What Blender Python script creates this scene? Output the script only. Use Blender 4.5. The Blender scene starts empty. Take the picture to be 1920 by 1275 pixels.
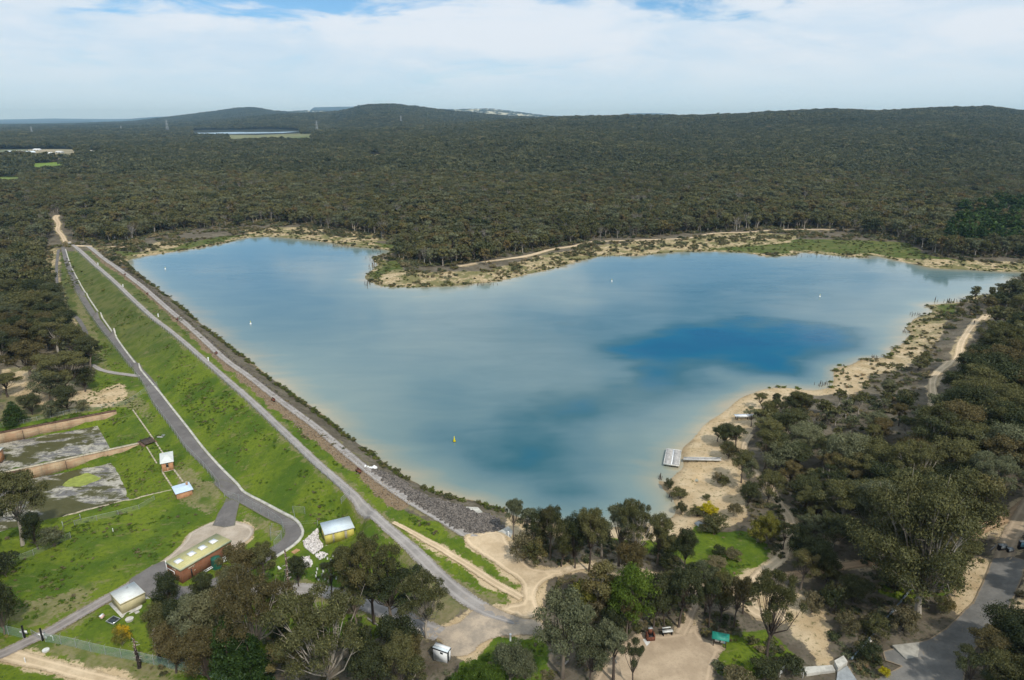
import bpy, math, random
import numpy as np
from mathutils import Vector
from mathutils.geometry import delaunay_2d_cdt
random.seed(11); np.random.seed(11)
R = math.radians
S = bpy.context.scene
COL = S.collection

# ------------------------------------------------------------------ camera
CAMZ, PITCH, F, CX, CY = 80.0, R(17.74), 1280.0, 960.0, 637.5
SP, CP = math.sin(PITCH), math.cos(PITCH)
cam = bpy.data.objects.new('camera', bpy.data.cameras.new('camera'))
COL.objects.link(cam); S.camera = cam
cam.location = (0, 0, CAMZ); cam.rotation_euler = (R(90) - PITCH, 0, 0)
cam.data.lens = 24; cam.data.sensor_width = 36; cam.data.clip_start = 1; cam.data.clip_end = 90000

# ------------------------------------------------------------------ sun, sky, exposure
SUN_EL, SUN_AZ = R(48), R(152)          # azimuth measured clockwise from +Y
sd = bpy.data.lights.new('sun', 'SUN'); sd.energy = 2.6; sd.angle = R(1.5); sd.color = (1, .95, .87)
sun = bpy.data.objects.new('sun', sd); COL.objects.link(sun)
sv = Vector((math.sin(SUN_AZ) * math.cos(SUN_EL), math.cos(SUN_AZ) * math.cos(SUN_EL), math.sin(SUN_EL)))
sun.rotation_euler = sv.to_track_quat('Z', 'Y').to_euler()
W = bpy.data.worlds.new('World'); S.world = W; W.use_nodes = True

class N:
    """small node helper"""
    def __init__(s, tree): s.t = tree; s.n = tree.nodes; s.l = tree.links
    def __call__(s, typ, ins=None, **kw):
        n = s.n.new(typ)
        for k, v in kw.items(): setattr(n, k, v)
        for k, v in (ins or {}).items():
            sk = n.inputs[k]
            if isinstance(v, bpy.types.NodeSocket): s.l.new(v, sk)
            elif v is not None:
                if isinstance(v, tuple) and len(v) == 3 and sk.type == 'RGBA': v = v + (1,)
                sk.default_value = v
        return n
    def math(s, op, a, b=0.0, c=None, clamp=False):
        d = {0: a, 1: b}
        if c is not None: d[2] = c
        return s('ShaderNodeMath', d, operation=op, use_clamp=clamp).outputs[0]
    def noise(s, vec, scale, detail=4, rough=.55, dist=0.0, dims='3D'):
        return s('ShaderNodeTexNoise', {'Vector': vec, 'Scale': scale, 'Detail': detail, 'Roughness': rough, 'Distortion': dist}, noise_dimensions=dims).outputs[0]
    def ramp(s, fac, a, b, lo=0.0, hi=1.0):
        return s('ShaderNodeMapRange', {0: fac, 1: a, 2: b, 3: lo, 4: hi}, interpolation_type='SMOOTHSTEP').outputs[0]
    def mix(s, fac, a, b, typ='MIX'):
        m = s.n.new('ShaderNodeMix'); m.data_type = 'RGBA'; m.blend_type = typ
        for k, v in ((0, fac), (6, a), (7, b)):
            if isinstance(v, bpy.types.NodeSocket): s.l.new(v, m.inputs[k])
            else: m.inputs[k].default_value = (v + (1,)) if isinstance(v, tuple) else v
        return m.outputs[2]
    def attr(s, name): return s('ShaderNodeAttribute', attribute_name=name).outputs['Fac']

def build_world():
    n = N(W.node_tree); n.n.clear()
    sky = n('ShaderNodeTexSky', sky_type='NISHITA', sun_disc=False, sun_elevation=SUN_EL, sun_rotation=SUN_AZ, altitude=300, air_density=1.0, dust_density=.6, ozone_density=1.6)
    tc = n('ShaderNodeTexCoord').outputs['Generated']
    sep = n('ShaderNodeSeparateXYZ', {0: tc})
    z = n.math('MAXIMUM', sep.outputs[2], 0.0)
    k = n.math('ADD', z, .16)
    v = n('ShaderNodeCombineXYZ', {0: n.math('DIVIDE', sep.outputs[0], k), 1: n.math('DIVIDE', sep.outputs[1], k), 2: 0.35}).outputs[0]
    v2 = n('ShaderNodeMapping', {'Vector': v, 'Scale': (.55, .62, 1), 'Location': (1.55, 2.35, 0), 'Rotation': (0, 0, R(24))}).outputs[0]
    soft = n('ShaderNodeMapping', {'Vector': tc, 'Scale': (2.2, 2.2, 9.0), 'Rotation': (0, R(9), 0)}).outputs[0]
    big = n.noise(v2, .8, 6, .55, .5); band = n.noise(soft, 1.5, 7, .56, .7); fine = n.noise(soft, 5.0, 6, .6, .5)
    dens = n.math('ADD', n.math('MULTIPLY', big, .65), n.math('ADD', n.math('MULTIPLY', band, .25), n.math('MULTIPLY', fine, .10)))
    cov = n.ramp(dens, .32, .45)                      # high overcast with a few breaks
    def gap(cx, cz, rx, rz, amp):
        a = n.math('DIVIDE', n.math('SUBTRACT', sep.outputs[0], cx), rx); b = n.math('DIVIDE', n.math('SUBTRACT', sep.outputs[2], cz), rz)
        d = n.math('SQRT', n.math('ADD', n.math('MULTIPLY', a, a), n.math('MULTIPLY', b, b)))
        d = n.math('ADD', d, n.math('MULTIPLY', n.math('SUBTRACT', n.math('ADD', n.math('MULTIPLY', fine, .6), n.math('MULTIPLY', band, .6)), .6), 3.6))
        return n.math('MULTIPLY', n.math('MULTIPLY', n.ramp(d, 1.35, .6), amp), n.math('GREATER_THAN', sep.outputs[1], 0.0))
    for g in ((-.30, .158, .20, .036, .95), (.24, .182, .20, .042, 1.0), (.30, .30, .26, .07, .95), (-.05, .46, .3, .07, .9), (-.38, .24, .22, .06, .9), (.1, .62, .4, .1, .8)):
        cov = n.math('MULTIPLY', cov, n.math('SUBTRACT', 1.0, gap(*g)))
    cov = n.math('MAXIMUM', n.math('MULTIPLY', cov, .95), n.ramp(z, .0, .12, .85, .0))
    shade = n.ramp(n.math('ADD', n.math('MULTIPLY', band, .7), n.math('MULTIPLY', fine, .3)), .38, .60)
    ccol = n.mix(shade, (.60, .735, .865), (.765, .825, .895))
    ccol = n.mix(n.ramp(z, .0, .10, .9, 0), ccol, (.555, .745, .885))
    b1 = n('ShaderNodeBackground', {'Color': n.mix(1.0, sky.outputs[0], (.50, .78, 1.0), 'MULTIPLY'), 'Strength': .10}).outputs[0]
    b2 = n('ShaderNodeBackground', {'Color': ccol, 'Strength': .86}).outputs[0]
    m = n('ShaderNodeMixShader', {0: cov, 1: b1, 2: b2}).outputs[0]
    n('ShaderNodeOutputWorld', {'Surface': m})
build_world()
W.cycles.sampling_method = 'MANUAL'; W.cycles.sample_map_resolution = 512
S.view_settings.view_transform = 'Standard'; S.view_settings.look = 'None'
S.view_settings.exposure = 0.32; S.view_settings.gamma = 1; S.view_settings.use_curve_mapping = False
cy = S.cycles
cy.use_denoising = True; cy.max_bounces = 5; cy.diffuse_bounces = 2; cy.glossy_bounces = 2; cy.transmission_bounces = 2
cy.transparent_max_bounces = 12; cy.volume_bounces = 0; cy.sample_clamp_indirect = 4; cy.use_adaptive_sampling = True; cy.adaptive_threshold = .015
cy.caustics_reflective = False; cy.caustics_refractive = False

# ------------------------------------------------------------------ picture <-> place
def ray(u, v):
    a, b = np.asarray(u, float) - CX, np.asarray(v, float) - CY
    return a, F * CP - b * SP, -F * SP - b * CP
def unproj(u, v, z=0.0):
    dx, dy, dz = ray(u, v); t = (np.asarray(z, float) - CAMZ) / dz
    return np.stack([dx * t, dy * t], -1)
def proj(p):
    p = np.asarray(p, float); x, y, z = p[..., 0], p[..., 1], p[..., 2] - CAMZ
    f = y * CP - z * SP; up = y * SP + z * CP
    return CX + F * x / f, CY - F * up / f, f

def catmull(P, n=4, closed=False):
    P = np.asarray(P, float); m = len(P)
    Q = np.vstack([P[-1], P, P[0], P[1]]) if closed else np.vstack([2 * P[0] - P[1], P, 2 * P[-1] - P[-2]])
    out = []
    for i in range(m if closed else m - 1):
        a, b, c, d = Q[i], Q[i + 1], Q[i + 2], Q[i + 3]
        for k in range(n):
            t = k / n
            out.append(.5 * (2 * b + (c - a) * t + (2 * a - 5 * b + 4 * c - d) * t * t + (3 * b - a - 3 * c + d) * t ** 3))
    if not closed: out.append(P[-1])
    return np.array(out)
def densify(P, step, closed=False):
    P = np.asarray(P, float); out = []
    Q = np.vstack([P, P[:1]]) if closed else P
    for a, b in zip(Q[:-1], Q[1:]):
        k = max(1, int(math.ceil(np.linalg.norm((b - a)[:2]) / step)))
        for i in range(k): out.append(a + (b - a) * i / k)
    if not closed: out.append(P[-1])
    return np.array(out)
def inside(x, y, poly):
    r = np.zeros(x.shape, bool); px, py = poly[:, 0], poly[:, 1]; j = len(poly) - 1
    for i in range(len(poly)):
        c = (py[i] > y) != (py[j] > y)
        if c.any():
            xx = (px[j] - px[i]) * (y - py[i]) / (py[j] - py[i] + 1e-12) + px[i]
            r ^= c & (x < xx)
        j = i
    return r
def seg_dist(x, y, P, closed=True):
    d = np.full(x.shape, 1e9)
    Q = np.vstack([P, P[:1]]) if closed else P
    for a, b in zip(Q[:-1], Q[1:]):
        ex, ey = b - a; L = ex * ex + ey * ey + 1e-9
        t = np.clip(((x - a[0]) * ex + (y - a[1]) * ey) / L, 0, 1)
        np.minimum(d, (x - a[0] - t * ex) ** 2 + (y - a[1] - t * ey) ** 2, out=d)
    return np.sqrt(d)
# value noise (numpy, tileless hash)
def vnoise(x, y, s, seed=0, octs=3):
    tot = np.zeros(np.shape(x)); amp = 1; nrm = 0
    for o in range(octs):
        X = np.asarray(x) / s; Y = np.asarray(y) / s; xi = np.floor(X); yi = np.floor(Y); fx = X - xi; fy = Y - yi
        fx = fx * fx * (3 - 2 * fx); fy = fy * fy * (3 - 2 * fy)
        def h(i, j):
            q = np.sin(i * 127.1 + j * 311.7 + (seed + o) * 74.7) * 43758.5453; return q - np.floor(q)
        v = (h(xi, yi) * (1 - fx) + h(xi + 1, yi) * fx) * (1 - fy) + (h(xi, yi + 1) * (1 - fx) + h(xi + 1, yi + 1) * fx) * fy
        tot += v * amp; nrm += amp; amp *= .5; s = s * .47
    return tot / nrm          # 0..1

# ------------------------------------------------------------------ shoreline (px)
SHORE = [(237,490),(268,519),(298,543),(328,565),(358,589),(400,625),(463,672),(525,721),(588,766),(651,813),(698,851),(729,873),(776,904),
 (839,929),(902,942),(946,956),(985,972),(1020,982),(1051,985),(1090,990),(1140,988),(1200,982),(1242,975),(1259,970),(1265,959),(1259,941),
 (1250,927),(1240,914),(1231,902),(1236,893),(1252,905),(1263,909),(1259,892),(1272,882),(1282,869),(1277,841),(1291,826),(1310,806),(1331,789),
 (1350,775),(1371,758),(1397,743),(1423,732),(1454,725),(1491,728),(1524,731),(1557,723),(1560,699),(1571,688),(1598,682),(1619,672),(1664,669),(1667,656),
 (1691,642),(1706,624),(1698,615),(1709,600),(1732,590),(1747,583),(1734,572),(1768,569),(1801,565),(1813,556),(1858,550),(1877,540),
 (1909,521),(1935,514),(1913,510),(1880,510),(1807,506),(1750,503),(1704,494),(1665,485),(1630,479),(1622,483),(1559,479),(1506,474),(1488,479),
 (1438,481),(1400,475),(1346,472),(1293,472),(1243,475),(1189,480),(1134,480),(1090,489),(1054,500),(1006,511),(952,524),(897,532),(842,537),
 (769,539),(718,537),(689,526),(685,515),(707,497),(696,486),(703,480),(725,476),(730,471),(710,467),(656,462),(601,453),(543,447),(499,444),
 (455,447),(426,455),(364,467),(291,478)]
LAKE = catmull(unproj([p[0] for p in SHORE], [p[1] for p in SHORE], 0.0), 3, True)
LAKE += np.stack([vnoise(LAKE[:, 0], LAKE[:, 1], 7, 3) - .5, vnoise(LAKE[:, 0], LAKE[:, 1], 7, 9) - .5], -1) * 1.6

# ------------------------------------------------------------------ roads and edges (px)
R1 = [(160,461,10),(170,465,11),(194,484,11),(232,511,12),(268,538,12),(313,577,13),(358,615,14),(420,672,16),(463,703,17),(525,751,19),(588,797,21),(651,850,23),(714,901,25),(776,944,27),(839,980,32),(880,1004,40)]
R2 = [(128,454,8),(149,469,9),(185,502,10),(215,528,10),(247,559,11),(286,595,12),(328,627,12),(420,707,15),(463,744,17),(525,802,19),(588,862,21),(651,917,24),(714,977,28),(761,1018,32),(793,1048,36),(828,1083,42),(866,1115,50),(920,1148,60),(985,1170,60)]
ASP = [(118,464,7),(122,480,9),(128,500,10),(143,535,11),(167,577,12),(194,615,13),(224,651,15),(253,687,18),(281,720,22),(303,760,26),(338,805,28),(365,843,30),(401,880,28),(431,913,29)]
KERB = [(123,468),(134,502),(155,541),(179,578),(209,621),(241,666),(276,709),(300,737),(318,760),(352,803),(381,841),(414,878),(445,909),(458,924),(493,943),(528,962),(552,975),(564,988),(568,1001),(558,1017),(537,1032),(515,1046)]
def zk(v):   # height of the asphalt road from its px row
    return float(np.interp(v, [460, 480, 505, 545, 620, 900, 960, 1000, 1050], [2.0, .6, -1.4, -3.2, -4.6, -4.8, -4.2, -3.4, -3.8]))
CTRL = []
def ctl(pts, z, step=4.0):
    z = [z] * len(pts) if np.isscalar(z) else z
    P = np.column_stack([unproj([p[0] for p in pts], [p[1] for p in pts], z), z])
    CTRL.append(densify(P, step))
ctl([(u - w / 2 - 1, v) for u, v, w in R1], 3.0); ctl([(u + w / 2 + 1, v) for u, v, w in R1], 3.0)
zr2 = [2.4 if v < 990 else (2.1 if v < 1050 else 1.6) for u, v, w in R2]
ctl([(u - w / 2 - 3, v) for u, v, w in R2], zr2); ctl([(u + w / 2 + 1, v) for u, v, w in R2], zr2)
STRIP = [(190,492),(232,519),(268,548),(313,588),(358,630),(420,688),(463,724),(525,776),(588,827),(651,876),(698,921),(723,945),(745,962)]
ctl([(p[0], p[1]) for p in STRIP], 2.4)
ctl(KERB, [zk(p[1]) for p in KERB])
ctl([(u - w / 2 - 2, v) for u, v, w in ASP], [zk(v) for u, v, w in ASP])
ctl([(440,940),(469,955),(499,972),(525,984),(531,1000),(520,1018),(487,1041)], [-4.8, -4.6, -4.4, -4.1, -3.8, -3.8, -4.0])
LZ = -6.5
for a in [([(70,470),(60,520),(75,560),(100,600),(120,650),(140,700)], -4.5), ([(0,480),(0,560),(0,640),(0,700),(0,760)], -6.0), ([(150,700),(230,710),(262,745),(300,800),(330,850),(360,890),(400,925)], [-5, -5.3, -5.6, -5.8, -5.9, -6.0, -5.6]),
          ([(0,800),(60,790),(120,780),(180,768),(240,757)], -6.2), ([(250,769),(275,803),(293,828),(310,860),(330,895),(350,930)], LZ),
          ([(300,940),(240,950),(150,975),(80,990),(0,1000)], LZ), ([(0,1060),(120,1020),(250,985),(340,965),(400,955)], -6.6), ([(0,1130),(100,1120),(200,1085),(290,1030),(340,1000),(400,975)], -6.2),
          ([(400,985),(440,985),(475,995)], -5.6), ([(230,1105),(300,1060),(330,1100),(400,1120),(440,1080)], -5.6),
          ([(0,1200),(100,1180),(190,1130)], -6.0), ([(0,1275),(120,1290),(260,1275),(400,1290)], -6.0), ([(0,1500),(400,1500)], -6.0), ([(470,1290),(520,1200)], -4.5), ([(470,1150),(440,1120)], -5.0),
          ([(520,1105),(600,1107),(660,1122)], [-3.6, -3.0, -2.2]), ([(585,1000),(600,1020),(630,1030),(670,1010)], -3.0), ([(590,1004),(600,1000),(625,990),(650,982),(668,990),(674,1000)], -2.9), ([(640,960),(680,985)], [-1.6, -.2]), ([(590,1060),(640,1060)], -3.0), ([(580,960),(640,955)], [-1.8, -1.2]),
          ([(600,1275),(700,1275)], [-3.2, -1.6]), ([(700,1500),(900,1500)], [-2, 0]), ([(735,1165),(790,1190),(840,1245),(900,1270)], [-.5, .2, .7, .9]), ([(700,1060),(760,1080)], [-2, -.9]), ([(700,1110),(740,1120)], [-2, -1.1]),
          ([(1000,1275),(1000,1190),(1012,1150)], 1.6), ([(880,1020),(930,1050),(975,1100),(1010,1110)], 2.2), ([(905,1000),(950,1005),(990,1050),(1060,1062)], [2.7, 2.2, 1.9, 1.8]),
          ([(960,985),(1040,1000),(1120,1005),(1200,1000)], .8), ([(1050,1030),(1180,1040),(1260,1040)], 1.4), ([(1150,1275),(1300,1200),(1430,1240)], 2.4), ([(1150,1500),(1430,1500)], 2.4),
          ([(1300,1100),(1440,1060),(1480,1000)], 2.2), ([(1300,1000),(1380,1040)], 1.3), ([(1600,1275),(1660,1230)], 3.2), ([(1700,1500)], 3.5), ([(1800,1200),(1830,1120),(1870,1047)], [4.2, 5, 6]), ([(1920,1100),(1940,1200)], 6.5),
          ([(1720,1150),(1640,1100)], 3.8), ([(1920,950),(1880,1000)], [9, 7]), ([(2000,950),(2000,1100)], 10), ([(1700,900),(1760,850)], [6, 7]), ([(1600,850),(1560,950)], [3.8, 3.6]), ([(1500,850),(1450,900),(1480,960)], 2.4),
          ([(1620,760),(1745,760)], [2.6, 4.2]), ([(1800,640),(1840,600)], [4.5, 5]), ([(1900,700),(1920,600),(2000,600)], [9, 8, 10]), ([(1390,830),(1440,790),(1520,770)], [1.3, 1.6, 2]),
          ([(1330,860),(1360,900),(1360,960)], 1.2)]: ctl(*a)
# banks round the far shores
n_ = len(LAKE); tang = np.roll(LAKE, -1, 0) - np.roll(LAKE, 1, 0); nor = np.stack([tang[:, 1], -tang[:, 0]], -1); nor /= np.linalg.norm(nor, axis=1)[:, None]
area = .5 * np.sum(LAKE[:, 0] * np.roll(LAKE[:, 1], -1) - LAKE[:, 1] * np.roll(LAKE[:, 0], -1))
if area < 0: nor = -nor
CTRL.append(np.column_stack([LAKE, np.zeros(n_)]))
CTRL.append(np.column_stack([LAKE - nor * 6, np.full(n_, -1.0)])[::2])
for off, z in ((9, .9), (30, 2.2)):
    q = LAKE + nor * off; sel = np.arange(n_) % 4 == 0
    sel &= (q[:, 1] > 215) & (seg_dist(q[:, 0], q[:, 1], LAKE) > off * .8)
    d1 = seg_dist(q[:, 0], q[:, 1], unproj([a[0] for a in R1], [a[1] for a in R1], 3.0), False); sel &= d1 > 14
    CTRL.append(np.column_stack([q, np.full(n_, z)])[sel])

# far relief : skyline rows at given planar distances
LAY = [ # y distance, [(u, v)...], width
 (2700, [(-400,262),(300,255),(700,243),(900,234),(1060,224),(1130,223),(1200,222),(1300,222),(1400,218),(1450,215),(1560,209),(1640,213),(1700,210),(1800,206),(1850,205),(1920,214),(2000,222),(2400,240)], 1500),
 (4600, [(-400,246),(250,238),(400,228),(520,217),(580,215),(640,211),(690,199),(730,197),(770,201),(850,211),(950,220),(1050,224),(1200,226),(2400,230)], 1500),
 (6800, [(-400,240),(100,234),(150,233),(250,229),(320,221),(400,211),(450,204),(480,203),(510,209),(560,213),(700,219),(1000,228),(2400,232)], 1500),
 (10500, [(-400,236),(400,232),(520,212),(560,208),(610,208),(640,214),(780,208),(810,205),(850,205),(920,204),(960,209),(1020,217),(1100,220),(1140,226),(2400,230)], 1800),
 (15500, [(-400,229),(0,231),(80,231),(115,227),(170,226),(185,231),(225,227),(250,222),(290,219),(320,218),(345,226),(560,226),(590,201),(690,199),(900,225),(1150,216),(1190,212),(1240,212),(1290,217),(1350,219),(1400,226),(2400,228)], 2200),
 (20500, [(-400,225),(0,224),(100,222),(200,223),(300,222),(420,225),(600,227),(2400,226)], 3000)]
def zfar(x, y):
    x = np.asarray(x, float); y = np.maximum(np.asarray(y, float), 1.0)
    u = CX + F * x / (y * CP)
    base = np.interp(y, [0, 500, 800, 1500, 4000, 40000], [-2, 2, 7, 20, 36, 36]) + (vnoise(x, y, 700, 5) - .5) * np.interp(y, [400, 1500, 4000], [0, 14, 24]) + (vnoise(x, y, 430, 15, 2) - .55) * np.interp(y, [750, 1300, 4000, 9000], [0, 30, 50, 0])
    acc = np.zeros_like(base); 
    hts = []
    for D, pts, w in LAY:
        v = np.interp(u, [p[0] for p in pts], [p[1] for p in pts])
        dz = (-F * SP - (v - CY) * CP) / (F * CP - (v - CY) * SP)
        hts.append(CAMZ + D * dz)
    z = base.copy()
    prevD = 700.0
    for (D, pts, w), hz in zip(LAY, hts):
        t = np.where(y < D, (y - prevD) / (D - prevD), (y - D) / w)
        wgt = np.where(y < D, np.clip(t, 0, 1) ** 1.25, 1 - np.clip(t, 0, 1))
        wgt = wgt * wgt * (3 - 2 * wgt) * .4 + wgt * .6
        z = np.maximum(z, base + (hz - base) * wgt)
        prevD = D * .72
    return z
CTRL.append(np.array([(x, y, 0) for x, y in [(-320,-60),(-100,-60),(100,-60),(320,-60)]], float)); CTRL[-1][:, 2] = [-6, -5, 2, 8]
ring = []
for x in np.linspace(-1100, 1300, 25): ring.append((x, 980))
for y in (60, 200, 340, 480, 620, 760, 880):
    for x in (-1100, -900, -720): ring.append((x, y))
    for x in (780, 1000, 1300): ring.append((x, y))
for y in (640, 720, 820):
    for x in np.linspace(-600, 700, 14): ring.append((x, y))
ring = np.array(ring, float)
zr = np.where(ring[:, 1] > 560, zfar(ring[:, 0], ring[:, 1]), np.where(ring[:, 0] < 0, -5 + .01 * np.abs(ring[:, 0]), 14))
CTRL.append(np.column_stack([ring, zr]))
CTRL.append(np.array([(-400,300,-4),(-350,200,-6),(-330,120,-6),(-420,440,-3),(-300,520,-2),(-380,560,0),(420,330,13),(460,430,13),(380,250,13),(330,180,12),(300,90,10),(520,520,9),(380,600,7),(560,300,15)], float))
C = np.vstack(CTRL)
C = C[(np.abs(C[:, 0]) < 1400) & (C[:, 1] < 1000) & (C[:, 1] > -100)]
_, keep = np.unique(np.round(C[:, :2] / 1.2).astype(int), axis=0, return_index=True); C = C[np.sort(keep)]
cd = delaunay_2d_cdt([Vector((float(a), float(b))) for a, b in C[:, :2]], [], [], 0, 1e-4)
TV = np.array([[v.x, v.y] for v in cd[0]]); TZ = np.array([C[o[0], 2] for o in cd[3]]); TF = np.array(cd[2])

class Grid:
    def __init__(s, x0, x1, y0, y1, st):
        s.x0, s.y0, s.st = x0, y0, st; s.nx = int((x1 - x0) / st) + 1; s.ny = int((y1 - y0) / st) + 1
        s.X, s.Y = np.meshgrid(x0 + np.arange(s.nx) * st, y0 + np.arange(s.ny) * st); s.a = np.zeros(s.X.shape)
    def sample(s, x, y, a=None):
        a = s.a if a is None else a
        fx = np.clip((np.asarray(x) - s.x0) / s.st, 0, s.nx - 1.001); fy = np.clip((np.asarray(y) - s.y0) / s.st, 0, s.ny - 1.001)
        i = fx.astype(int); j = fy.astype(int); fx = fx - i; fy = fy - j
        return (a[j, i] * (1 - fx) + a[j, i + 1] * fx) * (1 - fy) + (a[j + 1, i] * (1 - fx) + a[j + 1, i + 1] * fx) * fy
    def has(s, x, y): return (x > s.x0) & (x < s.x0 + (s.nx - 2) * s.st) & (y > s.y0) & (y < s.y0 + (s.ny - 2) * s.st)
    def tin(s):
        for f in TF:
            p = TV[f]; z = TZ[f]; lo, hi = p.min(0), p.max(0)
            i0 = max(0, int((lo[0] - s.x0) / s.st)); i1 = min(s.nx, int((hi[0] - s.x0) / s.st) + 2)
            j0 = max(0, int((lo[1] - s.y0) / s.st)); j1 = min(s.ny, int((hi[1] - s.y0) / s.st) + 2)
            if i1 <= i0 or j1 <= j0: continue
            x = s.X[j0:j1, i0:i1]; y = s.Y[j0:j1, i0:i1]
            (ax, ay), (bx, by), (cx_, cy_) = p
            d = (by - cy_) * (ax - cx_) + (cx_ - bx) * (ay - cy_)
            if abs(d) < 1e-9: continue
            l0 = ((by - cy_) * (x - cx_) + (cx_ - bx) * (y - cy_)) / d; l1 = ((cy_ - ay) * (x - cx_) + (ax - cx_) * (y - cy_)) / d; l2 = 1 - l0 - l1
            m = (l0 >= -1e-6) & (l1 >= -1e-6) & (l2 >= -1e-6)
            s.a[j0:j1, i0:i1][m] = (l0 * z[0] + l1 * z[1] + l2 * z[2])[m]
def blur(a, k=1):
    for _ in range(k):
        p = np.pad(a, 1, 'edge'); a = (p[:-2, 1:-1] + 2 * a + p[2:, 1:-1]) / 4
        p = np.pad(a, 1, 'edge'); a = (p[1:-1, :-2] + 2 * a + p[1:-1, 2:]) / 4
    return a
GC = Grid(-1100, 1250, -40, 970, 2.5)       # coarse height
GN_ = Grid(-230, 260, 50, 430, .6)          # fine height
SD = Grid(-400, 560, 60, 640, 2.0)          # signed distance to the shore, + on land
sdl = seg_dist(SD.X, SD.Y, LAKE); SD.a = np.where(inside(SD.X, SD.Y, LAKE), -sdl, sdl)
def shore_d(x, y): return np.where(SD.has(x, y), SD.sample(x, y), 200.0)

# basins (px polygons at their floor) on the left flat
FLZ = -9.9
B1 = unproj([-60, 3, 182, 207, 218, 46, 12, -60], [838, 829, 797, 842, 858, 892, 899, 914], FLZ)
B2 = np.vstack([unproj([-60, 12, 46, 206, 226], [918, 903, 897, 866, 890], FLZ), unproj([244, 80, -60], [932, 972, 1005], -6.5)])
def basins(g):
    for poly, rt in ((B1, np.array([B1[2], B1[4]])), (B2, np.array([B2[3], B2[5]]))):
        ins = inside(g.X, g.Y, poly); d = seg_dist(g.X, g.Y, poly)
        a, b = rt; e = (b - a) / np.linalg.norm(b - a); rd = seg_dist(g.X, g.Y, rt, False)
        nrm_ = np.array([-e[1], e[0]]); nrm_ = nrm_ if nrm_[0] > 0 else -nrm_
        t = (g.X - a[0]) * e[0] + (g.Y - a[1]) * e[1]; s_ = (g.X - a[0]) * nrm_[0] + (g.Y - a[1]) * nrm_[1]
        L = np.linalg.norm(b - a)
        ramp_ = (s_ > -.5) & (s_ < 8.2) & (t > -.3) & (t < L + .5)
        g.a = np.where(ins, FLZ, g.a)
        g.a = np.where(ramp_ & ~ins, np.minimum(g.a, FLZ + np.clip(s_, 0, 8.2) / 8.2 * (LZ - FLZ)), g.a)
for g, k in ((GC, 1), (GN_, 3)):
    g.tin(); g.a = blur(g.a, k); 
    basins(g)
    g.a = blur(g.a, 1)
    d = shore_d(g.X, g.Y)
    g.a = np.where(d < 0, -np.minimum(-d * .22 + .04, 3.0), np.where(d < 5, np.maximum(g.a, np.minimum(d * .10, .4) + .01), g.a))
FAR0, FAR1 = 820.0, 960.0
def Hm(x, y):
    """ground height, metres above the water"""
    x = np.asarray(x, float); y = np.asarray(y, float)
    zc = GC.sample(x, y); near = GN_.has(x, y)
    z = np.where(near, GN_.sample(x, y), zc)
    w = np.clip((y - FAR0) / (FAR1 - FAR0), 0, 1); w = np.where((np.abs(x) > 1080), 1, w)
    if np.any(w > 0): z = z * (1 - w) + zfar(x, y) * w
    return z
def H1(x, y): return float(Hm(np.array([x]), np.array([y]))[0])
TT = np.geomspace(60, 24000, 700)
def pix(u, v):
    """first point of the ground along the ray through a picture point"""
    u = np.atleast_1d(np.asarray(u, float)); v = np.atleast_1d(np.asarray(v, float))
    dx, dy, dz = ray(u, v); L = np.sqrt(dx ** 2 + dy ** 2 + dz ** 2); D = np.stack([dx, dy, dz], -1) / L[:, None]
    P = D[:, None, :] * TT[None, :, None]
    below = (P[..., 2] + CAMZ) < Hm(P[..., 0], P[..., 1])
    k = np.where(below.any(1), below.argmax(1), len(TT) - 1); k = np.maximum(k, 1)
    lo, hi = TT[k - 1], TT[k]
    for _ in range(14):
        m = (lo + hi) / 2; q = D * m[:, None]; b = (q[:, 2] + CAMZ) < Hm(q[:, 0], q[:, 1])
        hi = np.where(b, m, hi); lo = np.where(b, lo, m)
    q = D * hi[:, None]
    return np.column_stack([q[:, 0], q[:, 1], Hm(q[:, 0], q[:, 1])])
def pixl(pts): return pix([p[0] for p in pts], [p[1] for p in pts])
def pix1(u, v): return pix(u, v)[0]

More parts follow.
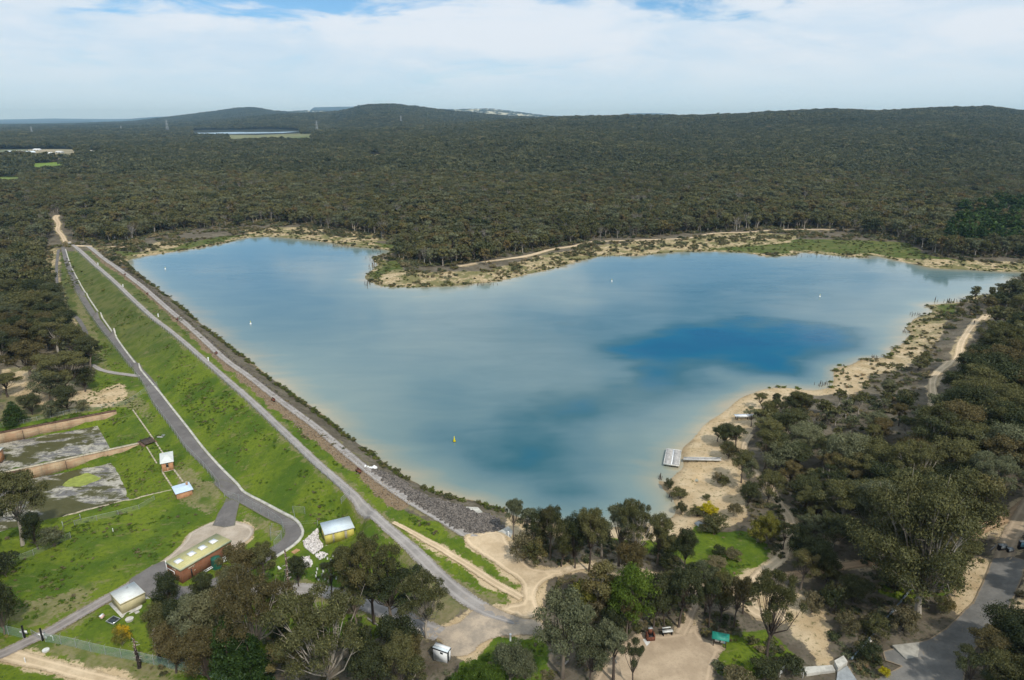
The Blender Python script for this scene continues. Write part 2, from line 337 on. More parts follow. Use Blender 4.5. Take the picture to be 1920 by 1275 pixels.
# ------------------------------------------------------------------ ground zones
ZG = Grid(-420, 600, 40, 700, 1.0)
def zone(polys, k=1, smooth=True):
    m = np.zeros(ZG.X.shape)
    for p in polys:
        q = pixl(p)[:, :2]; m = np.maximum(m, inside(ZG.X, ZG.Y, q))
    return blur(m.astype(float), k)
DAM = [(112,470),(165,458),(196,480),(230,505),(300,545),(400,625),(525,721),(651,813),(729,873),(776,904),(839,929),(902,942),(950,958),(950,995),(905,998),(925,1050),(975,1092),(990,1130),(930,1130),(880,1100)]
GRASSP = [[(112,472),(170,470),(240,515),(400,655),(600,830),(790,990),(880,1015),(930,1045),(985,1095),(985,1125),(940,1140),(850,1090),(800,1130),(740,1190),(640,1215),(560,1190),(430,1330),(-60,1330),(-60,800),(150,765),(175,700),(130,590),(115,540)],
          [(700,915),(723,940),(750,952),(800,975),(865,1004),(885,1016),(800,995),(737,982),(690,950)],
          [(890,1200),(960,1183),(1020,1190),(1030,1275),(1040,1340),(840,1340),(860,1235)],
          [(1248,985),(1290,972),(1320,985),(1345,1000),(1400,1000),(1445,1018),(1460,1040),(1450,1058),(1425,1078),(1395,1092),(1330,1080),(1290,1060),(1250,1030)],
          [(1140,1000),(1250,985),(1260,1040),(1160,1040)],
          [(1350,1195),(1440,1180),(1500,1230),(1440,1270),(1350,1275)], [(1650,1080),(1770,1085),(1790,1110),(1700,1130),(1630,1110)], [(1900,1240),(1960,1180),(1960,1330),(1860,1330)],
          [(205,470),(240,488),(330,470),(430,452),(520,446),(600,450),(720,465),(745,466),(735,458),(600,442),(500,437),(420,442),(330,460),(270,474)],
          [(685,515),(700,490),(745,488),(760,510),(765,530),(720,535)], [(1310,462),(1400,455),(1500,448),(1600,450),(1700,455),(1745,480),(1830,492),(1960,498),(1960,512),(1760,502),(1700,490),(1640,480),(1500,478),(1400,478),(1310,470)],
          [(1690,600),(1740,570),(1800,562),(1790,590),(1740,610),(1715,640),(1690,650)]]
SANDP = [[(1245,925),(1262,890),(1277,840),(1330,785),(1400,738),(1450,720),(1530,726),(1505,745),(1440,772),(1420,800),(1395,830),(1385,870),(1400,900),(1395,950),(1385,985),(1350,990),(1300,975),(1262,985),(1255,945)],
         [(1556,728),(1556,690),(1600,672),(1670,655),(1700,620),(1712,600),(1760,585),(1775,600),(1760,640),(1725,665),(1700,690),(1630,705),(1620,728),(1600,742)],
         [(690,530),(740,505),(800,510),(905,508),(960,495),(1020,478),(1110,462),(1200,452),(1300,448),(1345,438),(1430,436),(1500,442),(1480,455),(1400,462),(1320,466),(1243,475),(1100,486),(1054,500),(1006,511),(952,524),(897,532),(769,540),(718,538)],
         [(255,480),(290,455),(330,448),(345,458),(300,476)], [(480,442),(600,436),(700,455),(720,462),(600,450)], [(1690,485),(1800,487),(1960,490),(1960,505),(1760,500)],
         [(1480,1120),(1500,1110),(1535,1120),(1560,1170),(1560,1230),(1600,1270),(1540,1250),(1500,1190)], [(1395,1110),(1480,1105),(1500,1160),(1470,1170),(1400,1130)],
         [(1770,1130),(1800,1060),(1850,1040),(1862,1050),(1835,1115),(1800,1160)], [(1895,1150),(1925,1070),(1960,1060),(1960,1200)],
         [(0,690),(60,700),(180,735),(230,715),(240,745),(200,765),(60,760),(0,730)], [(85,457),(112,466),(112,520),(130,580),(160,630),(168,645),(150,648),(124,605),(98,540),(80,495)],
         [(168,462),(232,462),(232,468),(200,472),(172,470)], [(1200,1000),(1270,975),(1300,1000),(1250,1015)], [(640,440),(700,400),(760,410),(780,430),(740,450),(680,455)], [(450,430),(560,425),(620,432),(560,440),(460,438)],
         [(910,1000),(960,985),(1005,1000),(1030,1050),(990,1060)],[(1060,1050),(1130,1050),(1250,1075),(1330,1100),(1300,1115),(1240,1095),(1150,1072),(1060,1078)]]
DRYP = [[(120,490),(150,600),(185,690),(205,700),(170,600),(135,500)], [(0,690),(60,690),(190,735),(250,730),(300,800),(240,760),(0,800)], [(330,860),(420,920),(400,965),(330,940)], [(100,1190),(300,1240),(350,1290),(180,1260),(60,1215)],
        [(440,945),(530,990),(520,1010),(470,990)], [(850,1090),(980,1120),(960,1135),(900,1130)], [(50,1130),(200,1090),(160,1130),(60,1180)], [(730,1050),(870,1120),(850,1180),(760,1190)], [(0,1125),(90,1130),(60,1180),(0,1160)]]
DARKN = [[(679,876),(740,893),(800,930),(870,950),(930,970),(948,992),(915,998),(880,1002),(845,985),(780,945),(714,897)]]
DARKP = [[(679,876),(740,893),(800,930),(870,950),(930,970),(948,992),(915,998),(880,1002),(845,985),(780,945),(714,897)], [(190,462),(240,500),(400,640),(525,737),(600,800),(690,872),(680,880),(588,805),(500,735),(400,655),(300,570),(190,475)]]
z_grass = zone(GRASSP); z_sand = zone(SANDP); z_dry = zone(DRYP, 3); z_dark = zone(DARKP); z_stone = zone(DARKN); z_brown = zone([STRIP + [(u, v) for u, v, w in R1 if v < 975][::-1]])
sdz = shore_d(ZG.X, ZG.Y)
damz = zone([DAM])
wid = 1.5 + 7 * vnoise(ZG.X, ZG.Y, 34, 21)
shore_strip = ((sdz > -3) & (sdz < wid)).astype(float) * (1 - damz)
z_sand = np.maximum(z_sand, blur(shore_strip, 1))
z_wet = np.clip(1 - np.abs(sdz) / 2.0, 0, 1)
z_basin = blur(np.maximum(inside(ZG.X, ZG.Y, B1), inside(ZG.X, ZG.Y, B2)).astype(float), 1)

# ------------------------------------------------------------------ mesh helpers
def mesh_np(name, V, Fc, mats, smooth=False, matidx=None, attrs=None):
    V = np.asarray(V, np.float32); Fc = np.asarray(Fc, np.int32); k = Fc.shape[1]
    m = bpy.data.meshes.new(name); m.vertices.add(len(V)); m.vertices.foreach_set('co', V.ravel())
    m.loops.add(Fc.size); m.loops.foreach_set('vertex_index', Fc.ravel()); m.polygons.add(len(Fc))
    m.polygons.foreach_set('loop_start', np.arange(0, Fc.size, k, dtype=np.int32))
    if smooth: m.polygons.foreach_set('use_smooth', np.ones(len(Fc), bool))
    if matidx is not None: m.polygons.foreach_set('material_index', np.asarray(matidx, np.int32))
    for a, val in (attrs or {}).items():
        at = m.attributes.new(a, 'FLOAT', 'POINT'); at.data.foreach_set('value', np.asarray(val, np.float32))
    for mt in (mats if isinstance(mats, (list, tuple)) else [mats]): m.materials.append(mt)
    m.update(calc_edges=True); return m
def link(name, mesh, parent=None, loc=None, rot=None, **props):
    o = bpy.data.objects.new(name, mesh); COL.objects.link(o)
    if parent: o.parent = parent
    if loc is not None: o.location = loc
    if rot is not None: o.rotation_euler = (0, 0, rot) if np.isscalar(rot) else rot
    for k, v in props.items(): o[k] = v
    return o
def struct(name, mesh, **kw): return link(name, mesh, kind='structure', **kw)

# ------------------------------------------------------------------ materials
def new_mat(name):
    m = bpy.data.materials.new(name); m.use_nodes = True; m.node_tree.nodes.clear(); return m, N(m.node_tree)
def out(n, bsdf, disp=None):
    n('ShaderNodeOutputMaterial', {'Surface': bsdf})
def bump(n, h, strength=.5, dist=.1): return n('ShaderNodeBump', {'Height': h, 'Strength': strength, 'Distance': dist}).outputs[0]
def pbsdf(n, col, rough=.9, norm=None, spec=.2, metal=0.0, **kw):
    d = {'Base Color': col, 'Roughness': rough, 'Specular IOR Level': spec, 'Metallic': metal}
    if norm is not None: d['Normal'] = norm
    d.update(kw); return n('ShaderNodeBsdfPrincipled', d).outputs[0]
def pos(n): return n('ShaderNodeNewGeometry').outputs['Position']
def simple(name, col, rough=.8, var=.25, scale=1.2, spec=.2, metal=0.0, bstr=.0, col2=None, obj=True):
    m, n = new_mat(name)
    p = n('ShaderNodeTexCoord').outputs['Object'] if obj else pos(n)
    f = n.noise(p, scale, 6, .65); c2 = col2 or tuple(c * (1 - var) for c in col)
    c = n.mix(n.ramp(f, .35, .68), tuple(min(1, x * (1 + var * .4)) for x in col), c2)
    out(n, pbsdf(n, c, rough, bump(n, n.noise(p, scale * 6, 4), bstr, .05) if bstr else None, spec, metal)); return m

def m_ground():
    m, n = new_mat('ground_cover'); p = pos(n)
    nb = n.noise(p, .035, 4, .6); nm = n.noise(p, .22, 5, .6); nf = n.noise(p, 1.3, 6, .65); nff = n.noise(p, 5.0, 4, .7)
    nv = n.noise(n('ShaderNodeMapping', {'Vector': p, 'Location': (91, 17, 3)}).outputs[0], .09, 6, .62)
    # woodland floor
    lit = n.mix(n.ramp(nm, .35, .65), (.105, .086, .062), (.175, .148, .108)); lit = n.mix(n.ramp(nf, .45, .75), lit, (.045, .050, .022))
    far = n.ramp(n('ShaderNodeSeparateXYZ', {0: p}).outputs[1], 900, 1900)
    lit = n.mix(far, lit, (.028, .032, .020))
    # grass
    g1 = n.mix(n.ramp(nv, .36, .60), (.056, .104, .010), (.128, .172, .014)); g1 = n.mix(n.math('MULTIPLY', n.ramp(nf, .45, .68), .7), g1, (.044, .078, .011))
    g1 = n.mix(n.math('MULTIPLY', n.ramp(nff, .46, .70), .5), g1, (.120, .150, .030))
    pt = n('ShaderNodeMapping', {'Vector': p, 'Rotation': (0, 0, R(-45)), 'Scale': (.6, 1.5, 1)}).outputs[0]
    g1 = n.mix(n.math('MULTIPLY', n.ramp(n.noise(pt, .30, 8, .72), .55, .66), .75), g1, (.185, .170, .070))
    g1 = n.mix(n.math('MULTIPLY', n.ramp(n.noise(p, 1.1, 6, .75, .5), .62, .70), .8), g1, (.27, .235, .13))
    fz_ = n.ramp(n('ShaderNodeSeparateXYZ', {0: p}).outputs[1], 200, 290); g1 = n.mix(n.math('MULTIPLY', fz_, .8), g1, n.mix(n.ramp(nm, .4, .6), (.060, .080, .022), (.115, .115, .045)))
    dry = n.mix(n.ramp(nf, .35, .66), (.155, .150, .055), (.245, .205, .115)); dry = n.mix(n.ramp(nm, .5, .7), dry, (.075, .110, .018))
    sand = n.mix(n.ramp(nm, .32, .68), (.44, .325, .185), (.56, .44, .28)); sand = n.mix(n.math('MULTIPLY', n.ramp(nff, .5, .72), .55), sand, (.24, .17, .09))
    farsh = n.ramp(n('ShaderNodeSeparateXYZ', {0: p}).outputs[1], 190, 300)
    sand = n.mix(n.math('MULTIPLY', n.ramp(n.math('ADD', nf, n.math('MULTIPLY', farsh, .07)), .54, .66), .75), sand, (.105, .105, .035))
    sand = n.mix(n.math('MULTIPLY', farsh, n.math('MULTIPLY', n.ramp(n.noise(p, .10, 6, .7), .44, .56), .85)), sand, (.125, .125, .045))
    dark = n.mix(n.ramp(n('ShaderNodeTexVoronoi', {'Vector': p, 'Scale': 2.4}).outputs[0], .05, .5), (.075, .060, .050), (.14, .115, .095)); dark = n.mix(n.ramp(nf, .47, .60), dark, (.115, .108, .036))
    brn = n.mix(n.ramp(nff, .35, .65), (.17, .12, .07), (.26, .19, .12))
    def z(a, w=.5):       # ragged zone edge
        return n.ramp(n.math('ADD', n.attr(a), n.math('MULTIPLY', n.math('SUBTRACT', n.math('ADD', nf, n.math('MULTIPLY', nm, .8)), .9), w)), .38, .62)
    c = n.mix(z('zg', .7), lit, g1); c = n.mix(n.math('MULTIPLY', z('zd', 1.6), .8), c, dry); c = n.mix(z('zs', 1.3), c, sand); c = n.mix(z('zk', .9), c, dark); c = n.mix(z('zb', .8), c, brn)
    field = n.ramp(n.math('ADD', n.attr('zf'), n.math('MULTIPLY', n.math('SUBTRACT', n.noise(p, .01, 4, .6), .5), .7)), .4, .6); c = n.mix(field, c, n.mix(n.ramp(n.noise(p, .006, 5, .7), .4, .6), (.36, .36, .24), (.50, .47, .33)))  # pale farmland, its colour also lightened in place of sunlight on the hill
    c = n.mix(n.math('MULTIPLY', n.attr('zw'), .55), c, (.075, .060, .036))
    h = n.math('ADD', n.math('MULTIPLY', nf, .5), n.math('MULTIPLY', nff, .2))
    out(n, pbsdf(n, c, .95, bump(n, h, .55, .5), .1)); return m
M = {}
M['ground'] = m_ground()

# terrain: a fan of rings that widen with distance
def terrain():
    ang = np.concatenate([np.radians(np.linspace(-178, -52, 40)), np.radians(np.linspace(-50, 50, 460)), np.radians(np.linspace(52, 178, 40))])
    rad = np.concatenate([np.linspace(4, 60, 12), np.geomspace(66, 1200, 520), np.geomspace(1215, 26000, 220)])
    A, Rr = np.meshgrid(ang, rad); x = np.sin(A) * Rr; y = np.cos(A) * Rr
    z = Hm(x, y)
    d = shore_d(x, y); dd = ZG.sample(x, y, damz)
    rough = (vnoise(x, y, 9, 31) - .5) * .5 * np.clip((d - 4) / 8, 0, 1) * (1 - np.clip(dd * 2, 0, 1)) * np.clip(ZG.sample(x, y, 1 - z_basin), 0, 1)
    rough += (vnoise(x, y, 2.2, 41, 2) - .5) * .30 * np.clip(d / 3, 0, 1) * (Rr < 500)
    fz = ZG.sample(x, y, foot) * ZG.has(x, y); z = z + rough * (1 - fz) - .02 - .03 * fz
    at = {}
    wob = 1.6 * (Rr < 700)
    xs = x + (vnoise(x, y, 5, 51) - .5) * 2 * wob; ys = y + (vnoise(x, y, 5, 61) - .5) * 2 * wob
    zin = ZG.has(x, y)
    for k, g in (('zg', z_grass), ('zs', z_sand), ('zd', z_dry), ('zk', z_dark), ('zb', z_brown), ('zw', z_wet)):
        at[k] = (ZG.sample(xs, ys, g) * zin).ravel()
    u = CX + F * x / np.maximum(y * CP, 1)
    at['zf'] = ((((y > 8600) & (y < 12500) & (u > 500) & (u < 1110)) * 1.0) + ((y > 3000) & (y < 3600) & (u < 130)) * .45).ravel()
    n1, n2 = A.shape; i = np.arange(n1 * n2).reshape(n1, n2)
    q = np.stack([i[:-1, :-1], i[:-1, 1:], i[1:, 1:], i[1:, :-1]], -1).reshape(-1, 4)[:, ::-1]
    V = np.column_stack([x.ravel(), y.ravel(), z.ravel()])
    rr = Rr.ravel()[q[:, 0]]
    near = rr < 900
    def sub(sel):
        f = q[sel]; used, inv = np.unique(f, return_inverse=True)
        return V[used], inv.reshape(-1, 4), {k: v[used] for k, v in at.items()}
    v, f, a = sub(near); struct('ground', mesh_np('ground', v, f, M['ground'], True, attrs=a))
    v, f, a = sub(~near); struct('hills', mesh_np('hills', v, f, M['ground'], True, attrs=a))

# ------------------------------------------------------------------ lake
def m_water():
    m, n = new_mat('lake_water'); p = pos(n)
    d = n.attr('depth')  # shore depth plus tint patches that paint sky reflection into the colour
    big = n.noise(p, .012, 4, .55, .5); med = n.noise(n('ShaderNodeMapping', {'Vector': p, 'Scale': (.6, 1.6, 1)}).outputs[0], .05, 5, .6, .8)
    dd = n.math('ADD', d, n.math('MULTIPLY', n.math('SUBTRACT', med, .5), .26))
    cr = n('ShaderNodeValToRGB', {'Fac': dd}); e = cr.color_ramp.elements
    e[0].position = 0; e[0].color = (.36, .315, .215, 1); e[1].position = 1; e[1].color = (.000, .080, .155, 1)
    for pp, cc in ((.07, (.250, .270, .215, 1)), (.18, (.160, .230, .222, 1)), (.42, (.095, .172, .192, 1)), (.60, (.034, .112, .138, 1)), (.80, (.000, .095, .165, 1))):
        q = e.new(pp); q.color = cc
    wv = n('ShaderNodeMapping', {'Vector': p, 'Scale': (.8, 1.5, 1), 'Rotation': (0, 0, R(20))}).outputs[0]
    h = n.math('ADD', n.math('MULTIPLY', n.noise(wv, .8, 5, .65), .10), n.math('MULTIPLY', n.noise(wv, .22, 2, .5), .10))
    calm = n.ramp(big, .36, .62, .12, 1.0)
    wind = n.ramp(n.noise(n('ShaderNodeMapping', {'Vector': p, 'Scale': (.25, 1.3, 1), 'Rotation': (0, 0, R(-8))}).outputs[0], .05, 6, .65, .7), .40, .62, .25, 1.2); calm = n.math('MULTIPLY', calm, wind)
    b = n('ShaderNodeBump', {'Height': h, 'Strength': n.math('MULTIPLY', calm, .26), 'Distance': 1.0}).outputs[0]
    out(n, pbsdf(n, cr.outputs[0], .07, b, .55, IOR=1.333)); return m
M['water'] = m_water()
def depth_tint(x, y):
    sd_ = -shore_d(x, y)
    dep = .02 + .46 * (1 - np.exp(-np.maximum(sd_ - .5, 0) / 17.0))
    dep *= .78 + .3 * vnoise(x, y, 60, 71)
    def tint_blob(u, v, ru, rv, a):      # tint patch under a picture point; the vivid blue paints reflected sky
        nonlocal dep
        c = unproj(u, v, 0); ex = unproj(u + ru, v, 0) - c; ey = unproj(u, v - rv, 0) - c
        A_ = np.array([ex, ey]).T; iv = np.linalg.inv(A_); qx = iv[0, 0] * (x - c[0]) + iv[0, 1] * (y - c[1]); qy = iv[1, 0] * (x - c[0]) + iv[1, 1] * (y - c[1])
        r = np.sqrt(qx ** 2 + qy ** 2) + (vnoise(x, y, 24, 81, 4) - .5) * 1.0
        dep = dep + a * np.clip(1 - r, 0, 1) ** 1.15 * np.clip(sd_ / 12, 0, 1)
    tint_blob(1410, 650, 260, 62, .85); tint_blob(1300, 640, 200, 30, .18); tint_blob(1000, 860, 230, 120, .44); tint_blob(1120, 770, 240, 60, .18); tint_blob(1250, 730, 160, 60, .18)
    tint_blob(1060, 920, 110, 60, .22); tint_blob(900, 870, 120, 60, .12); tint_blob(1500, 560, 340, 60, .12); tint_blob(700, 640, 260, 80, -.10); tint_blob(1090, 560, 200, 30, -.12); tint_blob(800, 560, 260, 36, -.12); tint_blob(880, 915, 80, 30, .10)
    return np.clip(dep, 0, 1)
def lake():
    x0, y0 = LAKE.min(0) - 6; x1, y1 = LAKE.max(0) + 6
    xs = np.arange(x0, x1, 2.5); ys = np.arange(y0, y1, 2.5); X, Y = np.meshgrid(xs, ys)
    keep = shore_d(X, Y) < 6; i = np.arange(X.size).reshape(X.shape)
    q = np.stack([i[:-1, :-1], i[:-1, 1:], i[1:, 1:], i[1:, :-1]], -1).reshape(-1, 4); q = q[keep.ravel()[q].all(1)]
    used, inv = np.unique(q, return_inverse=True); x, y = X.ravel()[used], Y.ravel()[used]
    struct('water', mesh_np('water', np.column_stack([x, y, np.zeros(len(x))]), inv.reshape(-1, 4), M['water'], True, attrs={'depth': depth_tint(x, y)}))
lake()

# ------------------------------------------------------------------ roads, tracks, paved areas
def m_road(name, c1, c2, edge, tracks=True, bs=.4, rag=True):
    m, n = new_mat(name); p = pos(n)
    a = n.noise(p, .35, 5, .6); b = n.noise(p, 3.0, 5, .7); d = n.noise(p, 12, 3, .7)
    c = n.mix(n.ramp(a, .35, .65), c1, c2)
    c = n.mix(n.math('MULTIPLY', n.ramp(b, .48, .72), .5), c, tuple(x * .72 for x in c1))
    c = n.mix(n.math('MULTIPLY', n.ramp(d, .5, .75), .35), c, tuple(min(1, x * 1.35) for x in c2))
    c = n.mix(n.math('MULTIPLY', n.ramp(n.noise(p, .13, 7, .7, .6), .50, .62), .40), c, tuple(x * .70 for x in c1)); c = n.mix(n.math('MULTIPLY', n.ramp(n.noise(p, .9, 7, .75, .4), .58, .66), .30), c, tuple(min(1, x * 1.3) for x in edge))
    if tracks:
        t = n.math('ABSOLUTE', n.math('SUBTRACT', n.math('ABSOLUTE', n.attr('side')), .46))
        c = n.mix(n.math('MULTIPLY', n.ramp(t, .22, .04), .45), c, tuple(min(1, x * 1.28) for x in c2))
    e = n.ramp(n.math('ADD', n.math('ABSOLUTE', n.attr('side')), n.math('MULTIPLY', n.math('SUBTRACT', b, .5), .5)), .80, .98)
    c = n.mix(n.math('MULTIPLY', e, .8), c, edge)
    sh = pbsdf(n, c, .93, bump(n, n.math('ADD', b, n.math('MULTIPLY', d, .4)), bs, .08), .15)
    if rag:      # crumbling edge: loose material thins out over the verge
        f = n.math('ADD', n.math('ABSOLUTE', n.attr('side')), n.math('ADD', n.math('MULTIPLY', n.math('SUBTRACT', b, .5), 1.3), n.math('MULTIPLY', n.math('SUBTRACT', d, .5), .6)))
        sh = n('ShaderNodeMixShader', {0: n.ramp(f, .86, .98), 1: sh, 2: n('ShaderNodeBsdfTransparent').outputs[0]}).outputs[0]
    out(n, sh); return m
M['gravel'] = m_road('grey_gravel', (.255, .235, .215), (.335, .310, .285), (.30, .24, .165))
M['asphalt'] = m_road('old_asphalt', (.135, .125, .118), (.175, .162, .152), (.13, .13, .075), False, .15, False)
M['road_asphalt'] = m_road('patched_asphalt', (.15, .145, .132), (.215, .205, .185), (.30, .22, .13), False, .15, False)
M['sandtrack'] = m_road('sandy_track', (.46, .35, .22), (.58, .455, .30), (.34, .27, .15), True)
M['pinktrack'] = m_road('pink_dirt', (.36, .275, .185), (.47, .365, .25), (.28, .23, .15), True)
M['orange'] = m_road('orange_dirt', (.36, .235, .13), (.44, .31, .19), (.22, .17, .09), True)
M['service'] = m_road('service_road', (.21, .185, .165), (.29, .26, .235), (.40, .28, .16), True)

FOOT = []
def sheet_off(x, y): return .05 + .00035 * np.hypot(x, y)
def ribbon(name, L, Rr, mat, cross=7, lift=0.0, jit=.18, **props):
    """a road between two world polylines, draped on the ground"""
    n1 = len(L); s = np.linspace(-1, 1, cross); P = (L[:, None] * (1 - s[None, :, None]) + Rr[:, None] * (1 + s[None, :, None])) / 2
    wob = (vnoise(P[..., 0], P[..., 1], 2.0, 5) - .5) * 2 * jit
    dirv = (Rr - L); dirv /= np.linalg.norm(dirv, axis=1)[:, None] + 1e-9
    P = P + dirv[:, None, :] * (wob * (np.abs(s)[None, :] > .9))[..., None]
    FOOT.append((np.vstack([P[:, 0], P[::-1, -1]]), mat.name))
    x, y = P[..., 0], P[..., 1]; z = Hm(x, y) + sheet_off(x, y) + lift
    i = np.arange(n1 * cross).reshape(n1, cross); q = np.stack([i[:-1, :-1], i[:-1, 1:], i[1:, 1:], i[1:, :-1]], -1).reshape(-1, 4)
    a, b, c = [np.array([x.ravel()[k], y.ravel()[k]]) for k in q[0][:3]]
    if (b - a)[0] * (c - a)[1] - (b - a)[1] * (c - a)[0] < 0: q = q[:, ::-1]
    return struct(name, mesh_np(name, np.column_stack([x.ravel(), y.ravel(), z.ravel()]), q, mat, True, attrs={'side': np.tile(s, n1)}), **props)
def road_px(name, pts, mat, z=None, step=1.5, **kw):
    pts = np.array([p[:3] for p in pts], float)
    if z is None: L = pix(pts[:, 0] - pts[:, 2] / 2, pts[:, 1])[:, :2]; Q = pix(pts[:, 0] + pts[:, 2] / 2, pts[:, 1])[:, :2]
    else: L = unproj(pts[:, 0] - pts[:, 2] / 2, pts[:, 1], z); Q = unproj(pts[:, 0] + pts[:, 2] / 2, pts[:, 1], z)
    L, Q = catmull(L, 4), catmull(Q, 4)
    k = max(2, int(np.linalg.norm(np.diff(L, axis=0), axis=1).sum() / step))
    def res(P, k):
        t = np.linspace(0, len(P) - 1, k); i = np.minimum(t.astype(int), len(P) - 2); f = (t - i)[:, None]; return P[i] * (1 - f) + P[i + 1] * f
    return ribbon(name, res(L, k), res(Q, k), mat, **kw)
def arc(P, step):
    P = np.asarray(P); d = np.r_[0, np.cumsum(np.linalg.norm(np.diff(P[:, :2], axis=0), axis=1))]; k = max(2, int(d[-1] / step) + 1); t = np.linspace(0, d[-1], k)
    return np.column_stack([np.interp(t, d, P[:, j]) for j in range(P.shape[1])])
def path_m(name, pts, w, mat, step=1.2, **kw):
    C_ = arc(catmull(pixl(pts)[:, :2], 5), step); t = np.gradient(C_, axis=0); t /= np.linalg.norm(t, axis=1)[:, None] + 1e-9; nn = np.stack([-t[:, 1], t[:, 0]], -1)
    ww = (w if np.isscalar(w) else np.interp(np.linspace(0, 1, len(C_)), np.linspace(0, 1, len(w)), w)[:, None]) * (.92 + .16 * vnoise(C_[:, 0], C_[:, 1], 6, 8)[:, None])
    return ribbon(name, C_ + nn * ww / 2, C_ - nn * ww / 2, mat, **kw)
def patch(name, pts, mat, cell=1.2, lift=0.0, world=False, zfun=None, smooth=4, jit=.25, parent=None, kind='structure', **props):
    B = np.asarray(pts, float) if world else pixl(pts)[:, :2]
    if smooth: B = catmull(B, smooth, True)
    B = densify(B, cell, True); FOOT.append((B, mat.name))
    if jit: B = B + np.stack([vnoise(B[:, 0], B[:, 1], 1.7, 3) - .5, vnoise(B[:, 0], B[:, 1], 1.7, 13) - .5], -1) * 2 * jit
    lo, hi = B.min(0), B.max(0); X, Y = np.meshgrid(np.arange(lo[0], hi[0], cell), np.arange(lo[1], hi[1], cell)); X = X + (np.arange(X.shape[0]) % 2)[:, None] * cell / 2
    x, y = X.ravel(), Y.ravel(); ok = inside(x, y, B); x, y = x[ok], y[ok]; ds = seg_dist(x, y, B); ok = ds > cell * .45; x, y, ds = x[ok], y[ok], ds[ok]
    P = np.vstack([B, np.column_stack([x, y])]); nb = len(B)
    r = delaunay_2d_cdt([Vector((float(a), float(b))) for a, b in P], [(i, (i + 1) % nb) for i in range(nb)], [], 0, 1e-5)
    V = np.array([[v.x, v.y] for v in r[0]]); T = np.array(r[2]); cen = V[T].mean(1); T = T[inside(cen[:, 0], cen[:, 1], B)]
    de = seg_dist(V[:, 0], V[:, 1], B); side = 1 - np.clip(de / 1.4, 0, 1)
    z = (Hm(V[:, 0], V[:, 1]) if zfun is None else zfun(V[:, 0], V[:, 1])) + sheet_off(V[:, 0], V[:, 1]) + lift
    a, b, c = V[T[:, 0]], V[T[:, 1]], V[T[:, 2]]; cr = (b - a)[:, 0] * (c - a)[:, 1] - (b - a)[:, 1] * (c - a)[:, 0]; T[cr < 0] = T[cr < 0][:, ::-1]
    m = mesh_np(name, np.column_stack([V, z]), T, mat, True, attrs={'side': side})
    return link(name, m, parent, kind=kind, **props)

road_px('dam_crest_road', R1, M['gravel'], 3.0)
r2z = np.array([2.4 if v < 990 else (2.1 if v < 1050 else 1.7) for u, v, w in R2])
road_px('fenced_gravel_road', R2, M['gravel'], r2z)
kz = [zk(v) for u, v, w in ASP]
asp = road_px('asphalt_service_road', ASP, M['asphalt'], np.array(kz), jit=.04)
patch('asphalt_service_bend', [(420,900),(445,911),(458,925),(493,945),(528,964),(552,977),(563,989),(566,1001),(556,1016),(537,1031),(515,1045),(487,1062),(455,1075),(440,1066),(487,1041),(505,1028),(522,1018),(533,1005),(533,992),(525,984),(499,972),(469,955),(440,939),(415,922),(400,905)], M['asphalt'], smooth=3, jit=.03, lift=.012)
patch('asphalt_spur', [(424,934),(450,942),(444,965),(441,986),(420,990),(398,986),(408,965),(418,948)], M['asphalt'], smooth=0, jit=.08, lift=.02)
patch('gravel_apron', [(402,978),(440,976),(470,984),(477,996),(468,1012),(440,1030),(420,1045),(385,1030),(350,1040),(318,1060),(292,1062),(325,1035),(345,1015),(352,1003),(378,988)], m_road('pale_gravel', (.36,.30,.23), (.46,.39,.31), (.40,.29,.16)), lift=.0)
path_m('service_road', [(-60,1245),(0,1228),(55,1202),(98,1182),(140,1158),(192,1128),(235,1104),(275,1080),(300,1062)], [2.9, 2.9, 2.9, 3.0, 3.0, 3.1, 3.4, 4], M['service'], lift=.02)
patch('service_yard', [(240,1092),(300,1055),(318,1062),(320,1085),(345,1100),(400,1085),(440,1060),(470,1065),(440,1100),(380,1135),(330,1125),(300,1125),(275,1118)], M['asphalt'], lift=.035)
path_m('yard_lane', [(400,1115),(450,1110),(500,1105),(545,1104),(600,1108),(660,1124),(710,1142),(765,1165),(825,1190)], 3.4, M['gravel'])
path_m('sand_track_bottom', [(0,1225),(30,1232),(60,1240),(100,1250),(150,1264),(212,1280),(300,1310)], [3.4, 2.6, 2.6, 3], M['sandtrack'])
path_m('sand_track_dam', [(737,980),(763,993),(822,1026),(880,1062),(925,1092),(978,1122)], [1.0, 1.5, 1.6, 1.6], M['sandtrack'], lift=.03)
PLAZA = [(868,1006),(900,999),(927,996),(948,1001),(955,1018),(977,1041),(995,1062),(1021,1068),(1068,1062),(1070,1073),(1030,1088),(1010,1106),(1007,1125),(1014,1150),(985,1162),(940,1146),(925,1136),(955,1133),(978,1126),(974,1112),(978,1099),(966,1085),(924,1056),(885,1031)]
patch('sand_plaza', PLAZA, M['sandtrack'], lift=.02)
patch('gravel_turning_area', [(905,1132),(940,1144),(990,1160),(1016,1168),(1016,1190),(975,1191),(935,1196),(905,1208),(882,1228),(850,1232),(835,1226),(826,1200),(800,1196),(785,1182),(812,1176),(850,1172),(880,1150)], m_road('tan_gravel', (.30,.255,.20), (.47,.38,.28), (.42,.33,.22), False))
path_m('woodland_path', [(1040,1078),(1070,1067),(1130,1059),(1190,1068),(1240,1082),(1300,1096),(1360,1106),(1413,1094)], [2, 2, 1.6, 1.6, 1.8, 2.2], M['sandtrack'])
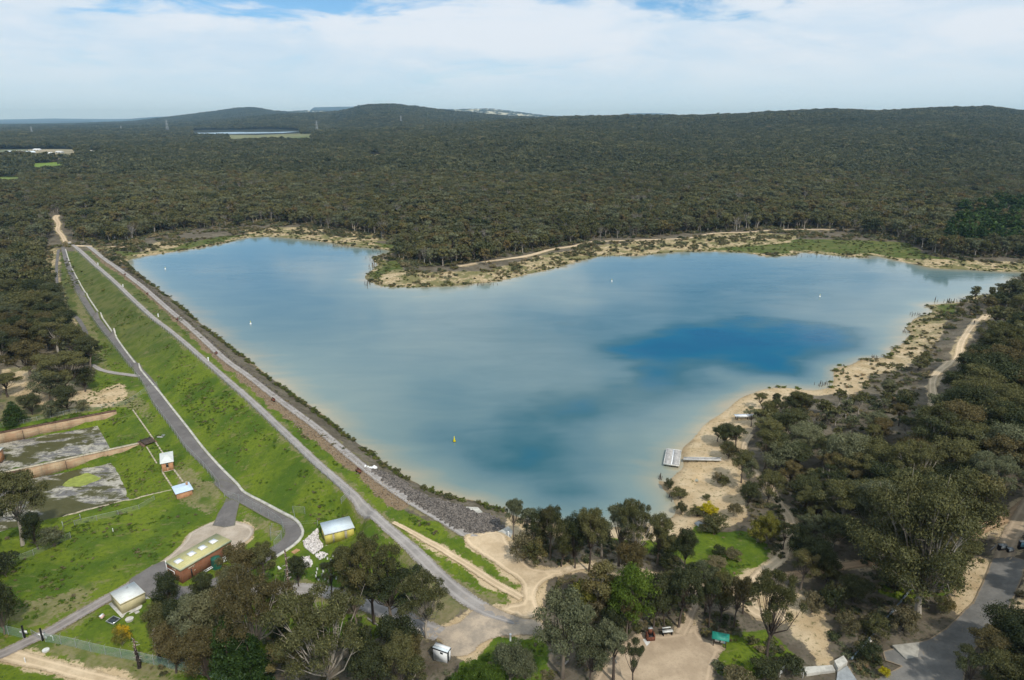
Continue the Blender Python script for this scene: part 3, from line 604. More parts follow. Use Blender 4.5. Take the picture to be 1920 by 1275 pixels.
path_m('sandy_path', [(1408,815),(1396,835),(1396,862),(1414,885),(1436,906),(1448,926),(1464,950),(1480,972),(1482,995),(1477,1022),(1465,1045),(1443,1064),(1420,1085),(1405,1110),(1408,1140),(1440,1155),(1475,1150)], [1.4, 1.6, 1.6, 1.8, 2.2, 2.4, 2.6, 2.6, 3, 3.4], M['sandtrack'], lift=.02)
path_m('picnic_path', [(1305,1090),(1304,1105),(1309,1118),(1300,1142),(1290,1165),(1276,1190)], [1.4, 1.6, 1.5, 2.2], M['pinktrack'], lift=.03)
patch('picnic_clearing', [(1196,1186),(1240,1190),(1275,1183),(1290,1168),(1305,1166),(1318,1196),(1362,1212),(1345,1236),(1336,1275),(1340,1345),(1130,1345),(1110,1275),(1140,1240),(1160,1215)], M['pinktrack'], lift=.0)
path_m('orange_track', [(1470,1080),(1500,1077),(1525,1073),(1580,1062),(1625,1056),(1683,1046),(1740,1035),(1800,1015),(1850,988),(1895,967),(1930,940),(1990,900)], [2.2, 2.2, 2.4, 2.4, 2.6, 3], M['orange'])
path_m('forest_track', [(1880,1050),(1890,1020),(1905,990),(1930,945),(1990,870)], [3.2, 3, 3.2, 4], M['pinktrack'], lift=.03)
patch('car_park', [(1860,1047),(1844,1090),(1824,1130),(1772,1180),(1740,1200),(1655,1222),(1660,1240),(1690,1250),(1640,1275),(1640,1345),(1800,1345),(1812,1240),(1850,1190),(1892,1144),(1918,1080),(1924,1052),(1898,1044)], M['road_asphalt'], smooth=0, jit=.1, lift=.03)
path_m('white_track', [(1738,790),(1745,770),(1752,752),(1748,728),(1752,706),(1775,685),(1795,672),(1800,650),(1808,632),(1822,612),(1832,600),(1850,592),(1880,590),(1915,590)], [2.6, 2.4, 2.2, 3.2, 3, 2.6, 2.6, 3, 3, 3], M['sandtrack'], lift=.02)
path_m('end_track', [(128,456),(118,444),(108,432),(110,420),(104,410),(108,404)], [4, 3.5, 3.5, 4, 5], M['sandtrack'])
path_m('end_side_track', [(140,461),(165,462),(200,463),(232,464)], [4, 4, 5, 5], M['sandtrack'])
path_m('left_track', [(110,468),(107,490),(106,515),(108,545),(114,568),(128,583),(145,597),(157,615),(163,632),(168,645)], 1.7, M['asphalt'], lift=.03)
path_m('branch_track', [(172,684),(190,694),(210,699),(240,703),(262,706)], 1.9, M['gravel'])
path_m('far_shore_track', [(860,500),(905,492),(950,486),(990,480),(1035,468),(1075,462),(1110,454),(1160,452),(1220,450),(1290,447),(1340,438),(1400,436),(1450,432),(1500,431),(1570,431),(1700,428)], 4.0, M['sandtrack'])

# pale concrete kerb of the asphalt road: real step, butt-jointed lengths as one piece
M['concrete'] = simple('pale_concrete', (.50, .48, .42), .9, .3, .8, bstr=.2)
def kerb():
    P = arc(catmull(unproj([p[0] for p in KERB], [p[1] for p in KERB], [zk(p[1]) for p in KERB]), 4), 1.6)
    t = np.gradient(P, axis=0); t /= np.linalg.norm(t, axis=1)[:, None]; nn = np.stack([-t[:, 1], t[:, 0]], -1)
    zz = Hm(P[:, 0], P[:, 1]); prof = [(-.28, -.2), (-.28, .20), (.28, .22), (.28, -.2)]
    V = np.concatenate([np.column_stack([P + nn * a, zz + b + .04]) for a, b in prof]); k = len(P); i = np.arange(k - 1)
    q = np.concatenate([np.stack([i + a * k, i + 1 + a * k, i + 1 + b * k, i + b * k], -1) for a, b in ((0, 1), (1, 2), (2, 3))])
    struct('kerb', mesh_np('kerb', V, q, M['concrete']))
kerb()
_k = unproj([p[0] for p in KERB], [p[1] for p in KERB], [zk(p[1]) for p in KERB]); foot = (seg_dist(ZG.X, ZG.Y, _k, False) < 1.0).astype(float); fs = np.zeros(ZG.X.shape); fg = fs.copy()
for poly, mn in FOOT:
    k = inside(ZG.X, ZG.Y, poly); foot = np.maximum(foot, k)
    if 'sandy' in mn or 'pink' in mn or 'orange' in mn or 'tan' in mn or 'pale' in mn: fs = np.maximum(fs, k)
    elif 'gravel' in mn or 'service' in mn: fg = np.maximum(fg, k)
foot = np.clip(blur(foot, 3) * 2.2, 0, 1); z_sand = np.maximum(z_sand, np.clip(blur(fs, 2) * 1.25, 0, 1)); z_dry = np.maximum(z_dry, np.clip(blur(fg, 2) * 1.3, 0, 1))
terrain()

# ------------------------------------------------------------------ things, labels
def thing(name, label, cat, loc=(0, 0, 0), rot=0, group=None):
    o = bpy.data.objects.new(name, None); COL.objects.link(o); o.location = loc; o.rotation_euler = (0, 0, rot)
    o.empty_display_size = .5; o['label'] = label; o['category'] = cat
    if group: o['group'] = group
    return o
def tag(o, label, cat, group=None):
    o['label'] = label; o['category'] = cat
    if group: o['group'] = group
    return o

# ------------------------------------------------------------------ foliage and bark
def m_leaf(name, a, b, c=None, trans=.22):
    m, n = new_mat(name)
    oi = n('ShaderNodeObjectInfo').outputs['Random']; ri = n('ShaderNodeNewGeometry').outputs['Random Per Island']
    p = n('ShaderNodeTexCoord').outputs['Object']
    blot = n.noise(n('ShaderNodeVectorMath', {0: p, 1: n('ShaderNodeCombineXYZ', {0: n.math('MULTIPLY', oi, 57.0)}).outputs[0]}, operation='ADD').outputs[0], .45, 3, .6)
    f = n.math('ADD', n.math('MULTIPLY', oi, .45), n.math('ADD', n.math('MULTIPLY', ri, .35), n.math('MULTIPLY', n.math('SUBTRACT', blot, .5), 1.0)))
    col = n.mix(n.ramp(f, .1, .75), a, b)
    st = n.noise(n('ShaderNodeObjectInfo').outputs['Location'], .0045, 4, .6); st2 = n.noise(n('ShaderNodeObjectInfo').outputs['Location'], .021, 3, .6)
    col = n.mix(n.math('MULTIPLY', n.ramp(st, .60, .40), .45), col, tuple(x * k_ for x, k_ in zip(a, (.62, .72, .85)))); col = n.mix(n.math('MULTIPLY', n.ramp(st2, .52, .68), .4), col, tuple(min(1, x * 1.3) for x in b))  # broad darker stands: cloud-shadow bands painted into the leaf colour
    if c: col = n.mix(n.math('MULTIPLY', n.ramp(blot, .58, .72), .85), col, c)
    col = n.mix(n.math('MULTIPLY', n.ramp(ri, .80, 1.0), .35), col, tuple(min(1, x * 2.0) for x in b))
    d = n('ShaderNodeBsdfDiffuse', {'Color': col}).outputs[0]; t = n('ShaderNodeBsdfTranslucent', {'Color': col}).outputs[0]
    g = n('ShaderNodeBsdfGlossy', {'Color': (.5, .55, .6), 'Roughness': .45}).outputs[0]
    s = n('ShaderNodeMixShader', {0: trans, 1: d, 2: t}).outputs[0]
    out(n, n('ShaderNodeMixShader', {0: .012, 1: s, 2: g}).outputs[0]); return m
LM = {'olive': m_leaf('olive_leaves', (0.084, 0.084, 0.030), (0.160, 0.151, 0.058), (0.165, 0.130, 0.049)),
      'grey': m_leaf('grey_green_leaves', (0.102, 0.110, 0.054), (0.184, 0.187, 0.099), (0.152, 0.142, 0.067)),
      'dark': m_leaf('dark_green_leaves', (0.043, 0.053, 0.021), (0.089, 0.094, 0.039), (0.084, 0.072, 0.031)),
      'brown': m_leaf('bronze_leaves', (0.099, 0.082, 0.032), (0.165, 0.130, 0.054), (0.163, 0.110, 0.043)),
      'bright': m_leaf('bright_green_leaves', (.070, .115, .016), (.135, .190, .028), (.16, .20, .03), .3),
      'pine': m_leaf('pine_needles', (.020, .042, .010), (.048, .078, .018), None, .12),
      'wattle': m_leaf('wattle_leaves', (0.108, 0.120, 0.029), (0.229, 0.204, 0.038), (0.635, 0.408, 0.013)),
      'yellow': m_leaf('yellow_blossom', (0.400, 0.320, 0.010), (0.620, 0.520, 0.020), (0.120, 0.150, 0.020)),
      'scrub': m_leaf('scrub_leaves', (0.133, 0.114, 0.054), (0.235, 0.192, 0.101), (0.254, 0.168, 0.090)),
      'reed': m_leaf('reed_leaves', (.085, .110, .022), (.17, .18, .045), (.24, .20, .07)),
      'tuft': m_leaf('tuft_leaves', (.052, .100, .010), (.115, .160, .018), (.15, .16, .04)),
      'farshade': m_leaf('distant_shaded_leaves', (0.065, 0.071, 0.032), (0.12, 0.121, 0.058), (0.113, 0.094, 0.047)),  # forest leaf colour darkened to stand in for shade within far canopy
      'far': m_leaf('forest_leaves', (0.086, 0.089, 0.038), (0.160, 0.151, 0.069), (0.150, 0.118, 0.056))}
HUE = {'olive': 'olive', 'grey': 'grey-green', 'dark': 'dark green', 'brown': 'bronze-tinged', 'bright': 'bright green', 'pine': 'deep green', 'wattle': 'yellow-flecked', 'scrub': 'dull brown-green', 'yellow': 'yellow'}
def m_bark(name, a, b):
    m, n = new_mat(name); p = n('ShaderNodeTexCoord').outputs['Object']
    f = n.noise(n('ShaderNodeMapping', {'Vector': p, 'Scale': (2, 2, .5)}).outputs[0], 2.0, 5, .65)
    c = n.mix(n.ramp(f, .38, .62), a, b); out(n, pbsdf(n, c, .85)); return m
BK = {'pale': m_bark('pale_gum_bark', (.40, .36, .30), (.20, .165, .125)), 'dark': m_bark('dark_bark', (.060, .046, .036), (.12, .095, .075)),
      'mid': m_bark('brown_bark', (.20, .165, .125), (.09, .07, .055)), 'dead': m_bark('dead_wood', (.36, .33, .29), (.20, .18, .155))}

def tube_np(P, Rd, k=5):
    """vertices and quads of a tapered tube"""
    P = np.asarray(P, float); n_ = len(P); t = np.gradient(P, axis=0); t /= np.linalg.norm(t, axis=1)[:, None] + 1e-9
    ref = np.where(np.abs(t[:, 2:3]) > .9, np.array([[1., 0, 0]]), np.array([[0, 0, 1.]]))
    a = np.cross(t, ref); a /= np.linalg.norm(a, axis=1)[:, None] + 1e-9; b = np.cross(t, a)
    th = np.arange(k) * 2 * math.pi / k
    V = (P[:, None] + (a[:, None] * np.cos(th)[None, :, None] + b[:, None] * np.sin(th)[None, :, None]) * np.asarray(Rd)[:, None, None]).reshape(-1, 3)
    i = np.arange(n_ - 1)[:, None] * k; j = np.arange(k)[None]; j2 = (j + 1) % k
    q = np.stack([i + j, i + j2, i + k + j2, i + k + j], -1).reshape(-1, 4)
    return V, q
def join_np(parts):
    Vs, Qs, o = [], [], 0
    for V, q in parts: Vs.append(V); Qs.append(q + o); o += len(V)
    return np.vstack(Vs), np.vstack(Qs)
def leaves_np(rng, centres, radii, n_leaf, size, squash=.75, lower=.35, hang=.35, wide=.5):
    """leaf sprays over the shells of many clumps"""
    w = radii ** 2; idx = rng.choice(len(centres), n_leaf, p=w / w.sum())
    d = rng.normal(size=(n_leaf, 3)); d /= np.linalg.norm(d, axis=1)[:, None]
    fl = (d[:, 2] < 0) & (rng.random(n_leaf) > lower); d[fl, 2] *= -1
    rr = radii[idx] * (1 - .45 * rng.random(n_leaf) ** 2) * (1 + .18 * rng.normal(size=n_leaf))
    c = centres[idx] + d * rr[:, None] * np.array([1, 1, squash])
    nrm = d + rng.normal(size=(n_leaf, 3)) * .55; nrm /= np.linalg.norm(nrm, axis=1)[:, None]
    up = rng.normal(size=(n_leaf, 3)) * .6 + np.array([0, 0, -hang]); a = np.cross(nrm, up); a /= np.linalg.norm(a, axis=1)[:, None] + 1e-9; b = np.cross(nrm, a)
    s = size * (.6 + .8 * rng.random(n_leaf)); a = a * (s * wide)[:, None]; b = b * s[:, None]
    k = .35 + .3 * rng.random((n_leaf, 1))
    V = np.stack([c - b, c + a * (1 - k) - b * .1, c + b, c - a * (1 + k) * .9 + b * .15], 1).reshape(-1, 3)
    return V, np.arange(n_leaf * 4).reshape(-1, 4)

def tree_np(kind, seed, n_leaf, leaf):
    """unit tree: height 1; returns (trunk V,Q), (crown V,Q). crown half-width about .38 unless slim"""
    rng = np.random.default_rng(seed); wood = []
    lean = rng.normal(size=2) * .04
    if kind == 'pine':
        wood.append(tube_np([(0, 0, 0), (lean[0] * .5, lean[1] * .5, .5), (lean[0], lean[1], .96)], [.022, .014, .003], 6))
        cs, rs = [], []
        for t in np.linspace(.16, .97, 17):
            for k in range(5 if t < .8 else 3):
                th = rng.random() * 6.28; r = .30 * (1 - t) ** .75 + .03; cs.append((math.cos(th) * r * .75, math.sin(th) * r * .75, t - .03)); rs.append(.05 + r * .24)
        C_, Rr = np.array(cs), np.array(rs); V, q = leaves_np(rng, C_, Rr, n_leaf, leaf, .6, .3, .1)
        return join_np(wood), (V, q)
    if kind == 'dead':
        P = [(0, 0, 0), (.02, .01, .35), (-.01, .02, .7), (.01, .0, 1)]; wood.append(tube_np(P, [.024, .019, .012, .003], 6))
        for k in range(16):
            t = rng.uniform(.25, .95); th = rng.random() * 6.28; L = rng.uniform(.05, .16); x = math.cos(th) * L; y = math.sin(th) * L
            wood.append(tube_np([(0, 0, t), (x * .5, y * .5, t + L * .25), (x, y, t + L * .7)], [.008, .005, .002], 4))
        return join_np(wood), None
    slim = kind in ('slim',); shrub = kind in ('shrub', 'wattle')
    if kind == 'gum': fork, cb, cw, K, rc = .42, .42, .36, 24, .092
    elif kind == 'giant': fork, cb, cw, K, rc = .24, .22, .42, 80, .092
    elif kind == 'wide': fork, cb, cw, K, rc = .32, .42, .50, 38, .080
    elif kind == 'open': fork, cb, cw, K, rc = .38, .50, .36, 17, .085
    elif kind == 'box': fork, cb, cw, K, rc = .22, .24, .38, 30, .125
    elif kind == 'slim': fork, cb, cw, K, rc = .45, .38, .22, 16, .085
    elif kind == 'bushy': fork, cb, cw, K, rc = .18, .20, .44, 34, .14
    else: fork, cb, cw, K, rc = .08, .10, .55, 20, .19
    fp = np.array([lean[0], lean[1], fork])
    tr = .022 if not shrub else .02
    nst = 2 if (kind in ('wide', 'open') or shrub) and rng.random() < .7 else 1
    cs = []
    gold = rng.random() * 6.28
    for k in range(K):
        th = gold + k * 2.39996; ft = (k + .5) / K
        zz = cb + rc + (1 - cb - 2.0 * rc) * (rng.random() ** (.60 if kind in ('gum', 'wide', 'open') else .85))
        prof = math.sin(math.pi * min(1, max(0.05, (zz - cb) / (1 - cb))) ** .75) ** .6
        r = cw * prof * math.sqrt(ft) * rng.uniform(.75, 1.1)
        cs.append((fp[0] + math.cos(th) * r, fp[1] + math.sin(th) * r, zz))
    cs = np.array(cs); cs[:, :2] += (rng.normal(size=2) * .03)
    rs = rc * rng.uniform(.65, 1.25, K)
    base = [(0, 0, -.03), (fp[0] * .3 + rng.normal() * .012, fp[1] * .3 + rng.normal() * .012, fork * .5), tuple(fp)]
    wood.append(tube_np(base, [tr * 1.35, tr, tr * .8], 7))
    for k in range(K):      # limbs reach every clump
        c = cs[k]; mid = fp * .5 + c * .5 + np.array([0, 0, -.06 + rng.normal() * .02]) * (1 if kind != 'slim' else .3) + rng.normal(size=3) * .015
        st = fp * (.9 + .1 * rng.random()) if k % 3 else fp * rng.uniform(.7, 1)
        wood.append(tube_np([st, mid, c + np.array([0, 0, rs[k] * .3])], [tr * .45, tr * .28, .002], 4))
        for j in range(2):
            e = c + rng.normal(size=3) * rs[k] * .7; wood.append(tube_np([mid * .4 + c * .6, e], [tr * .15, .0012], 3))
    V, q = leaves_np(rng, cs, rs, n_leaf, leaf, .8, .35, .4)
    return join_np(wood), (V, q)

# near prototypes: (kind, leaf count, leaf size relative to height)
KINDS = {'giant': (1, 52000, .0088), 'gum': (4, 12000, .0130), 'wide': (4, 19000, .0100), 'open': (4, 6500, .0130), 'box': (4, 12500, .0150), 'slim': (3, 5500, .0145), 'bushy': (3, 12000, .0170), 'shrub': (3, 3400, .036), 'pine': (2, 8000, .017), 'dead': (2, 0, 0)}
NEAR = {}
for kk, (cnt, nl, ls) in KINDS.items():
    for s_ in range(cnt):
        tw, cr = tree_np(kk, 100 + s_ * 7 + len(kk), nl, ls)
        tm = mesh_np('trunk', tw[0], tw[1], BK['mid'], True); cm = mesh_np('crown', cr[0], cr[1], LM['olive']) if cr else None
        NEAR.setdefault(kk, []).append((tm, cm))
WN = {'giant': .46, 'gum': .36, 'wide': .52, 'open': .36, 'box': .42, 'slim': .24, 'bushy': .48, 'shrub': .62, 'pine': .30, 'dead': .15}
FORM = {'giant': 'giant gum tree', 'gum': 'gum tree', 'wide': 'spreading gum tree', 'open': 'thin-crowned gum tree', 'box': 'round-crowned tree', 'slim': 'slender gum tree', 'bushy': 'bushy low-branched tree', 'shrub': 'shrub', 'pine': 'pine tree', 'dead': 'bare dead tree'}
NAMEK = {'giant': 'gum_tree', 'gum': 'gum_tree', 'wide': 'gum_tree', 'open': 'gum_tree', 'box': 'box_tree', 'slim': 'gum_tree', 'bushy': 'bushy_tree', 'shrub': 'shrub', 'pine': 'pine_tree', 'dead': 'dead_tree'}
rt = random.Random(5)
PLANTED = []
def plant(x, y, h, kind, hue='olive', bark=None, half=None, where='', label=None, group=None, rot=None, z=None):
    z = H1(x, y) if z is None else z
    var = rt.choice(NEAR[kind]); rot = rt.random() * 6.28 if rot is None else rot
    lab = label or f"{HUE.get(hue, '')} {FORM[kind]} {where}".strip()
    cat = 'shrub' if kind == 'shrub' else 'tree'
    root = thing(NAMEK[kind], lab, cat, (x, y, z - .1), rot, group)
    sxy = h if half is None else half / WN[kind]
    sxy = min(max(sxy, h * .55), h * 1.9)
    bark = bark or ('dead' if kind == 'dead' else rt.choice(['pale', 'mid', 'mid', 'dark']))
    for nm, me, mt in (('trunk', var[0], BK[bark]), ('crown', var[1], LM.get(hue, LM['olive']))):
        if me is None: continue
        o = bpy.data.objects.new(nm, me); COL.objects.link(o); o.parent = root; o.scale = (sxy, sxy, h)
        o.material_slots[0].link = 'OBJECT'; o.material_slots[0].material = mt
    PLANTED.append((x, y, (half or WN[kind] * h), root)); return root
def plant_px(bx, by, ty, wpx, kind, hue='olive', bark=None, where='', **kw):
    """stand a tree on the ground seen at (bx, by) whose top shows at row ty and whose crown is wpx wide"""
    p = pix1(bx, by); f = proj(p)[2]
    lo, hi = .3, 40.0
    for _ in range(24):
        m = (lo + hi) / 2; v = proj(np.array([p[0], p[1], p[2] + m]))[1]
        if v > ty: lo = m
        else: hi = m
    return plant(p[0], p[1], lo, kind, hue, bark, wpx / 2 / F * f, where, **kw)

T = [ # base x, base y, top y, crown width, kind, hue, bark, where
 (42,1022,886,100,'gum','olive','pale','standing alone left of the concrete basins'),
 (72,1030,958,42,'box','dark','dark','just right of the lone gum by the lower basin'),
 (103,1026,984,46,'shrub','grey',None,'beside the leaning rail frame on the lawn'),
 (12,1080,1035,50,'shrub','dark',None,'at the left edge of the lawn'), (8,1190,1085,60,'bushy','dark',None,'at the left edge below the lawn'),
 (326,1158,1074,56,'box','dark','dark','hiding the near corner of the long brick building'),
 (388,1150,1074,50,'box','dark','dark','in front of the ladder on the brick building'),
 (452,1130,1026,74,'gum','brown','mid','over the far end of the brick building'),
 (492,1112,1022,60,'gum','olive','mid','between the brick building and the asphalt bend'),
 (446,1165,1062,70,'box','grey','dark','behind the tall white-trunked gum'),
 (345,1205,1118,80,'bushy','dark','dark','right of the cream shed'),
 (300,1215,1135,60,'box','olive','dark','close to the lower corner of the cream shed'),
 (385,1230,1110,96,'box','grey','mid','inside the dense clump right of the cream shed'),
 (330,1262,1168,80,'bushy','brown','dark','behind the security fence, lowest of the clump'),
 (395,1285,1180,84,'box','brown','dark','at the lower frame edge left of the pines'),
 (440,1300,1150,84,'pine','pine','dark','left one of the two dark pines at the lower edge'),
 (476,1300,1178,80,'pine','pine','dark','right one of the two dark pines at the lower edge'),
 (488,1268,1058,160,'wide','brown','pale',''),
 (528,1205,1150,40,'shrub','dark',None,'under the pale snag'),
 (620,1300,1100,215,'wide','olive','pale',''),
 (560,1290,1200,110,'gum','olive','pale','with crossing white stems at the lower edge'),
 (668,1178,1076,90,'wide','olive','mid','between the big open gum and the umbrella-crowned one'),
 (702,1168,1000,118,'wide','olive','dark',''),
 (735,1168,1062,140,'wide','dark','mid',''),
 (800,1196,1080,116,'wide','olive','pale','overhanging the sandy turning area'),
 (662,1120,1024,70,'gum','olive','dark','right of the yellow shed'),
 (622,1118,1052,46,'open','dark','dark','in front of the yellow shed'),
 (560,1100,1040,44,'box','dark','dark','beside the white stone pile'),
 (745,1245,1150,90,'bushy','dark','dark','left of the white kiosk'), (770,1262,1190,50,'gum','brown','mid','closest to the white kiosk'),
 (755,1300,1195,80,'box','olive','mid','below the white kiosk at the frame edge'), (700,1300,1200,90,'bushy','dark','dark','at the lower edge between two large gums'),
 (775,1306,1228,50,'slim','olive','pale','with thin pale stems below the kiosk'), (670,1230,1165,60,'shrub','dark',None,'under the large open gum'),
 (896,1295,1236,56,'bushy','bright','mid','right below the white kiosk'), (920,1310,1246,60,'bushy','bright','mid','at the lower edge, left of the grey-green bush'),
 (955,1285,1205,80,'bushy','grey','mid','at the lower edge beyond the bright green one'), (985,1280,1215,50,'bushy','grey','mid','with the rounded top right of the bright green one'),
 (860,1300,1262,40,'shrub','bright',None,'lowest at the frame edge under the kiosk'),
 (1055,1272,1120,120,'gum','grey','mid','with a stout forked trunk below the gravel turning area'),
 (1105,1280,1172,70,'box','grey','dark','left of the picnic clearing'), (1130,1250,1165,60,'slim','olive','mid','at the left rim of the picnic clearing'),
 (1150,1278,1160,56,'slim','grey','dark','on the left part of the picnic clearing'), (1185,1292,1205,46,'open','dark','dark','with a thin black stem in the picnic clearing'),
 (1112,1162,1052,66,'slim','olive','pale','with a thin pale trunk left of the bright green tree'), (1090,1155,1090,70,'shrub','wattle',None,'left of the bright green tree'),
 (1180,1182,1062,92,'bushy','bright','dark','in the island between the paths'), (1175,1195,1115,44,'gum','brown','mid','in front of the bright green tree'),
 (1150,1190,1130,60,'bushy','dark','dark','below the bright green tree'), (1225,1178,1080,70,'box','dark','dark','right of the bright green tree'),
 (1245,1175,1110,50,'open','dark','dark','behind the small white-topped table'), (1272,1176,1062,70,'gum','dark','dark','beside the pink dirt path, left side'),
 (1255,1150,1075,70,'box','olive','dark','left of the pink dirt path'), (1135,1130,1075,60,'shrub','dark',None,'between the sandy plaza and the bright tree'),
 (1284,1062,990,46,'box','dark','dark','standing on the small lawn'),
 (963,1012,936,42,'gum','grey','mid','at the left end of the shore row'), (988,1018,952,34,'slim','grey','pale','second in the shore row'),
 (1012,1040,955,50,'box','dark','dark','third in the shore row'), (1032,1048,950,50,'gum','dark','mid','fourth in the shore row'), (980,1050,1000,60,'shrub','scrub',None,'under the left end of the shore row'),
 (1003,1062,1010,50,'shrub','olive',None,'at the plaza edge under the shore row'),
 (1052,1062,975,50,'box','olive','dark','mid shore row, left of the path bend'), (1078,1066,965,54,'box','dark','dark','mid shore row, over the path bend'), (1104,1072,954,58,'gum','olive','dark','mid shore row, tallest by the path'),
 (1128,1045,968,44,'slim','grey','pale','mid shore row with a thin pale trunk'), (1160,1062,945,70,'gum','grey','mid','right part of the shore row, broad'), (1196,1070,940,84,'wide','olive','pale','right part of the shore row, largest'),
 (1232,1060,965,60,'gum','olive','mid','right end of the shore row'), (1180,1082,1010,60,'bushy','brown','dark','below the right part of the shore row'), (1250,1060,1000,50,'box','dark','dark','next to the small lawn'), (1258,1075,1040,46,'shrub','dark',None,'by the white path fragments'),
 (1330,1178,1082,50,'gum','dark','dark','right of the pink dirt path'), (1350,1165,1070,48,'box','olive','dark','behind the green-roofed board'), (1322,1150,1060,60,'open','grey','dark','over the top of the pink dirt path'),
 (1375,1178,1080,50,'open','brown','dark','right of the green-roofed board'), (1393,1150,1085,50,'gum','brown','dark','at the fork of the sandy path'), (1300,1120,1050,50,'open','dark','dark','where the paths meet'),
 (1438,1240,1072,104,'wide','olive','dark',''), (1500,1105,1035,60,'gum','olive','mid','on the orange track'),
 (1440,1020,960,42,'bushy','wattle','mid','against the sandy path'), (1418,1018,975,40,'shrub','wattle',None,'left of the yellow wattle by the path'),
 (1495,1055,985,60,'box','dark','dark','right of the sandy path'), (1530,1078,1005,70,'bushy','dark','dark','beside the orange track'), (1468,1030,975,30,'open','dark','dark','leaning over the sandy path'), (1548,1090,1040,60,'bushy','olive','dark','below the orange track'),
 (1722,1155,896,222,'giant','olive','pale',''), (1640,1030,908,110,'gum','grey','mid','behind the giant gum, left'), (1805,1020,885,120,'box','olive','mid','behind the giant gum, right'), (1575,1000,905,105,'gum','olive','pale','in the middle of the eastern wood edge'), (1860,965,852,110,'wide','grey','mid','above the fork of the orange track'), (1705,950,830,115,'wide','olive','pale','beyond the giant gum'), (1560,1150,1095,50,'shrub','dark',None,'left of the long pipe'), (1600,1130,1085,60,'bushy','olive','dark','at the upper left of the long pipe'), (1640,1190,1150,50,'shrub','olive',None,'right of the long pipe'), (1690,1185,1140,60,'shrub','scrub',None,'between the pipe and the car park'), (1590,1190,1150,44,'shrub','scrub',None,'close left of the pipe'), (1520,1150,1110,44,'shrub','scrub',None,'right of the sandy fan'), (1630,1240,1205,50,'shrub','dark',None,'beside the channel, right'), (1770,1150,1115,40,'shrub','olive',None,'right of the giant gum trunk'), (1480,1260,1225,50,'shrub','dark',None,'under the white handrails'), (1430,1285,1240,70,'shrub','dark',None,'at the lower edge below the forked gum'), (1380,1290,1255,60,'shrub','scrub',None,'at the lower edge right of the clearing'),
 (1655,1075,985,90,'bushy','dark','dark','left of the giant gum'), (1800,1085,1010,70,'gum','olive','dark','right of the giant gum'), (1680,1110,1050,60,'shrub','dark',None,'at the foot of the giant gum'),
 (1880,1215,1133,90,'bushy','dark','dark','below the asphalt road'), (1905,1265,1170,90,'box','dark','dark','at the lower right corner'), (1845,1262,1182,80,'gum','brown','dark','by the thin white post'), (1815,1300,1225,70,'open','dark','dark','at the edge of the car park'), (1880,1310,1230,90,'bushy','olive','dark','lowest at the right edge'),
 (1430,765,737,30,'open','olive','dark','on the beach beside the small jetty'), (1452,770,735,17,'slim','dark','dark','right of the small jetty'), (1408,800,765,30,'open','grey','mid','below the small jetty'), (1440,795,752,34,'box','olive','dark','in front of the small jetty'), (1466,790,755,22,'open','dark','mid','among sand right of the jetty'),
 (1358,836,796,50,'box','dark','dark','above the gangway of the big jetty'), (1378,842,798,40,'gum','dark','dark','above the gangway end, right one'), (1345,828,800,34,'open','grey','mid','above the gangway, left one'), (1365,860,828,40,'bushy','dark','dark','just above the gangway end'), (1390,905,845,44,'gum','olive','mid','at the landward end of the big jetty'), (1402,920,855,30,'slim','grey','mid','right of the gangway end'),
 (1432,882,805,56,'gum','olive','mid','right of the sandy path behind the beach'), (1465,880,850,44,'box','grey','mid','pale-topped behind the beach'), (1400,950,900,40,'bushy','dark','dark','lower rim of the beach'),(1440,945,880,50,'box','olive','dark','between beach and path'),
 (1253,918,896,20,'shrub','dark',None,'at the water edge below the big jetty'), (1275,935,914,34,'shrub','olive',None,'on the sand below the big jetty'), (1345,905,885,24,'shrub','scrub',None,'mid-beach'), (1355,912,890,22,'shrub','olive',None,'with yellowish top on the beach'), (1325,935,926,18,'shrub','olive',None,'small on the lower beach'),
 (1278,965,940,24,'shrub','dark',None,'at the tip of the water'), (1330,968,944,40,'shrub','yellow',None,'in flower above the small lawn'), (1310,968,950,36,'shrub','olive',None,'left of the flowering wattle'), (1342,995,965,50,'shrub','olive',None,'below the flowering wattle'), (1330,998,982,40,'shrub','dark',None,'beside the puddle'), (1375,970,940,30,'shrub','scrub',None,'right of the flowering wattle'),
 (1350,1045,1022,30,'shrub','dark',None,'on the small lawn, left'), (1375,1050,1030,36,'shrub','scrub',None,'reddish, on the small lawn'), (1340,1062,1046,44,'shrub','scrub',None,'brown and low at the lawn edge'),
 (228,1210,1172,36,'shrub','wattle',None,'round and yellow-green below the cream shed'), (1656,1268,1248,22,'shrub','yellow',None,'round and bright yellow beside the concrete channel'),
 (125,745,662,120,'wide','olive','dark','the largest above the basins'), (60,720,640,80,'gum','brown','mid','left of the largest tree above the basins'), (160,735,690,50,'box','dark','dark','under the largest tree above the basins'), (95,750,690,70,'box','grey','mid','lit pale green, above the basins'),
 (15,745,700,50,'gum','olive','dark','at the left edge above the basins'), (60,778,735,40,'bushy','dark','dark','behind the basin fence, left'), (130,772,722,50,'box','dark','dark','behind the basin fence, right'), (30,795,752,44,'pine','pine','dark','small and dark behind the basin fence'), (96,782,750,34,'shrub','grey',None,'behind the basin fence'), (155,770,748,26,'shrub','grey',None,'at the right end of the basin fence'),
 (1120,1170,1120,44,'shrub','scrub',None,'grey and twiggy in the island'),
]
HERO = {488: 'tall white-trunked gum with a bronze crown before the dark pines', 620: 'big gum with many bare white limbs at the lower edge', 702: 'umbrella-crowned gum right of the yellow shed with grass seen through it',
        735: 'wide dark gum between the yellow shed and the kiosk', 1438: 'black-trunked forked gum right of the green-roofed board', 1722: 'giant pale-limbed gum left of the asphalt road, largest tree in view'}
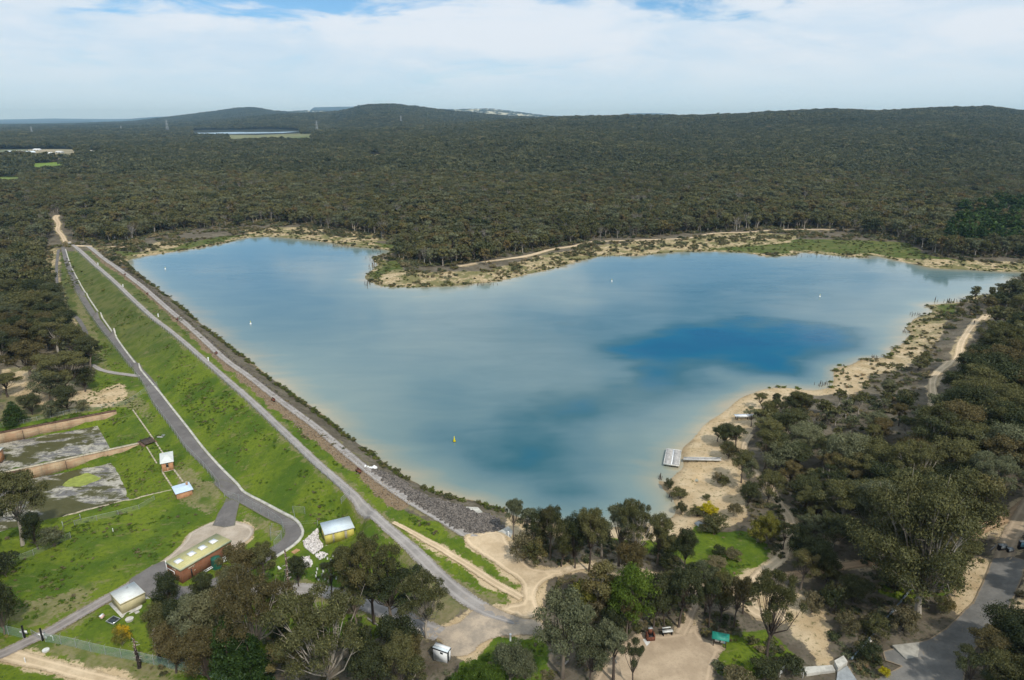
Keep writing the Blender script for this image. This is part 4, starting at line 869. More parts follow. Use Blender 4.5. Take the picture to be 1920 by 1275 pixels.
def hand_trees():
    for i, t in enumerate(T):
        bx, by, ty, w_, kd, hue, bark, where = t
        plant_px(bx, by, ty, w_, kd, hue, bark, where, label=HERO.get(bx) if bx in HERO and not where else None)
hand_trees()

# two charred snags: blackened lower trunk, pale flecked top
def m_char():
    m, n = new_mat('charred_bark'); p = n('ShaderNodeTexCoord').outputs['Object']; zz = n('ShaderNodeSeparateXYZ', {0: p}).outputs[2]
    f = n.noise(p, 3.2, 3, .7); c = n.mix(n.ramp(f, .50, .62), (.10, .065, .045), (.52, .42, .33)); low = n.ramp(n.math('ADD', zz, n.math('MULTIPLY', f, 2)), 5.5, 4.6)
    c = n.mix(n.math('MULTIPLY', low, .9), c, (.018, .016, .015)); out(n, pbsdf(n, c, .9)); return m
M['char'] = m_char()
def snag(bx, by, ty, label, seed):
    p = pix1(bx, by); lo, hi = 1, 30
    for _ in range(20):
        m = (lo + hi) / 2
        if proj(np.array([p[0], p[1], p[2] + m]))[1] > ty: lo = m
        else: hi = m
    h = lo; rng = np.random.default_rng(seed); root = thing('dead_tree', label, 'dead tree', tuple(p), 0)
    ts = np.linspace(0, h, 14); P = np.column_stack([np.cumsum(rng.normal(size=14)) * .035, np.cumsum(rng.normal(size=14)) * .035, ts]); V, q = tube_np(P, np.linspace(.34, .13, 14) * rng.uniform(.85, 1.15, 14), 8)
    V = np.vstack([V, P[-1] + [0, 0, .25]]); link('trunk', mesh_np('trunk', V, q, M['char'], True), root)
    for k in range(26):
        t = rng.uniform(.15, .98) * h; th = rng.random() * 6.28; L = rng.uniform(.35, .75); c = np.array([math.cos(th), math.sin(th), 0]); ax = np.array([0, 0, t])
        V, q = tube_np([ax + c * .15, ax + c * L + [0, 0, rng.uniform(-.2, .25)]], [.09, .04], 5); o = link('broken_branch', mesh_np('broken_branch', V, q, BK['dead'], True), root)
snag(548, 1148, 1032, 'pale-flecked charred snag rising beside the white stone pile', 3)
snag(262, 1252, 1197, 'short charred snag in the line of the security fence', 4)
snag(299, 1240, 1180, 'thin burnt snag behind the security fence near the dense clump', 6)

# ------------------------------------------------------------------ woods: where trees stand
NOF = [ [(100,430),(88,455),(76,500),(88,540),(112,570),(118,605),(136,650),(158,660),(176,690),(160,700),(60,650),(0,690),(-60,690),(-60,1340),(860,1340),(1560,1340),(1560,1130),(1480,1085),(1475,1050),(1475,960),(1450,910),(1418,860),(1410,815),(1440,790),(1480,786),(1530,772),(1560,752),(1530,720),(1400,735),(1200,960),(960,940),(700,830),(500,660),(300,520),(240,485),(232,458),(150,452),(125,425)],
        [(690,540),(685,500),(745,492),(790,500),(900,500),(960,484),(1060,462),(1120,448),(1200,446),(1320,436),(1420,432),(1500,430),(1560,432),(1700,452),(1760,482),(1980,486),(1980,520),(1760,505),(1600,485),(1400,482),(1100,492),(900,540)],
        [(1550,760),(1550,690),(1600,668),(1665,650),(1700,610),(1740,568),(1800,560),(1790,590),(1765,640),(1735,660),(1700,700),(1645,752)],
        [(1762,1180),(1795,1060),(1850,1030),(1925,1030),(1980,1060),(1980,1340),(1600,1340),(1560,1100),(1640,1060),(1780,1100)],
        [(215,462),(300,436),(450,425),(560,422),(700,440),(745,460),(740,475),(600,455),(450,450),(290,480),(240,490)]]
nof = np.zeros(ZG.X.shape, bool)
for p in NOF: nof |= inside(ZG.X, ZG.Y, pixl(p)[:, :2])
nof |= sdz < 4.5
nof |= (damz > .5) | (z_grass > .5) | (foot > .6)
for pts, w_ in (([(1738,790),(1748,728),(1775,685),(1800,650),(1808,632),(1832,600),(1880,590),(1915,590)], 5.5), ([(1470,1080),(1580,1062),(1683,1046),(1800,1015),(1895,967),(1930,940),(1990,900)], 3.2), ([(1880,1050),(1905,990),(1930,945)], 4.5), ([(128,456),(108,432),(104,410),(108,404)], 5),
                ([(860,500),(950,486),(1035,468),(1110,454),(1220,450)], 5), ([(1340,438),(1450,432),(1570,431),(1700,428)], 4)):
    nof |= seg_dist(ZG.X, ZG.Y, pixl(pts)[:, :2], False) < w_
for u, v, r_ in ((265,465,9), (320,455,10), (655,420,6), (740,418,10), (780,440,9), (560,432,10), (690,445,10), (330,447,8), (1820,488,9), (1900,490,9)):
    q = pix1(u, v); nof |= np.hypot(ZG.X - q[0], ZG.Y - q[1]) < r_
NOFf = nof.astype(float)
CLEAR = [[(425,256),(590,252),(584,268),(430,270)], [(360,244),(565,244),(565,256),(360,258)], [(62,308),(120,306),(122,326),(60,327)], [(-20,280),(145,280),(143,300),(-20,300)], [(-20,334),(40,334),(40,350),(-20,350)], [(690,292),(716,291),(716,306),(690,306)], [(165,283),(195,283),(195,295),(165,295)]]
CLEARW = [pixl(c)[:, :2] for c in CLEAR]
def allowed(x, y):
    a = np.where(ZG.has(x, y), ZG.sample(x, y, NOFf) < .5, True)
    for c in CLEARW: a &= ~inside(x, y, c)
    a &= shore_d(x, y) > 3.5
    return a
def scatter(y0, y1, sp, seed, wedge=.83, extra=45):
    rng = np.random.default_rng(seed); ys = np.arange(y0, y1, sp); xm = y1 * wedge + extra; xs = np.arange(-xm, xm, sp)
    X, Y = np.meshgrid(xs, ys); X = X.ravel() + rng.uniform(-.48, .48, X.size) * sp; Y = Y.ravel() + rng.uniform(-.48, .48, Y.size) * sp
    k = (np.abs(X) < Y * wedge + extra); X, Y = X[k], Y[k]; k = allowed(X, Y); return X[k], Y[k], rng
A = [scatter(60, 330, 5.2, 1), scatter(330, 900, 5.5, 2), scatter(900, 2000, 7.2, 3, .80, 20), scatter(2000, 3400, 10.5, 4, .79, 10), scatter(3400, 7600, 30, 5, .79, 10)]
# keep auto trees off the hand-planted ones
X, Y, rng = A[0]
bu, bv, bf = proj(np.column_stack([X, Y, Hm(X, Y)])); k = (bv < 1285) | (bu > 2000) | (bu < -60); X, Y = X[k], Y[k]
for (hx, hy, hr, _) in PLANTED: 
    k = np.hypot(X - hx, Y - hy) > max(2.2, hr * .55); X, Y = X[k], Y[k]
dens = vnoise(X, Y, 28, 91); k = (dens > .30) | (rng.random(len(X)) < .35); X, Y = X[k], Y[k]
hgt = 7.2 + 8.5 * vnoise(X, Y, 35, 77) + rng.normal(size=len(X)) * 1.4; hgt = np.clip(hgt, 3.6, 17)
tall = rng.random(len(X)) < .06; hgt[tall] *= 1.35; hgt *= np.where(shore_d(X, Y) < 34, .66, 1) * np.where((X > 60) & (Y > 200), .85, 1)
Zt = Hm(X, Y); pu, pv, pf = proj(np.column_stack([X, Y, Zt + hgt * .6])); infr = (pu > -10) & (pu < 1930) & (pv < 1290)
size = hgt / pf * infr
lowz = inside(pu, pv, np.array([(1530,830),(1500,770),(1550,680),(1600,660),(1665,640),(1740,560),(1850,545),(1850,625),(1800,700),(1750,800),(1660,840)], float)); kk = ~lowz | (rng.random(len(X)) < .62)
X, Y, hgt, Zt, pu, pv, pf, infr, size, lowz = (a[kk] for a in (X, Y, hgt, Zt, pu, pv, pf, infr, size, lowz)); hgt = np.where(lowz, np.clip(hgt * .62, 2.6, 6.2), hgt); size = np.where(lowz, size * .62, size)
order = np.argsort(-size); NIND = 300 - sum(1 for t in T if t[4] != 'shrub')
ind = order[:NIND]; rest = np.ones(len(X), bool); rest[ind] = False
LMK = [((1745,770),'the lower end of the white track'), ((1775,685),'the first bend of the white track'), ((1815,625),'the far end of the white track'), ((1722,1155),'the giant pale-limbed gum'), ((1890,1035),'the box signs on the forest track'), ((1860,985),'the fork of the orange track'),
       ((1480,985),'the sandy path'), ((1400,860),'the beach path'), ((1425,780),'the small jetty'), ((1600,720),'the sandy headland'), ((1560,900),'the middle of the eastern wood'), ((1650,820),'the upper part of the eastern wood'), ((1540,790),'the beach corner'), ((1900,800),'the right edge by the beach row'), ((1910,640),'the right edge by the track bend'),
       ((1900,900),'the right edge above the forest track'), ((1600,1010),'the clearing with grey logs'), ((1800,850),'the big crowns right of the eastern wood'), ((30,560),'the left edge beside the dam end'), ((80,480),'the side track at the dam end'), ((110,600),'the narrow lane left of the dam'), ((40,640),'the left edge above the basins'), ((1550,1060),'the orange track'), ((1500,930),'the twiggy slope above the sandy path')]
LMW = np.array([pix1(*a)[:2] for a, _ in LMK])
HUES = ['olive', 'grey', 'dark', 'olive', 'brown', 'dark']; KS = ['gum', 'box', 'wide', 'bushy', 'box', 'gum', 'slim', 'open']
rg = random.Random(77); AUTO = []
for i in ind:
    x, y = X[i], Y[i]; d = np.hypot(LMW[:, 0] - x, LMW[:, 1] - y); j = int(d.argmin()); dx, dy = x - LMW[j, 0], y - LMW[j, 1]
    rel = ('close to' if d[j] < 6 else ('right of' if dx > 0 else 'left of') if abs(dx) > abs(dy) else ('beyond' if dy > 0 else 'before')); dist = '' if d[j] < 14 else ('a little ' if d[j] < 24 else 'well ')
    hue = rg.choice(HUES); kd = rg.choice(KS); sz = 'tall' if hgt[i] > 12.5 else ('small' if hgt[i] < 7 else '')
    AUTO.append([float(x), float(y), float(hgt[i]), float(Zt[i]), kd, hue, rg.uniform(.95, 1.3), f"{sz} {HUE[hue]} {FORM[kd]} {dist}{rel} {LMK[j][1]}".strip().replace('  ', ' '), f"trees around {LMK[j][1]}"])
same = {}
for a in AUTO: same.setdefault(a[7], []).append(a)
ORD = {2: ['nearer', 'farther'], 3: ['nearest', 'middle', 'farthest'], 4: ['nearest', 'second nearest', 'third nearest', 'farthest']}
for l_, g_ in same.items():
    if len(g_) > 1:
        g_.sort(key=lambda a: a[1])
        for q, a in enumerate(g_): a[7] = (ORD[len(g_)][q] if len(g_) in ORD else ['nearest', 'second nearest', 'third nearest', 'fourth nearest', 'fifth nearest', 'farthest'][min(q, 5)]) + ' ' + l_
for x, y, h_, z_, kd, hue, wf, lab, g in AUTO: plant(x, y, h_, kd, hue, None, h_ * WN[kd] * wf, label=' '.join(lab.split()[:16]), group=g, z=z_)

# ------------------------------------------------------------------ the rest of the forest: instances
def proto_col(name, specs):
    c = bpy.data.collections.new(name)
    for i, (nm, V, Q, mats, mi) in enumerate(specs):
        o = bpy.data.objects.new(f'{nm}', mesh_np(nm, V, Q, mats, False, mi)); c.objects.link(o)
    return c
def lod(kind, seed, n_leaf, leaf, lm, bk, wood=True):
    (wv, wq), (cv, cq) = tree_np(kind, seed, n_leaf, leaf)
    if not wood: wv, wq = wv[:0], wq[:0]; 
    keep = 7 * 3 if wood else 0
    V = np.vstack([wv, cv]); Q = np.vstack([wq, cq + len(wv)]); mi = np.r_[np.ones(len(wq), int), np.zeros(len(cq), int)]
    return V, Q, [lm, bk], mi
MID = proto_col('mid_trees', [('tree', *lod(k, 300 + i, n_, l_, LM[h_], BK[b_])) for i, (k, n_, l_, h_, b_) in enumerate([('gum', 800, .05, 'olive', 'pale'), ('box', 850, .055, 'far', 'dark'), ('wide', 950, .045, 'grey', 'mid'), ('bushy', 850, .06, 'dark', 'dark'), ('gum', 700, .05, 'brown', 'mid'), ('slim', 450, .05, 'grey', 'pale'), ('box', 800, .055, 'olive', 'mid'), ('open', 420, .05, 'olive', 'pale'), ('gum', 900, .045, 'far', 'dark'), ('slim', 400, .05, 'olive', 'pale'), ('open', 60, .03, 'brown', 'dead')])])
FARC = proto_col('far_trees', [('tree', *lod(k, 400 + i, n_, l_, LM[h_], BK['mid'], False)) for i, (k, n_, l_, h_) in enumerate([('gum', 150, .10, 'farshade'), ('box', 150, .11, 'farshade'), ('wide', 170, .09, 'far'), ('bushy', 150, .12, 'dark'), ('box', 140, .11, 'farshade'), ('bushy', 140, .11, 'farshade'), ('slim', 90, .10, 'farshade')])])
def clump_lod(seed, h_):
    rng = np.random.default_rng(seed); vs, qs, o = [], [], 0
    for k in range(12):
        (_, _), (cv, cq) = tree_np('bushy', seed + k, 26, .22); s = rng.uniform(8, 12); cv = cv * s + np.array([rng.uniform(-15, 15), rng.uniform(-15, 15), rng.uniform(-1, 1)]); vs.append(cv); qs.append(cq + o); o += len(cv)
    V = np.vstack(vs) ; Q = np.vstack(qs); return V, Q, [LM[h_], BK['mid']], np.zeros(len(Q), int)
HILLC = proto_col('hill_trees', [('tree', *clump_lod(500 + i * 20, h)) for i, h in enumerate(['farshade', 'farshade', 'dark', 'farshade'])])
def bush_lod(seed, n_, l_, h_, sq=.8):
    rng = np.random.default_rng(seed); K = 7; cs = np.column_stack([rng.normal(size=K) * .28, rng.normal(size=K) * .28, rng.uniform(.15, .55, K)]); V, Q = leaves_np(rng, cs, rng.uniform(.2, .36, K), n_, l_, sq); return V, Q, [LM[h_], BK['mid']], np.zeros(len(Q), int)
BUSH = proto_col('bushes', [('bush', *bush_lod(600 + i, 180, .14, h)) for i, h in enumerate(['scrub', 'olive', 'scrub', 'dark', 'grey'])])
GREENB = proto_col('green_bushes', [('bush', *bush_lod(650 + i, 140, .16, h, .6)) for i, h in enumerate(['reed', 'olive', 'reed', 'dark'])])
def rock_lod(seed, mat):
    rng = np.random.default_rng(seed); bm = __import__('bmesh').new(); import bmesh; bmesh.ops.create_icosphere(bm, subdivisions=1, radius=.5)
    V = np.array([v.co for v in bm.verts]); T_ = np.array([[v.index for v in f.verts] for f in bm.faces]); bm.free()
    V *= rng.uniform(.7, 1.15, (len(V), 1)); V *= rng.uniform(.6, 1.1, 3); return V, T_, [mat], np.zeros(len(T_), int)
def rmat(name, a, b):
    m, n = new_mat(name); o = n('ShaderNodeObjectInfo').outputs['Random']; out(n, pbsdf(n, n.mix(n.ramp(o, .1, .95), a, b), .9)); return m
DSTONE = proto_col('dark_stones', [('stone', *rock_lod(700 + i, rmat('dark_basalt', (.06, .053, .047), (.20, .175, .150)))) for i in range(4)])
BSTONE = proto_col('brown_stones', [('stone', *rock_lod(720 + i, rmat('brown_stone', (.14, .105, .070), (.31, .255, .185)))) for i in range(4)])
WSTONE = proto_col('white_stones', [('stone', *rock_lod(740 + i, rmat('white_stone', (.42, .38, .36), (.72, .68, .64)))) for i in range(3)])

def instances(name, pts, scale, col, kind='stuff', seed=0, sz=None, tilt=.0, label=None):
    m = bpy.data.meshes.new(name); pts = np.asarray(pts, np.float32); m.vertices.add(len(pts)); m.vertices.foreach_set('co', pts.ravel())
    rng = np.random.default_rng(seed + 1000); nn = len(pts)
    scale = np.asarray(scale) * rng.uniform(.72, 1.3, nn)
    sc = np.column_stack([scale, scale, scale if sz is None else sz]).astype(np.float32)
    a = m.attributes.new('sc', 'FLOAT_VECTOR', 'POINT'); a.data.foreach_set('vector', sc.ravel())
    ro = np.column_stack([rng.normal(size=nn) * tilt, rng.normal(size=nn) * tilt, rng.random(nn) * 6.283]).astype(np.float32)
    a = m.attributes.new('ro', 'FLOAT_VECTOR', 'POINT'); a.data.foreach_set('vector', ro.ravel())
    a = m.attributes.new('ix', 'INT', 'POINT'); a.data.foreach_set('value', rng.integers(0, len(col.objects), nn).astype(np.int32))
    g = bpy.data.node_groups.new(name, 'GeometryNodeTree'); g.interface.new_socket('Geometry', in_out='INPUT', socket_type='NodeSocketGeometry'); g.interface.new_socket('Geometry', in_out='OUTPUT', socket_type='NodeSocketGeometry')
    nd, lk = g.nodes, g.links; gi = nd.new('NodeGroupInput'); go = nd.new('NodeGroupOutput'); ip = nd.new('GeometryNodeInstanceOnPoints'); ci = nd.new('GeometryNodeCollectionInfo')
    ci.inputs['Collection'].default_value = col; ci.inputs['Separate Children'].default_value = True; ci.inputs['Reset Children'].default_value = True; ip.inputs['Pick Instance'].default_value = True
    def at(nm, t):
        q = nd.new('GeometryNodeInputNamedAttribute'); q.data_type = t; q.inputs['Name'].default_value = nm; return q.outputs['Attribute']
    lk.new(gi.outputs[0], ip.inputs['Points']); lk.new(ci.outputs[0], ip.inputs['Instance']); lk.new(at('ix', 'INT'), ip.inputs['Instance Index']); lk.new(at('ro', 'FLOAT_VECTOR'), ip.inputs['Rotation']); lk.new(at('sc', 'FLOAT_VECTOR'), ip.inputs['Scale']); lk.new(ip.outputs[0], go.inputs[0])
    o = bpy.data.objects.new(name, m); COL.objects.link(o); md = o.modifiers.new('scatter', 'NODES'); md.node_group = g; o['kind'] = kind
    if label: o['label'] = label
    return o
def forest():
    P = np.column_stack([X, Y, Zt])[rest]; h = hgt[rest]; instances('eastern_woodland', P, h * 1.1, MID, sz=h, seed=1)
    x, y, r = A[1]; k = (vnoise(x, y, 40, 19) > .27) | (r.random(len(x)) < .3); x, y = x[k], y[k]; sdd = shore_d(x, y)
    k = (sdd > 14) | (r.random(len(x)) < .25); x, y, sdd = x[k], y[k], sdd[k]
    h = 6.5 + 6.5 * vnoise(x, y, 60, 29) + r.normal(size=len(x)) * 1.5; h = np.clip(h, 4, 15) * np.where(sdd < 24, .72, 1)
    instances('shore_forest', np.column_stack([x, y, Hm(x, y)]), h * .98, MID, sz=h, seed=2)
    x, y, r = A[2]; h = 8.0 + 6 * vnoise(x, y, 90, 39) + r.normal(size=len(x)) * 1.6; instances('far_forest', np.column_stack([x, y, Hm(x, y)]), h * 1.15, FARC, sz=h, seed=3)
    x, y, r = A[3]; h = 9.5 + 5 * vnoise(x, y, 120, 49) + r.normal(size=len(x)) * 1.8; instances('ridge_forest', np.column_stack([x, y, Hm(x, y)]), h * 1.55, FARC, sz=h, seed=4)
    x, y, r = A[4]; s_ = r.uniform(.8, 1.3, len(x)); instances('hill_forest', np.column_stack([x, y, Hm(x, y)]), s_ * 1.15, HILLC, sz=s_, seed=5)
    # scattered trees on the pale hill
    r = np.random.default_rng(8); y = r.uniform(8600, 11400, 5200); u = r.uniform(480, 1120, 5200); x = (u - CX) / F * y * CP; k = vnoise(x, y, 260, 59) > .47; x, y = x[k], y[k]; s_ = r.uniform(.5, 1.3, len(x))
    instances('hillside_trees', np.column_stack([x, y, Hm(x, y)]), s_ * .9, HILLC, sz=s_ * .9, seed=6)
    # pines at the right
    r = np.random.default_rng(9); q = unproj([1760,1800,1900,2000,2000,1800,1770], [445,405,395,395,470,462,460], 5.0); xx = r.uniform(q[:, 0].min(), q[:, 0].max(), 900); yy = r.uniform(q[:, 1].min(), q[:, 1].max(), 900); k = inside(xx, yy, q); xx, yy = xx[k][:170], yy[k][:170]; h = r.uniform(9, 17, len(xx))
    PINEC = proto_col('pine_trees', [('tree', *lod('pine', 800 + i, 700, .05, LM['pine'], BK['dark'])) for i in range(3)])
    instances('pine_plantation', np.column_stack([xx, yy, Hm(xx, yy)]), h * 1.35, PINEC, sz=h, seed=7)
forest()
def bushes():
    r = np.random.default_rng(12)
    # undergrowth in the woods and scrub along the shores
    def cloud(n, x0, x1, y0, y1): return r.uniform(x0, x1, n), r.uniform(y0, y1, n)
    x, y = cloud(90000, -330, 430, 60, 640); sd_ = shore_d(x, y); g = ZG.sample(x, y, z_grass); s = ZG.sample(x, y, z_sand); dm = ZG.sample(x, y, damz)
    nf_ = ZG.sample(x, y, NOFf)
    wood_ = (nf_ < .5) & (g < .3)
    keep = (sd_ > 1.0) & (dm < .3) & ((wood_ & (r.random(len(x)) < .45)) | ((s > .4) & (g < .5) & (vnoise(x, y, 7, 33) > .50) & (r.random(len(x)) < .40) & (y > 200)) | ((sd_ < 75) & (y > 300) & (g < .4) & (vnoise(x, y, 12, 35) > .46) & (r.random(len(x)) < .6)))
    road = np.zeros(len(x), bool)
    for pts, w_ in (([(1738,790),(1748,728),(1775,685),(1800,650),(1808,632),(1832,600),(1880,590),(1915,590)], 2.4), ([(1470,1080),(1580,1062),(1683,1046),(1800,1015),(1895,967),(1930,940)], 1.8), ([(1880,1050),(1905,990),(1930,945)], 2.2), ([(1408,815),(1396,862),(1436,906),(1480,972),(1482,995),(1465,1045),(1420,1085),(1405,1110),(1408,1140)], 2.0), ([(1040,1078),(1130,1059),(1240,1082),(1413,1094)], 1.6), ([(1305,1090),(1309,1118),(1276,1190)], 1.8),
                    ([(128,456),(108,432),(108,404)], 3), ([(860,500),(950,486),(1035,468),(1110,454),(1220,450),(1340,438),(1450,432),(1570,431)], 2.5), ([(110,468),(106,515),(114,568),(145,597),(163,632),(168,645)], 2.5)):
        road |= seg_dist(x, y, pixl(pts)[:, :2], False) < w_
    cp = pixl([(1860,1047),(1824,1130),(1740,1200),(1655,1222),(1640,1345),(1800,1345),(1812,1240),(1850,1190),(1892,1144),(1924,1052)])[:, :2]
    pc = pixl([(1196,1186),(1240,1188),(1290,1168),(1318,1196),(1362,1212),(1336,1275),(1340,1345),(1110,1345),(1140,1240)])[:, :2]
    pl = pixl(PLAZA)[:, :2]; gt = pixl([(780,1182),(850,1170),(905,1130),(1016,1165),(1016,1192),(905,1210),(850,1236)])[:, :2]
    for q in (cp, pc, pl, gt): road |= inside(x, y, q)
    rb = pixl([(1556,748),(1575,712),(1610,690),(1680,662),(1712,612),(1745,585),(1800,570),(1800,610),(1775,665),(1740,745),(1650,765)])[:, :2]; keep |= inside(x, y, rb) & (sd_ > 2.5) & (vnoise(x, y, 9, 36) > .40) & (r.random(len(x)) < .75)
    keep &= ~road; keep &= ~((x < 0) & (y < 330) & (nf_ > .5))
    bx_, by_ = x[keep], y[keep]; s_ = r.uniform(.5, 1.0, len(bx_)) * (1 + 1.1 * vnoise(bx_, by_, 15, 44)) * np.where(by_ > 330, 1.7, 1.0); s_ = s_ * np.where((ZG.sample(bx_, by_, z_sand) > .5), .7, 1)
    instances('undergrowth', np.column_stack([bx_, by_, Hm(bx_, by_)]), s_ * 1.3, BUSH, sz=s_, seed=11)
    # under the foreground trees
    x, y = cloud(70000, -110, 150, 70, 200); u, v, f = proj(np.column_stack([x, y, Hm(x, y)])); zn = [[(300,1140),(420,1120),(520,1140),(600,1120),(700,1150),(780,1200),(840,1250),(860,1330),(300,1330)], [(955,1005),(1050,1000),(1250,1000),(1260,1060),(1130,1052),(1030,1064),(985,1050)], [(1060,1085),(1130,1072),(1300,1105),(1290,1165),(1200,1185),(1060,1200),(1030,1100)], [(1020,1195),(1140,1200),(1110,1330),(990,1330)], [(1310,1110),(1400,1120),(1440,1190),(1500,1240),(1340,1330),(1350,1230),(1320,1190)], [(1500,1100),(1700,1060),(1760,1110),(1640,1210),(1560,1200)], [(1385,850),(1460,900),(1470,1060),(1400,1000)], [(1490,880),(1640,900),(1700,1040),(1640,1055),(1500,1070),(1486,1000)], [(1560,1180),(1640,1200),(1650,1270),(1600,1275)], [(1870,1120),(1990,1080),(1990,1330),(1850,1330)]]
    k = np.zeros(len(x), bool)
    for q in zn: k |= inside(u, v, np.array(q, float))
    k &= (vnoise(x, y, 5, 45) > .5) & (r.random(len(x)) < .5)
    for q in (cp, pc, pl, gt): k &= ~inside(x, y, q)
    k &= seg_dist(x, y, pixl([(400,1115),(500,1105),(600,1108),(660,1124),(710,1142),(765,1165),(825,1190)])[:, :2], False) > 2.2
    x, y = x[k], y[k]; s_ = r.uniform(.35, .9, len(x)); instances('ground_cover_bushes', np.column_stack([x, y, Hm(x, y)]), s_ * 1.4, BUSH, sz=s_, seed=12)
    # green waterside growth
    x, y = cloud(60000, -330, 430, 200, 640); sd_ = shore_d(x, y); g = ZG.sample(x, y, z_grass); k = ((sd_ > -.4) & (sd_ < 2.6) & (vnoise(x, y, 9, 65) > .42) | ((g > .6) & (sd_ < 60) & (sd_ > 1) & (y > 230) & (ZG.sample(x, y, damz) < .3) & (vnoise(x, y, 8, 66) > .42) & (r.random(len(x)) < .6) & ~((x < -90) & (y < 330)))); k &= ~((x < 0) & (ZG.sample(x, y, damz) > .3) )
    x, y = x[k], y[k]; s_ = r.uniform(.45, 1.1, len(x)); instances('waterside_growth', np.column_stack([x, y, np.maximum(Hm(x, y), -.1)]), s_ * 1.6, GREENB, sz=s_ * .85, seed=13)
    # edge growth at the dam foot and dead stems in the shallows
    d = densify(unproj([p[0] for p in SHORE[:16]], [p[1] for p in SHORE[:16]], 0), .8); d = np.repeat(d, 3, 0) + r.normal(size=(len(d) * 3, 2)) * .55 + [-.9, -.9]; k = vnoise(d[:, 0], d[:, 1], 5, 67) > .38; d = d[k]; s_ = r.uniform(.3, .95, len(d))
    x, y = cloud(26000, -220, 10, 90, 450); kk = (ZG.sample(x, y, z_dark) > .6) & (ZG.sample(x, y, z_stone) < .3) & (vnoise(x, y, 5, 68) + .3 * np.clip(1 - shore_d(x, y) / 9, 0, 1) > .62); x, y = x[kk], y[kk]; s3 = r.uniform(.2, .6, len(x)); instances('dam_slope_weeds', np.column_stack([x, y, Hm(x, y)]), s3 * 1.5, BUSH, sz=s3 * .8, seed=15)
    instances('dam_foot_growth', np.column_stack([d, np.maximum(Hm(d[:, 0], d[:, 1]), -.05)]), s_ * 1.3, GREENB, sz=s_, seed=14)
    st = []
    for u, v, su, sv_, n_ in ((702,500,14,22,90), (1572,735,14,3,16), (1545,722,12,4,18), (1642,672,16,3,18), (1700,622,7,6,12), (1720,592,14,4,22), (1780,566,30,3,30), (1240,900,4,8,8), (1258,935,3,6,5), (690,532,8,4,14), (900,534,30,3,14), (640,462,40,4,40), (1160,480,30,2,10), (1560,482,60,3,30)):
        for _ in range(n_): st.append((u + r.normal() * su * .6, v + r.normal() * sv_ * .6))
    q = unproj([a[0] for a in st], [a[1] for a in st], 0); parts = []
    for p in q:
        if shore_d(np.array([p[0]]), np.array([p[1]]))[0] > 1: continue
        hh = r.uniform(.5, 1.3) * (1.5 if p[1] > 300 else 1); parts.append(tube_np([(p[0], p[1], -.2), (p[0] + r.normal() * .12, p[1], hh)], [.10, .05] if p[1] < 300 else [.12, .06], 4))
    V, Q = join_np(parts); link('dead_stems', mesh_np('dead_stems', V, Q, BK['dark']), kind='stuff')
    # stone pitching of the dam
    def on_zone(zn_, n, lo, hi, col, nm, thr=.5, sd0=0):
        ys, xs = np.nonzero(zn_ > thr); k = r.integers(0, len(ys), n); xx = ZG.X[0, xs[k]] + r.uniform(-.5, .5, n); yy = ZG.Y[ys[k], 0] + r.uniform(-.5, .5, n); kk = shore_d(xx, yy) > sd0; xx, yy = xx[kk], yy[kk]; s2 = r.uniform(lo, hi, len(xx)); instances(nm, np.column_stack([xx, yy, Hm(xx, yy) + .05]), s2, col, seed=n % 97, tilt=.6)
    on_zone(z_stone, 15000, .28, .62, DSTONE, 'dark_stone_pitching', .6); on_zone(z_dark, 7000, .22, .42, DSTONE, 'scattered_dark_stones', .8); on_zone(z_brown, 5200, .20, .44, BSTONE, 'brown_stone_strip', .55)
    for nm, poly, n_ in (('white_stone_bed', [(569,1015),(596,991),(598,1012),(606,1020),(605,1028),(588,1040),(570,1025)], 900), ('white_stone_heap', [(565,1046),(580,1044),(587,1055),(583,1063),(567,1066)], 260), ('small_white_stone_heap', [(590,1042),(602,1034),(616,1040),(606,1046),(600,1050)], 160)):
        P = pixl(poly)[:, :2]; lo, hi = P.min(0), P.max(0); xx = r.uniform(lo[0], hi[0], n_ * 2); yy = r.uniform(lo[1], hi[1], n_ * 2); k = inside(xx, yy, P); xx, yy = xx[k], yy[k]; instances(nm, np.column_stack([xx, yy, Hm(xx, yy) + .12]), r.uniform(.22, .5, len(xx)), WSTONE, seed=len(xx), tilt=.6)
bushes()
def tufts():
    r = np.random.default_rng(31); n_ = 90000; x = r.uniform(-180, 120, n_); y = r.uniform(66, 330, n_); g = ZG.sample(x, y, z_grass); ft = ZG.sample(x, y, foot); bs = ZG.sample(x, y, z_basin)
    k = (g > .7) & (ft < .25) & (bs < .3) & (shore_d(x, y) > 2) & (vnoise(x, y, 6, 93) > .40 + .25 * r.random(n_)) ; x, y = x[k], y[k]; s_ = r.uniform(.10, .34, len(x)) * (.6 + vnoise(x, y, 11, 94))
    TU = proto_col('grass_tufts', [('tuft', *bush_lod(950 + i, 36, .34, h, .6)) for i, h in enumerate(['tuft', 'tuft', 'reed', 'scrub', 'tuft'])])
    instances('grass_tufts', np.column_stack([x, y, Hm(x, y) - .03]), s_ * 2.0, TU, sz=s_ * .8, seed=21)
tufts()

